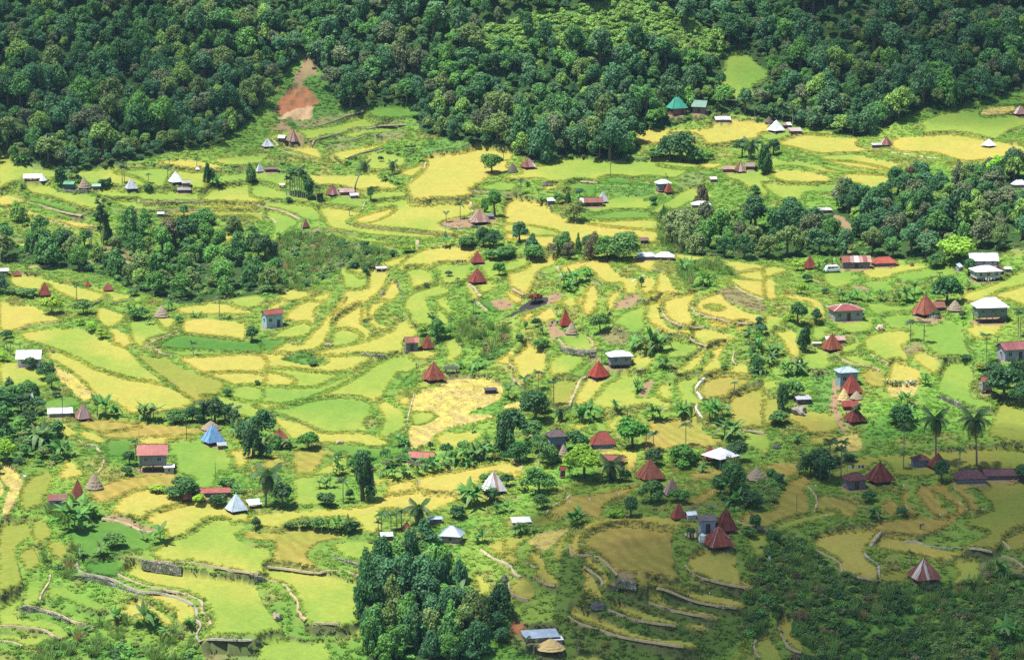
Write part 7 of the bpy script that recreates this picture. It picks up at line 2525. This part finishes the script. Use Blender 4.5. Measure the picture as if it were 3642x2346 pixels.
mb = MB()
mb.tube([(0, 0, -.2), (0, 0, 1.5)], [.025, .02], 5)
STICK = mb.mesh('stick', M_WOOD)
fv, ff = [], []
for i in range(5):
    t = i / 4
    fv += [(t * .55, .06 * math.sin(5 * t), 1.5 - .12 * t), (t * .5, .06 * math.sin(5 * t + 1), .95 - .2 * t)]
    if i:
        ff.append((2 * i - 2, 2 * i, 2 * i + 1, 2 * i - 1))
FLAG = mesh_of('rag', fv, ff, M_CLOTH)
FL = [('D4', 542, 250), ('D4', 620, 475), ('D4', 1478, 468), ('D4', 1592, 275), ('D4', 1680, 432), ('D4', 1230, 410), ('D4', 1800, 420), ('D4', 1205, 250), ('D4', 1630, 385), ('D3', 840, 315), ('D3', 620, 355), ('D3', 472, 372), ('D3', 1552, 290), ('D3', 1530, 1062), ('D2', 1240, 240), ('C1', 1605, 765), ('D4', 190, 815)]
for t, x, y in FL:
    px, py, p, m = put(t, x, y)
    root = obj('flag', None, loc=p, rot=(0, 0, rng.uniform(-.6, .6)), scale=rng.uniform(.5, .75) * (1.7 if (t, x) in (('D2', 1240), ('D4', 190)) else 1))
    obj('stick', STICK, root, srgb(120, 104, 84))
    obj('rag', FLAG, root, srgb(226, 226, 222))
    lab_plant(root, 'white rag on a stick', 'flag', px, py)


def boulder(t, x, y, w, h, c, lab):
    px, py, p, m = put(t, x, y)
    W_, H_ = w * m, h * m
    seg, rings = 18, 9
    vs, fs = [], []
    sd = rng.randrange(999)
    for j in range(rings + 1):
        ph = math.pi * j / rings
        for k in range(seg):
            a = 2 * math.pi * k / seg
            q = Vector((math.sin(ph) * math.cos(a), math.sin(ph) * math.sin(a), math.cos(ph)))
            f = .45 + 1.1 * float(fbm(np.array([q.x * 2.2 + q.z + 9]), np.array([q.y * 2.2 - q.z + 5]), sd)[0])
            vs.append((q.x * W_ / 2 * f, q.y * W_ / 2 * .8 * f, q.z * H_ * .5 * f + H_ * .18))
        if j:
            fs += [((j - 1) * seg + k, j * seg + k, j * seg + (k + 1) % seg, (j - 1) * seg + (k + 1) % seg) for k in range(seg)]
    o = obj('boulder', mesh_of('boulder', vs, fs, M_ROCK), loc=p, color=srgb(*c), rot=(0, 0, rng.uniform(0, 6)))
    tag(o, lab, 'boulder')


boulder('C4', 310, 1010, 180, 95, (136, 130, 122), 'big rounded grey boulder below the grey roofed shed')
boulder('C4', 108, 1335, 75, 50, (84, 84, 84), 'small dark boulder on the green slope, right')
boulder('D2', 1895, 950, 70, 70, (96, 98, 92), 'dark mossy boulder beside the pale path near the copse')
boulder('D3', 700, 1145, 110, 60, (84, 84, 88), 'dark boulder above the narrow lower terraces')
boulder('C1', 490, 452, 42, 44, (110, 104, 92), 'small grey rock standing in the left lime field')
boulder('C4', 1060, 240, 90, 70, (190, 172, 146), 'pale earth coloured rock beside the bright green terrace')
boulder('B2', 1195, 1320, 60, 50, (132, 126, 104), 'rock between the golden diagonal terraces')
boulder('C2', 700, 390, 90, 45, (140, 128, 104), 'low rock at the lower end of the golden diagonal terrace')
boulder('D1', 185, 1330 - 1200 + 30, 30, 20, (200, 196, 180), 'small pale stone on the left olive slope')
boulder('D2', 180, 1230, 90, 70, (150, 138, 116), 'brown broken rock on the bank between lime terraces')
boulder('C2', 800, 1285, 85, 34, (150, 140, 112), 'low rock in the golden field right of the round bush')

# washing lines
CLOTH_C = [(226, 226, 224), (150, 170, 206), (190, 90, 84), (214, 206, 180), (92, 110, 140)]
for t, x, y, rz in (('D4', 850, 125, .1), ('B2', 1910, 1052, .2), ('D3', 1400, 640, -.3), ('C4', 1560, 160, .4), ('C3', 470, 215, .3), ('B4', 2060, 1215, .1), ('C1', 1180, 1580, .2)):
    px, py, p, m = put(t, x, y)
    root = obj('washing_line', None, loc=p, rot=(0, 0, rz))
    for sx in (-1.8, 1.8):
        obj('post', UPOST, root, srgb(110, 96, 80), (sx, 0, -.2), None, (.1, .1, 1.9))
    mb = MB()
    mb.tube([(-1.8, 0, 1.62), (0, 0, 1.52), (1.8, 0, 1.62)], [.012] * 3, 4)
    obj('line', mb.mesh('line', M_CLOTH), root, srgb(120, 120, 116))
    for k in range(5):
        w_, h_ = rng.uniform(.35, .6), rng.uniform(.5, .9)
        x0 = -1.5 + k * .68
        vs = [(x0 + w_ * i / 3, .05 * math.sin(i * 2 + k) * j, 1.54 - h_ * j / 2) for i in range(4) for j in range(3)]
        fs = [(a * 3 + b, a * 3 + b + 1, a * 3 + b + 4, a * 3 + b + 3) for a in range(3) for b in range(2)]
        obj('cloth', mesh_of('cloth', vs, fs, M_CLOTH), root, srgb(*rng.choice(CLOTH_C)))
    lab_plant(root, 'washing line with clothes', 'washing line', px, py)

# a fallen white slab, a burnt shrub
px, py, p, m = put('C4', 475, 385)
mb = MB()
mb.box(0, 0, .35, 90 * m, .8, .5)
mb.box(0, -.15, .72, 86 * m, 1.2, .12)
o = obj('bench', mb.mesh('bench', M_WALL), loc=p, color=srgb(206, 202, 192))
tag(o, 'long white concrete bench left of the rusty red hut', 'bench')
px, py, p, m = put('B3', 275, 1400)
o = bush(p[0], p[1], 190 * m, 130 * m, srgb(128, 84, 58))
tag(o, 'dry reddish brown bush above the black burnt patch', 'bush')

# white van half hidden by bananas
px, py, p, m = put('B4', 615, 1112)
van = obj('van', None, loc=p, rot=(0, 0, math.radians(12)))
L_, W_, H_ = 145 * m, 1.7, 1.75
prof = [(-.5, .35), (-.5, .62), (-.47, .72), (-.36, 1.7), (-.28, 1.78), (.36, 1.78), (.42, 1.7), (.47, 1.05), (.5, .9), (.5, .35)]
vs = [(a * L_, sy * W_ / 2 * (1 if z < 1.1 else .9), z) for sy in (-1, 1) for a, z in prof]
k = len(prof)
fs = [tuple(range(k)), tuple(range(2 * k - 1, k - 1, -1))] + [(i, k + i, k + (i + 1) % k, (i + 1) % k) for i in range(k)]
obj('body', mesh_of('body', vs, fs, M_METAL), van, srgb(228, 230, 232))
for a0, a1 in ((-.33, -.12), (-.09, .12), (.15, .36)):
    mb = MB()
    mb.box((a0 + a1) / 2 * L_, -W_ / 2 * .93, 1.32, (a1 - a0) * L_, .06, .48)
    obj('window', mb.mesh('window', M_GLASS), van, srgb(36, 42, 48))
for sx in (-.31, .31):
    for sy in (-1, 1):
        wh_ = obj('wheel', UPOST, van, srgb(34, 34, 36), (sx * L_, sy * W_ * .46 + .1, .32), (math.pi / 2, 0, 0), (.64, .64, .2))
        obj('rim', UPOST, wh_, srgb(150, 150, 150), (0, 0, -.04), None, (.5, .5, 1.08))
for sy in (-1, 1):
    mb = MB()
    mb.box(L_ * .5, sy * .6, .72, .06, .25, .18)
    obj('headlight', mb.mesh('headlight', M_GLASS), van, srgb(214, 214, 206))
tag(van, 'white van parked behind banana leaves left of the long pinkish house', 'van')


# ------------------------------------------------------------------ harvesters
def person_mesh(pose):
    J = {'hip': (0, 0, .88), 'belly': (0, -.14, 1.0), 'chest': (0, -.40, 1.10), 'neck': (0, -.56, 1.13), 'head0': (0, -.64, 1.13), 'head1': (0, -.78, 1.08)}
    if pose == 1:
        J.update(belly=(0, -.10, 1.04), chest=(0, -.26, 1.24), neck=(0, -.36, 1.36), head0=(0, -.40, 1.43), head1=(0, -.46, 1.55))
    E = [('hip', 'belly'), ('belly', 'chest'), ('chest', 'neck'), ('neck', 'head0'), ('head0', 'head1')]
    R = {'hip': .15, 'belly': .145, 'chest': .16, 'neck': .06, 'head0': .10, 'head1': .085}
    c = J['chest']
    for s, S in ((-1, 'l'), (1, 'r')):
        J['hp' + S], J['kn' + S], J['an' + S], J['to' + S] = (s * .11, .02, .84), (s * .14, -.08 * (1 + s * .4), .46), (s * .15, .06 * s, .08), (s * .17, .06 * s - .17, .03)
        J['sh' + S] = (s * .19, c[1] - .03, c[2] + .02)
        J['el' + S] = (s * .24, c[1] - .12, c[2] - .27)
        J['wr' + S] = (s * .17, c[1] - .28, c[2] - .48)
        J['ha' + S] = (s * .15, c[1] - .33, c[2] - .57)
        E += [('hip', 'hp' + S), ('hp' + S, 'kn' + S), ('kn' + S, 'an' + S), ('an' + S, 'to' + S), ('chest', 'sh' + S), ('sh' + S, 'el' + S), ('el' + S, 'wr' + S), ('wr' + S, 'ha' + S)]
        R.update({'hp' + S: .095, 'kn' + S: .065, 'an' + S: .045, 'to' + S: .035, 'sh' + S: .065, 'el' + S: .045, 'wr' + S: .034, 'ha' + S: .036})
        w = Vector(J['ha' + S])
        for f in range(5):
            n_ = 'f%d%s' % (f, S)
            J[n_] = tuple(w + Vector(((f - 2) * .022 if f else s * -.05, -.03 - .004 * (f % 3), -.075 if f else -.03)))
            E.append(('ha' + S, n_))
            R[n_] = .010
    names = list(J)
    me = bpy.data.meshes.new('person_sketch')
    me.from_pydata([J[n_] for n_ in names], [(names.index(a_), names.index(b_)) for a_, b_ in E], [])
    o = bpy.data.objects.new('person_sketch', me)
    ROOT.objects.link(o)
    o.modifiers.new('skin', 'SKIN')
    for i, n_ in enumerate(names):
        me.skin_vertices[0].data[i].radius = (R[n_], R[n_])
        me.skin_vertices[0].data[i].use_root = (n_ == 'hip')
    sb = o.modifiers.new('sub', 'SUBSURF')
    sb.levels = sb.render_levels = 1
    dg = bpy.context.evaluated_depsgraph_get()
    r = bpy.data.meshes.new_from_object(o.evaluated_get(dg))
    bpy.data.objects.remove(o)
    return r, J


PM = [person_mesh(0), person_mesh(1)]
mb = MB()
mb.tube([(0, 0, -.02), (0, 0, .0), (0, 0, .10), (0, 0, .14)], [.26, .27, .12, .09], 12)
HAT = mb.mesh('hat', M_CLOTH)


def person(t, x, y, pose, shirt, trousers, hat, rz, lab):
    px, py, p, m = put(t, x, y)
    me, J = PM[pose][0].copy(), PM[pose][1]
    ca = me.attributes.new('Col', 'FLOAT_COLOR', 'POINT')
    c = Vector(J['chest'])
    cols = []
    for v in me.vertices:
        q = v.co
        hd = (q - Vector(J['head1'])).length < .17 or (q - Vector(J['head0'])).length < .12
        arm = abs(q.x) > .13 and q.y < c.y - .05 and q.z < c.z - .3
        k = srgb(140, 98, 74) if hd or arm else (srgb(*trousers) if q.z < .93 and q.y > -.25 else srgb(*shirt))
        cols += [*k, 1.0]
    ca.data.foreach_set('color', cols)
    me.materials.clear()
    me.materials.append(M_SKIN)
    me.polygons.foreach_set('use_smooth', [True] * len(me.polygons))
    o = obj('person', me, loc=p, rot=(0, 0, rz))
    h1 = Vector(J['head1'])
    obj('hat', HAT, o, srgb(*hat), h1 + Vector((0, -.02, .06)), (.5 if pose else 1.0, 0, 0))
    tag(o, lab, 'person', 'harvesters in the golden field')


for i, (x, y, sh, hat, nm) in enumerate([(1130, 742, (196, 170, 130), (206, 180, 130), 'leftmost harvester in a tan shirt'), (1175, 766, (52, 92, 70), (196, 196, 180), 'harvester in a green shirt, second from left'),
                                         (1207, 766, (70, 76, 92), (230, 228, 222), 'harvester in dark blue with white hat, third from left'), (1243, 768, (48, 96, 66), (200, 186, 150), 'harvester in a green shirt, fourth from left'),
                                         (1310, 772, (150, 176, 206), (220, 220, 220), 'harvester in a pale blue shirt, third from right'), (1340, 758, (206, 206, 204), (230, 230, 226), 'harvester in white, second from right'),
                                         (1372, 766, (110, 120, 138), (200, 204, 210), 'rightmost harvester in a grey shirt')]):
    person('C4', x, y, i % 3 == 2 and 1 or 0, sh, (58, 60, 70), hat, rng.uniform(2.4, 3.9), nm + ' bending over the rice')
person('D4', 1338, 552, 0, (54, 60, 76), (46, 48, 54), (90, 96, 110), .8, 'lone crouching person in dark clothes in the lower right field')

# ------------------------------------------------------------------ drifting clouds (above the picture; their shade falls on the valley) and the hazy air
def cloud(px, py, rx, ry, rz, alt, dens, seed):
    gx, gy, gz_ = hit(px, py)
    c = Vector((gx, gy, gz_)) + SUN_TO / SUN_TO.z * (alt - gz_)
    seg, rings = 56, 28
    vs, fs = [], []
    for j in range(rings + 1):
        ph = math.pi * j / rings
        for k in range(seg):
            a = 2 * math.pi * k / seg
            q = (math.sin(ph) * math.cos(a), math.sin(ph) * math.sin(a), math.cos(ph))
            f = .55 + .9 * float(fbm(np.array([q[0] * 1.9 + 7 + q[2]]), np.array([q[1] * 1.9 + 3 - q[2]]), seed, 4)[0])
            vs.append((c.x + q[0] * rx * f, c.y + q[1] * ry * f, c.z + q[2] * rz * f * (1 if q[2] > 0 else .5)))
        if j:
            fs += [((j - 1) * seg + k, j * seg + k, j * seg + (k + 1) % seg, (j - 1) * seg + (k + 1) % seg) for k in range(seg)]
    m, nt, nd, lk = new_mat('cloud')
    pv = N(nd, 'ShaderNodeVolumePrincipled')
    pv.inputs['Color'].default_value = (.96, .97, 1, 1)
    pv.inputs['Density'].default_value = dens
    ou = N(nd, 'ShaderNodeOutputMaterial')
    lk.new(pv.outputs[0], ou.inputs['Volume'])
    o = obj('cloud', mesh_of('cloud', vs, fs, m, True))
    tag(o, 'soft white cloud drifting over the valley', kind='stuff')


cloud(3420, 2180, 96, 80, 48, 640, .019, 3)
cloud(2500, 2330, 46, 30, 34, 640, .011, 8)
cloud(300, 300, 90, 40, 40, 680, .008, 5)
cloud(3400, 200, 80, 46, 40, 680, .012, 6)

hm, nt, nd, lk = new_mat('haze')
pv = N(nd, 'ShaderNodeVolumePrincipled')
pv.inputs['Color'].default_value = (.45, .75, 1.0, 1)
pv.inputs['Density'].default_value = .00004
pv.inputs['Anisotropy'].default_value = 0.1
ou = N(nd, 'ShaderNodeOutputMaterial')
lk.new(pv.outputs[0], ou.inputs['Volume'])
mb = MB()
zlo, zhi = float(Z.min()) - 2, max(float(Z.max()), CAM_H) + 25
mb.box(0, 1150, (zlo + zhi) / 2, 5600, 2500, zhi - zlo)
hz = obj('haze', mb.mesh('haze', hm))
tag(hz, 'thin bluish haze filling the valley', kind='stuff')
print('haze', zlo, zhi, 'objects', len(bpy.data.objects))
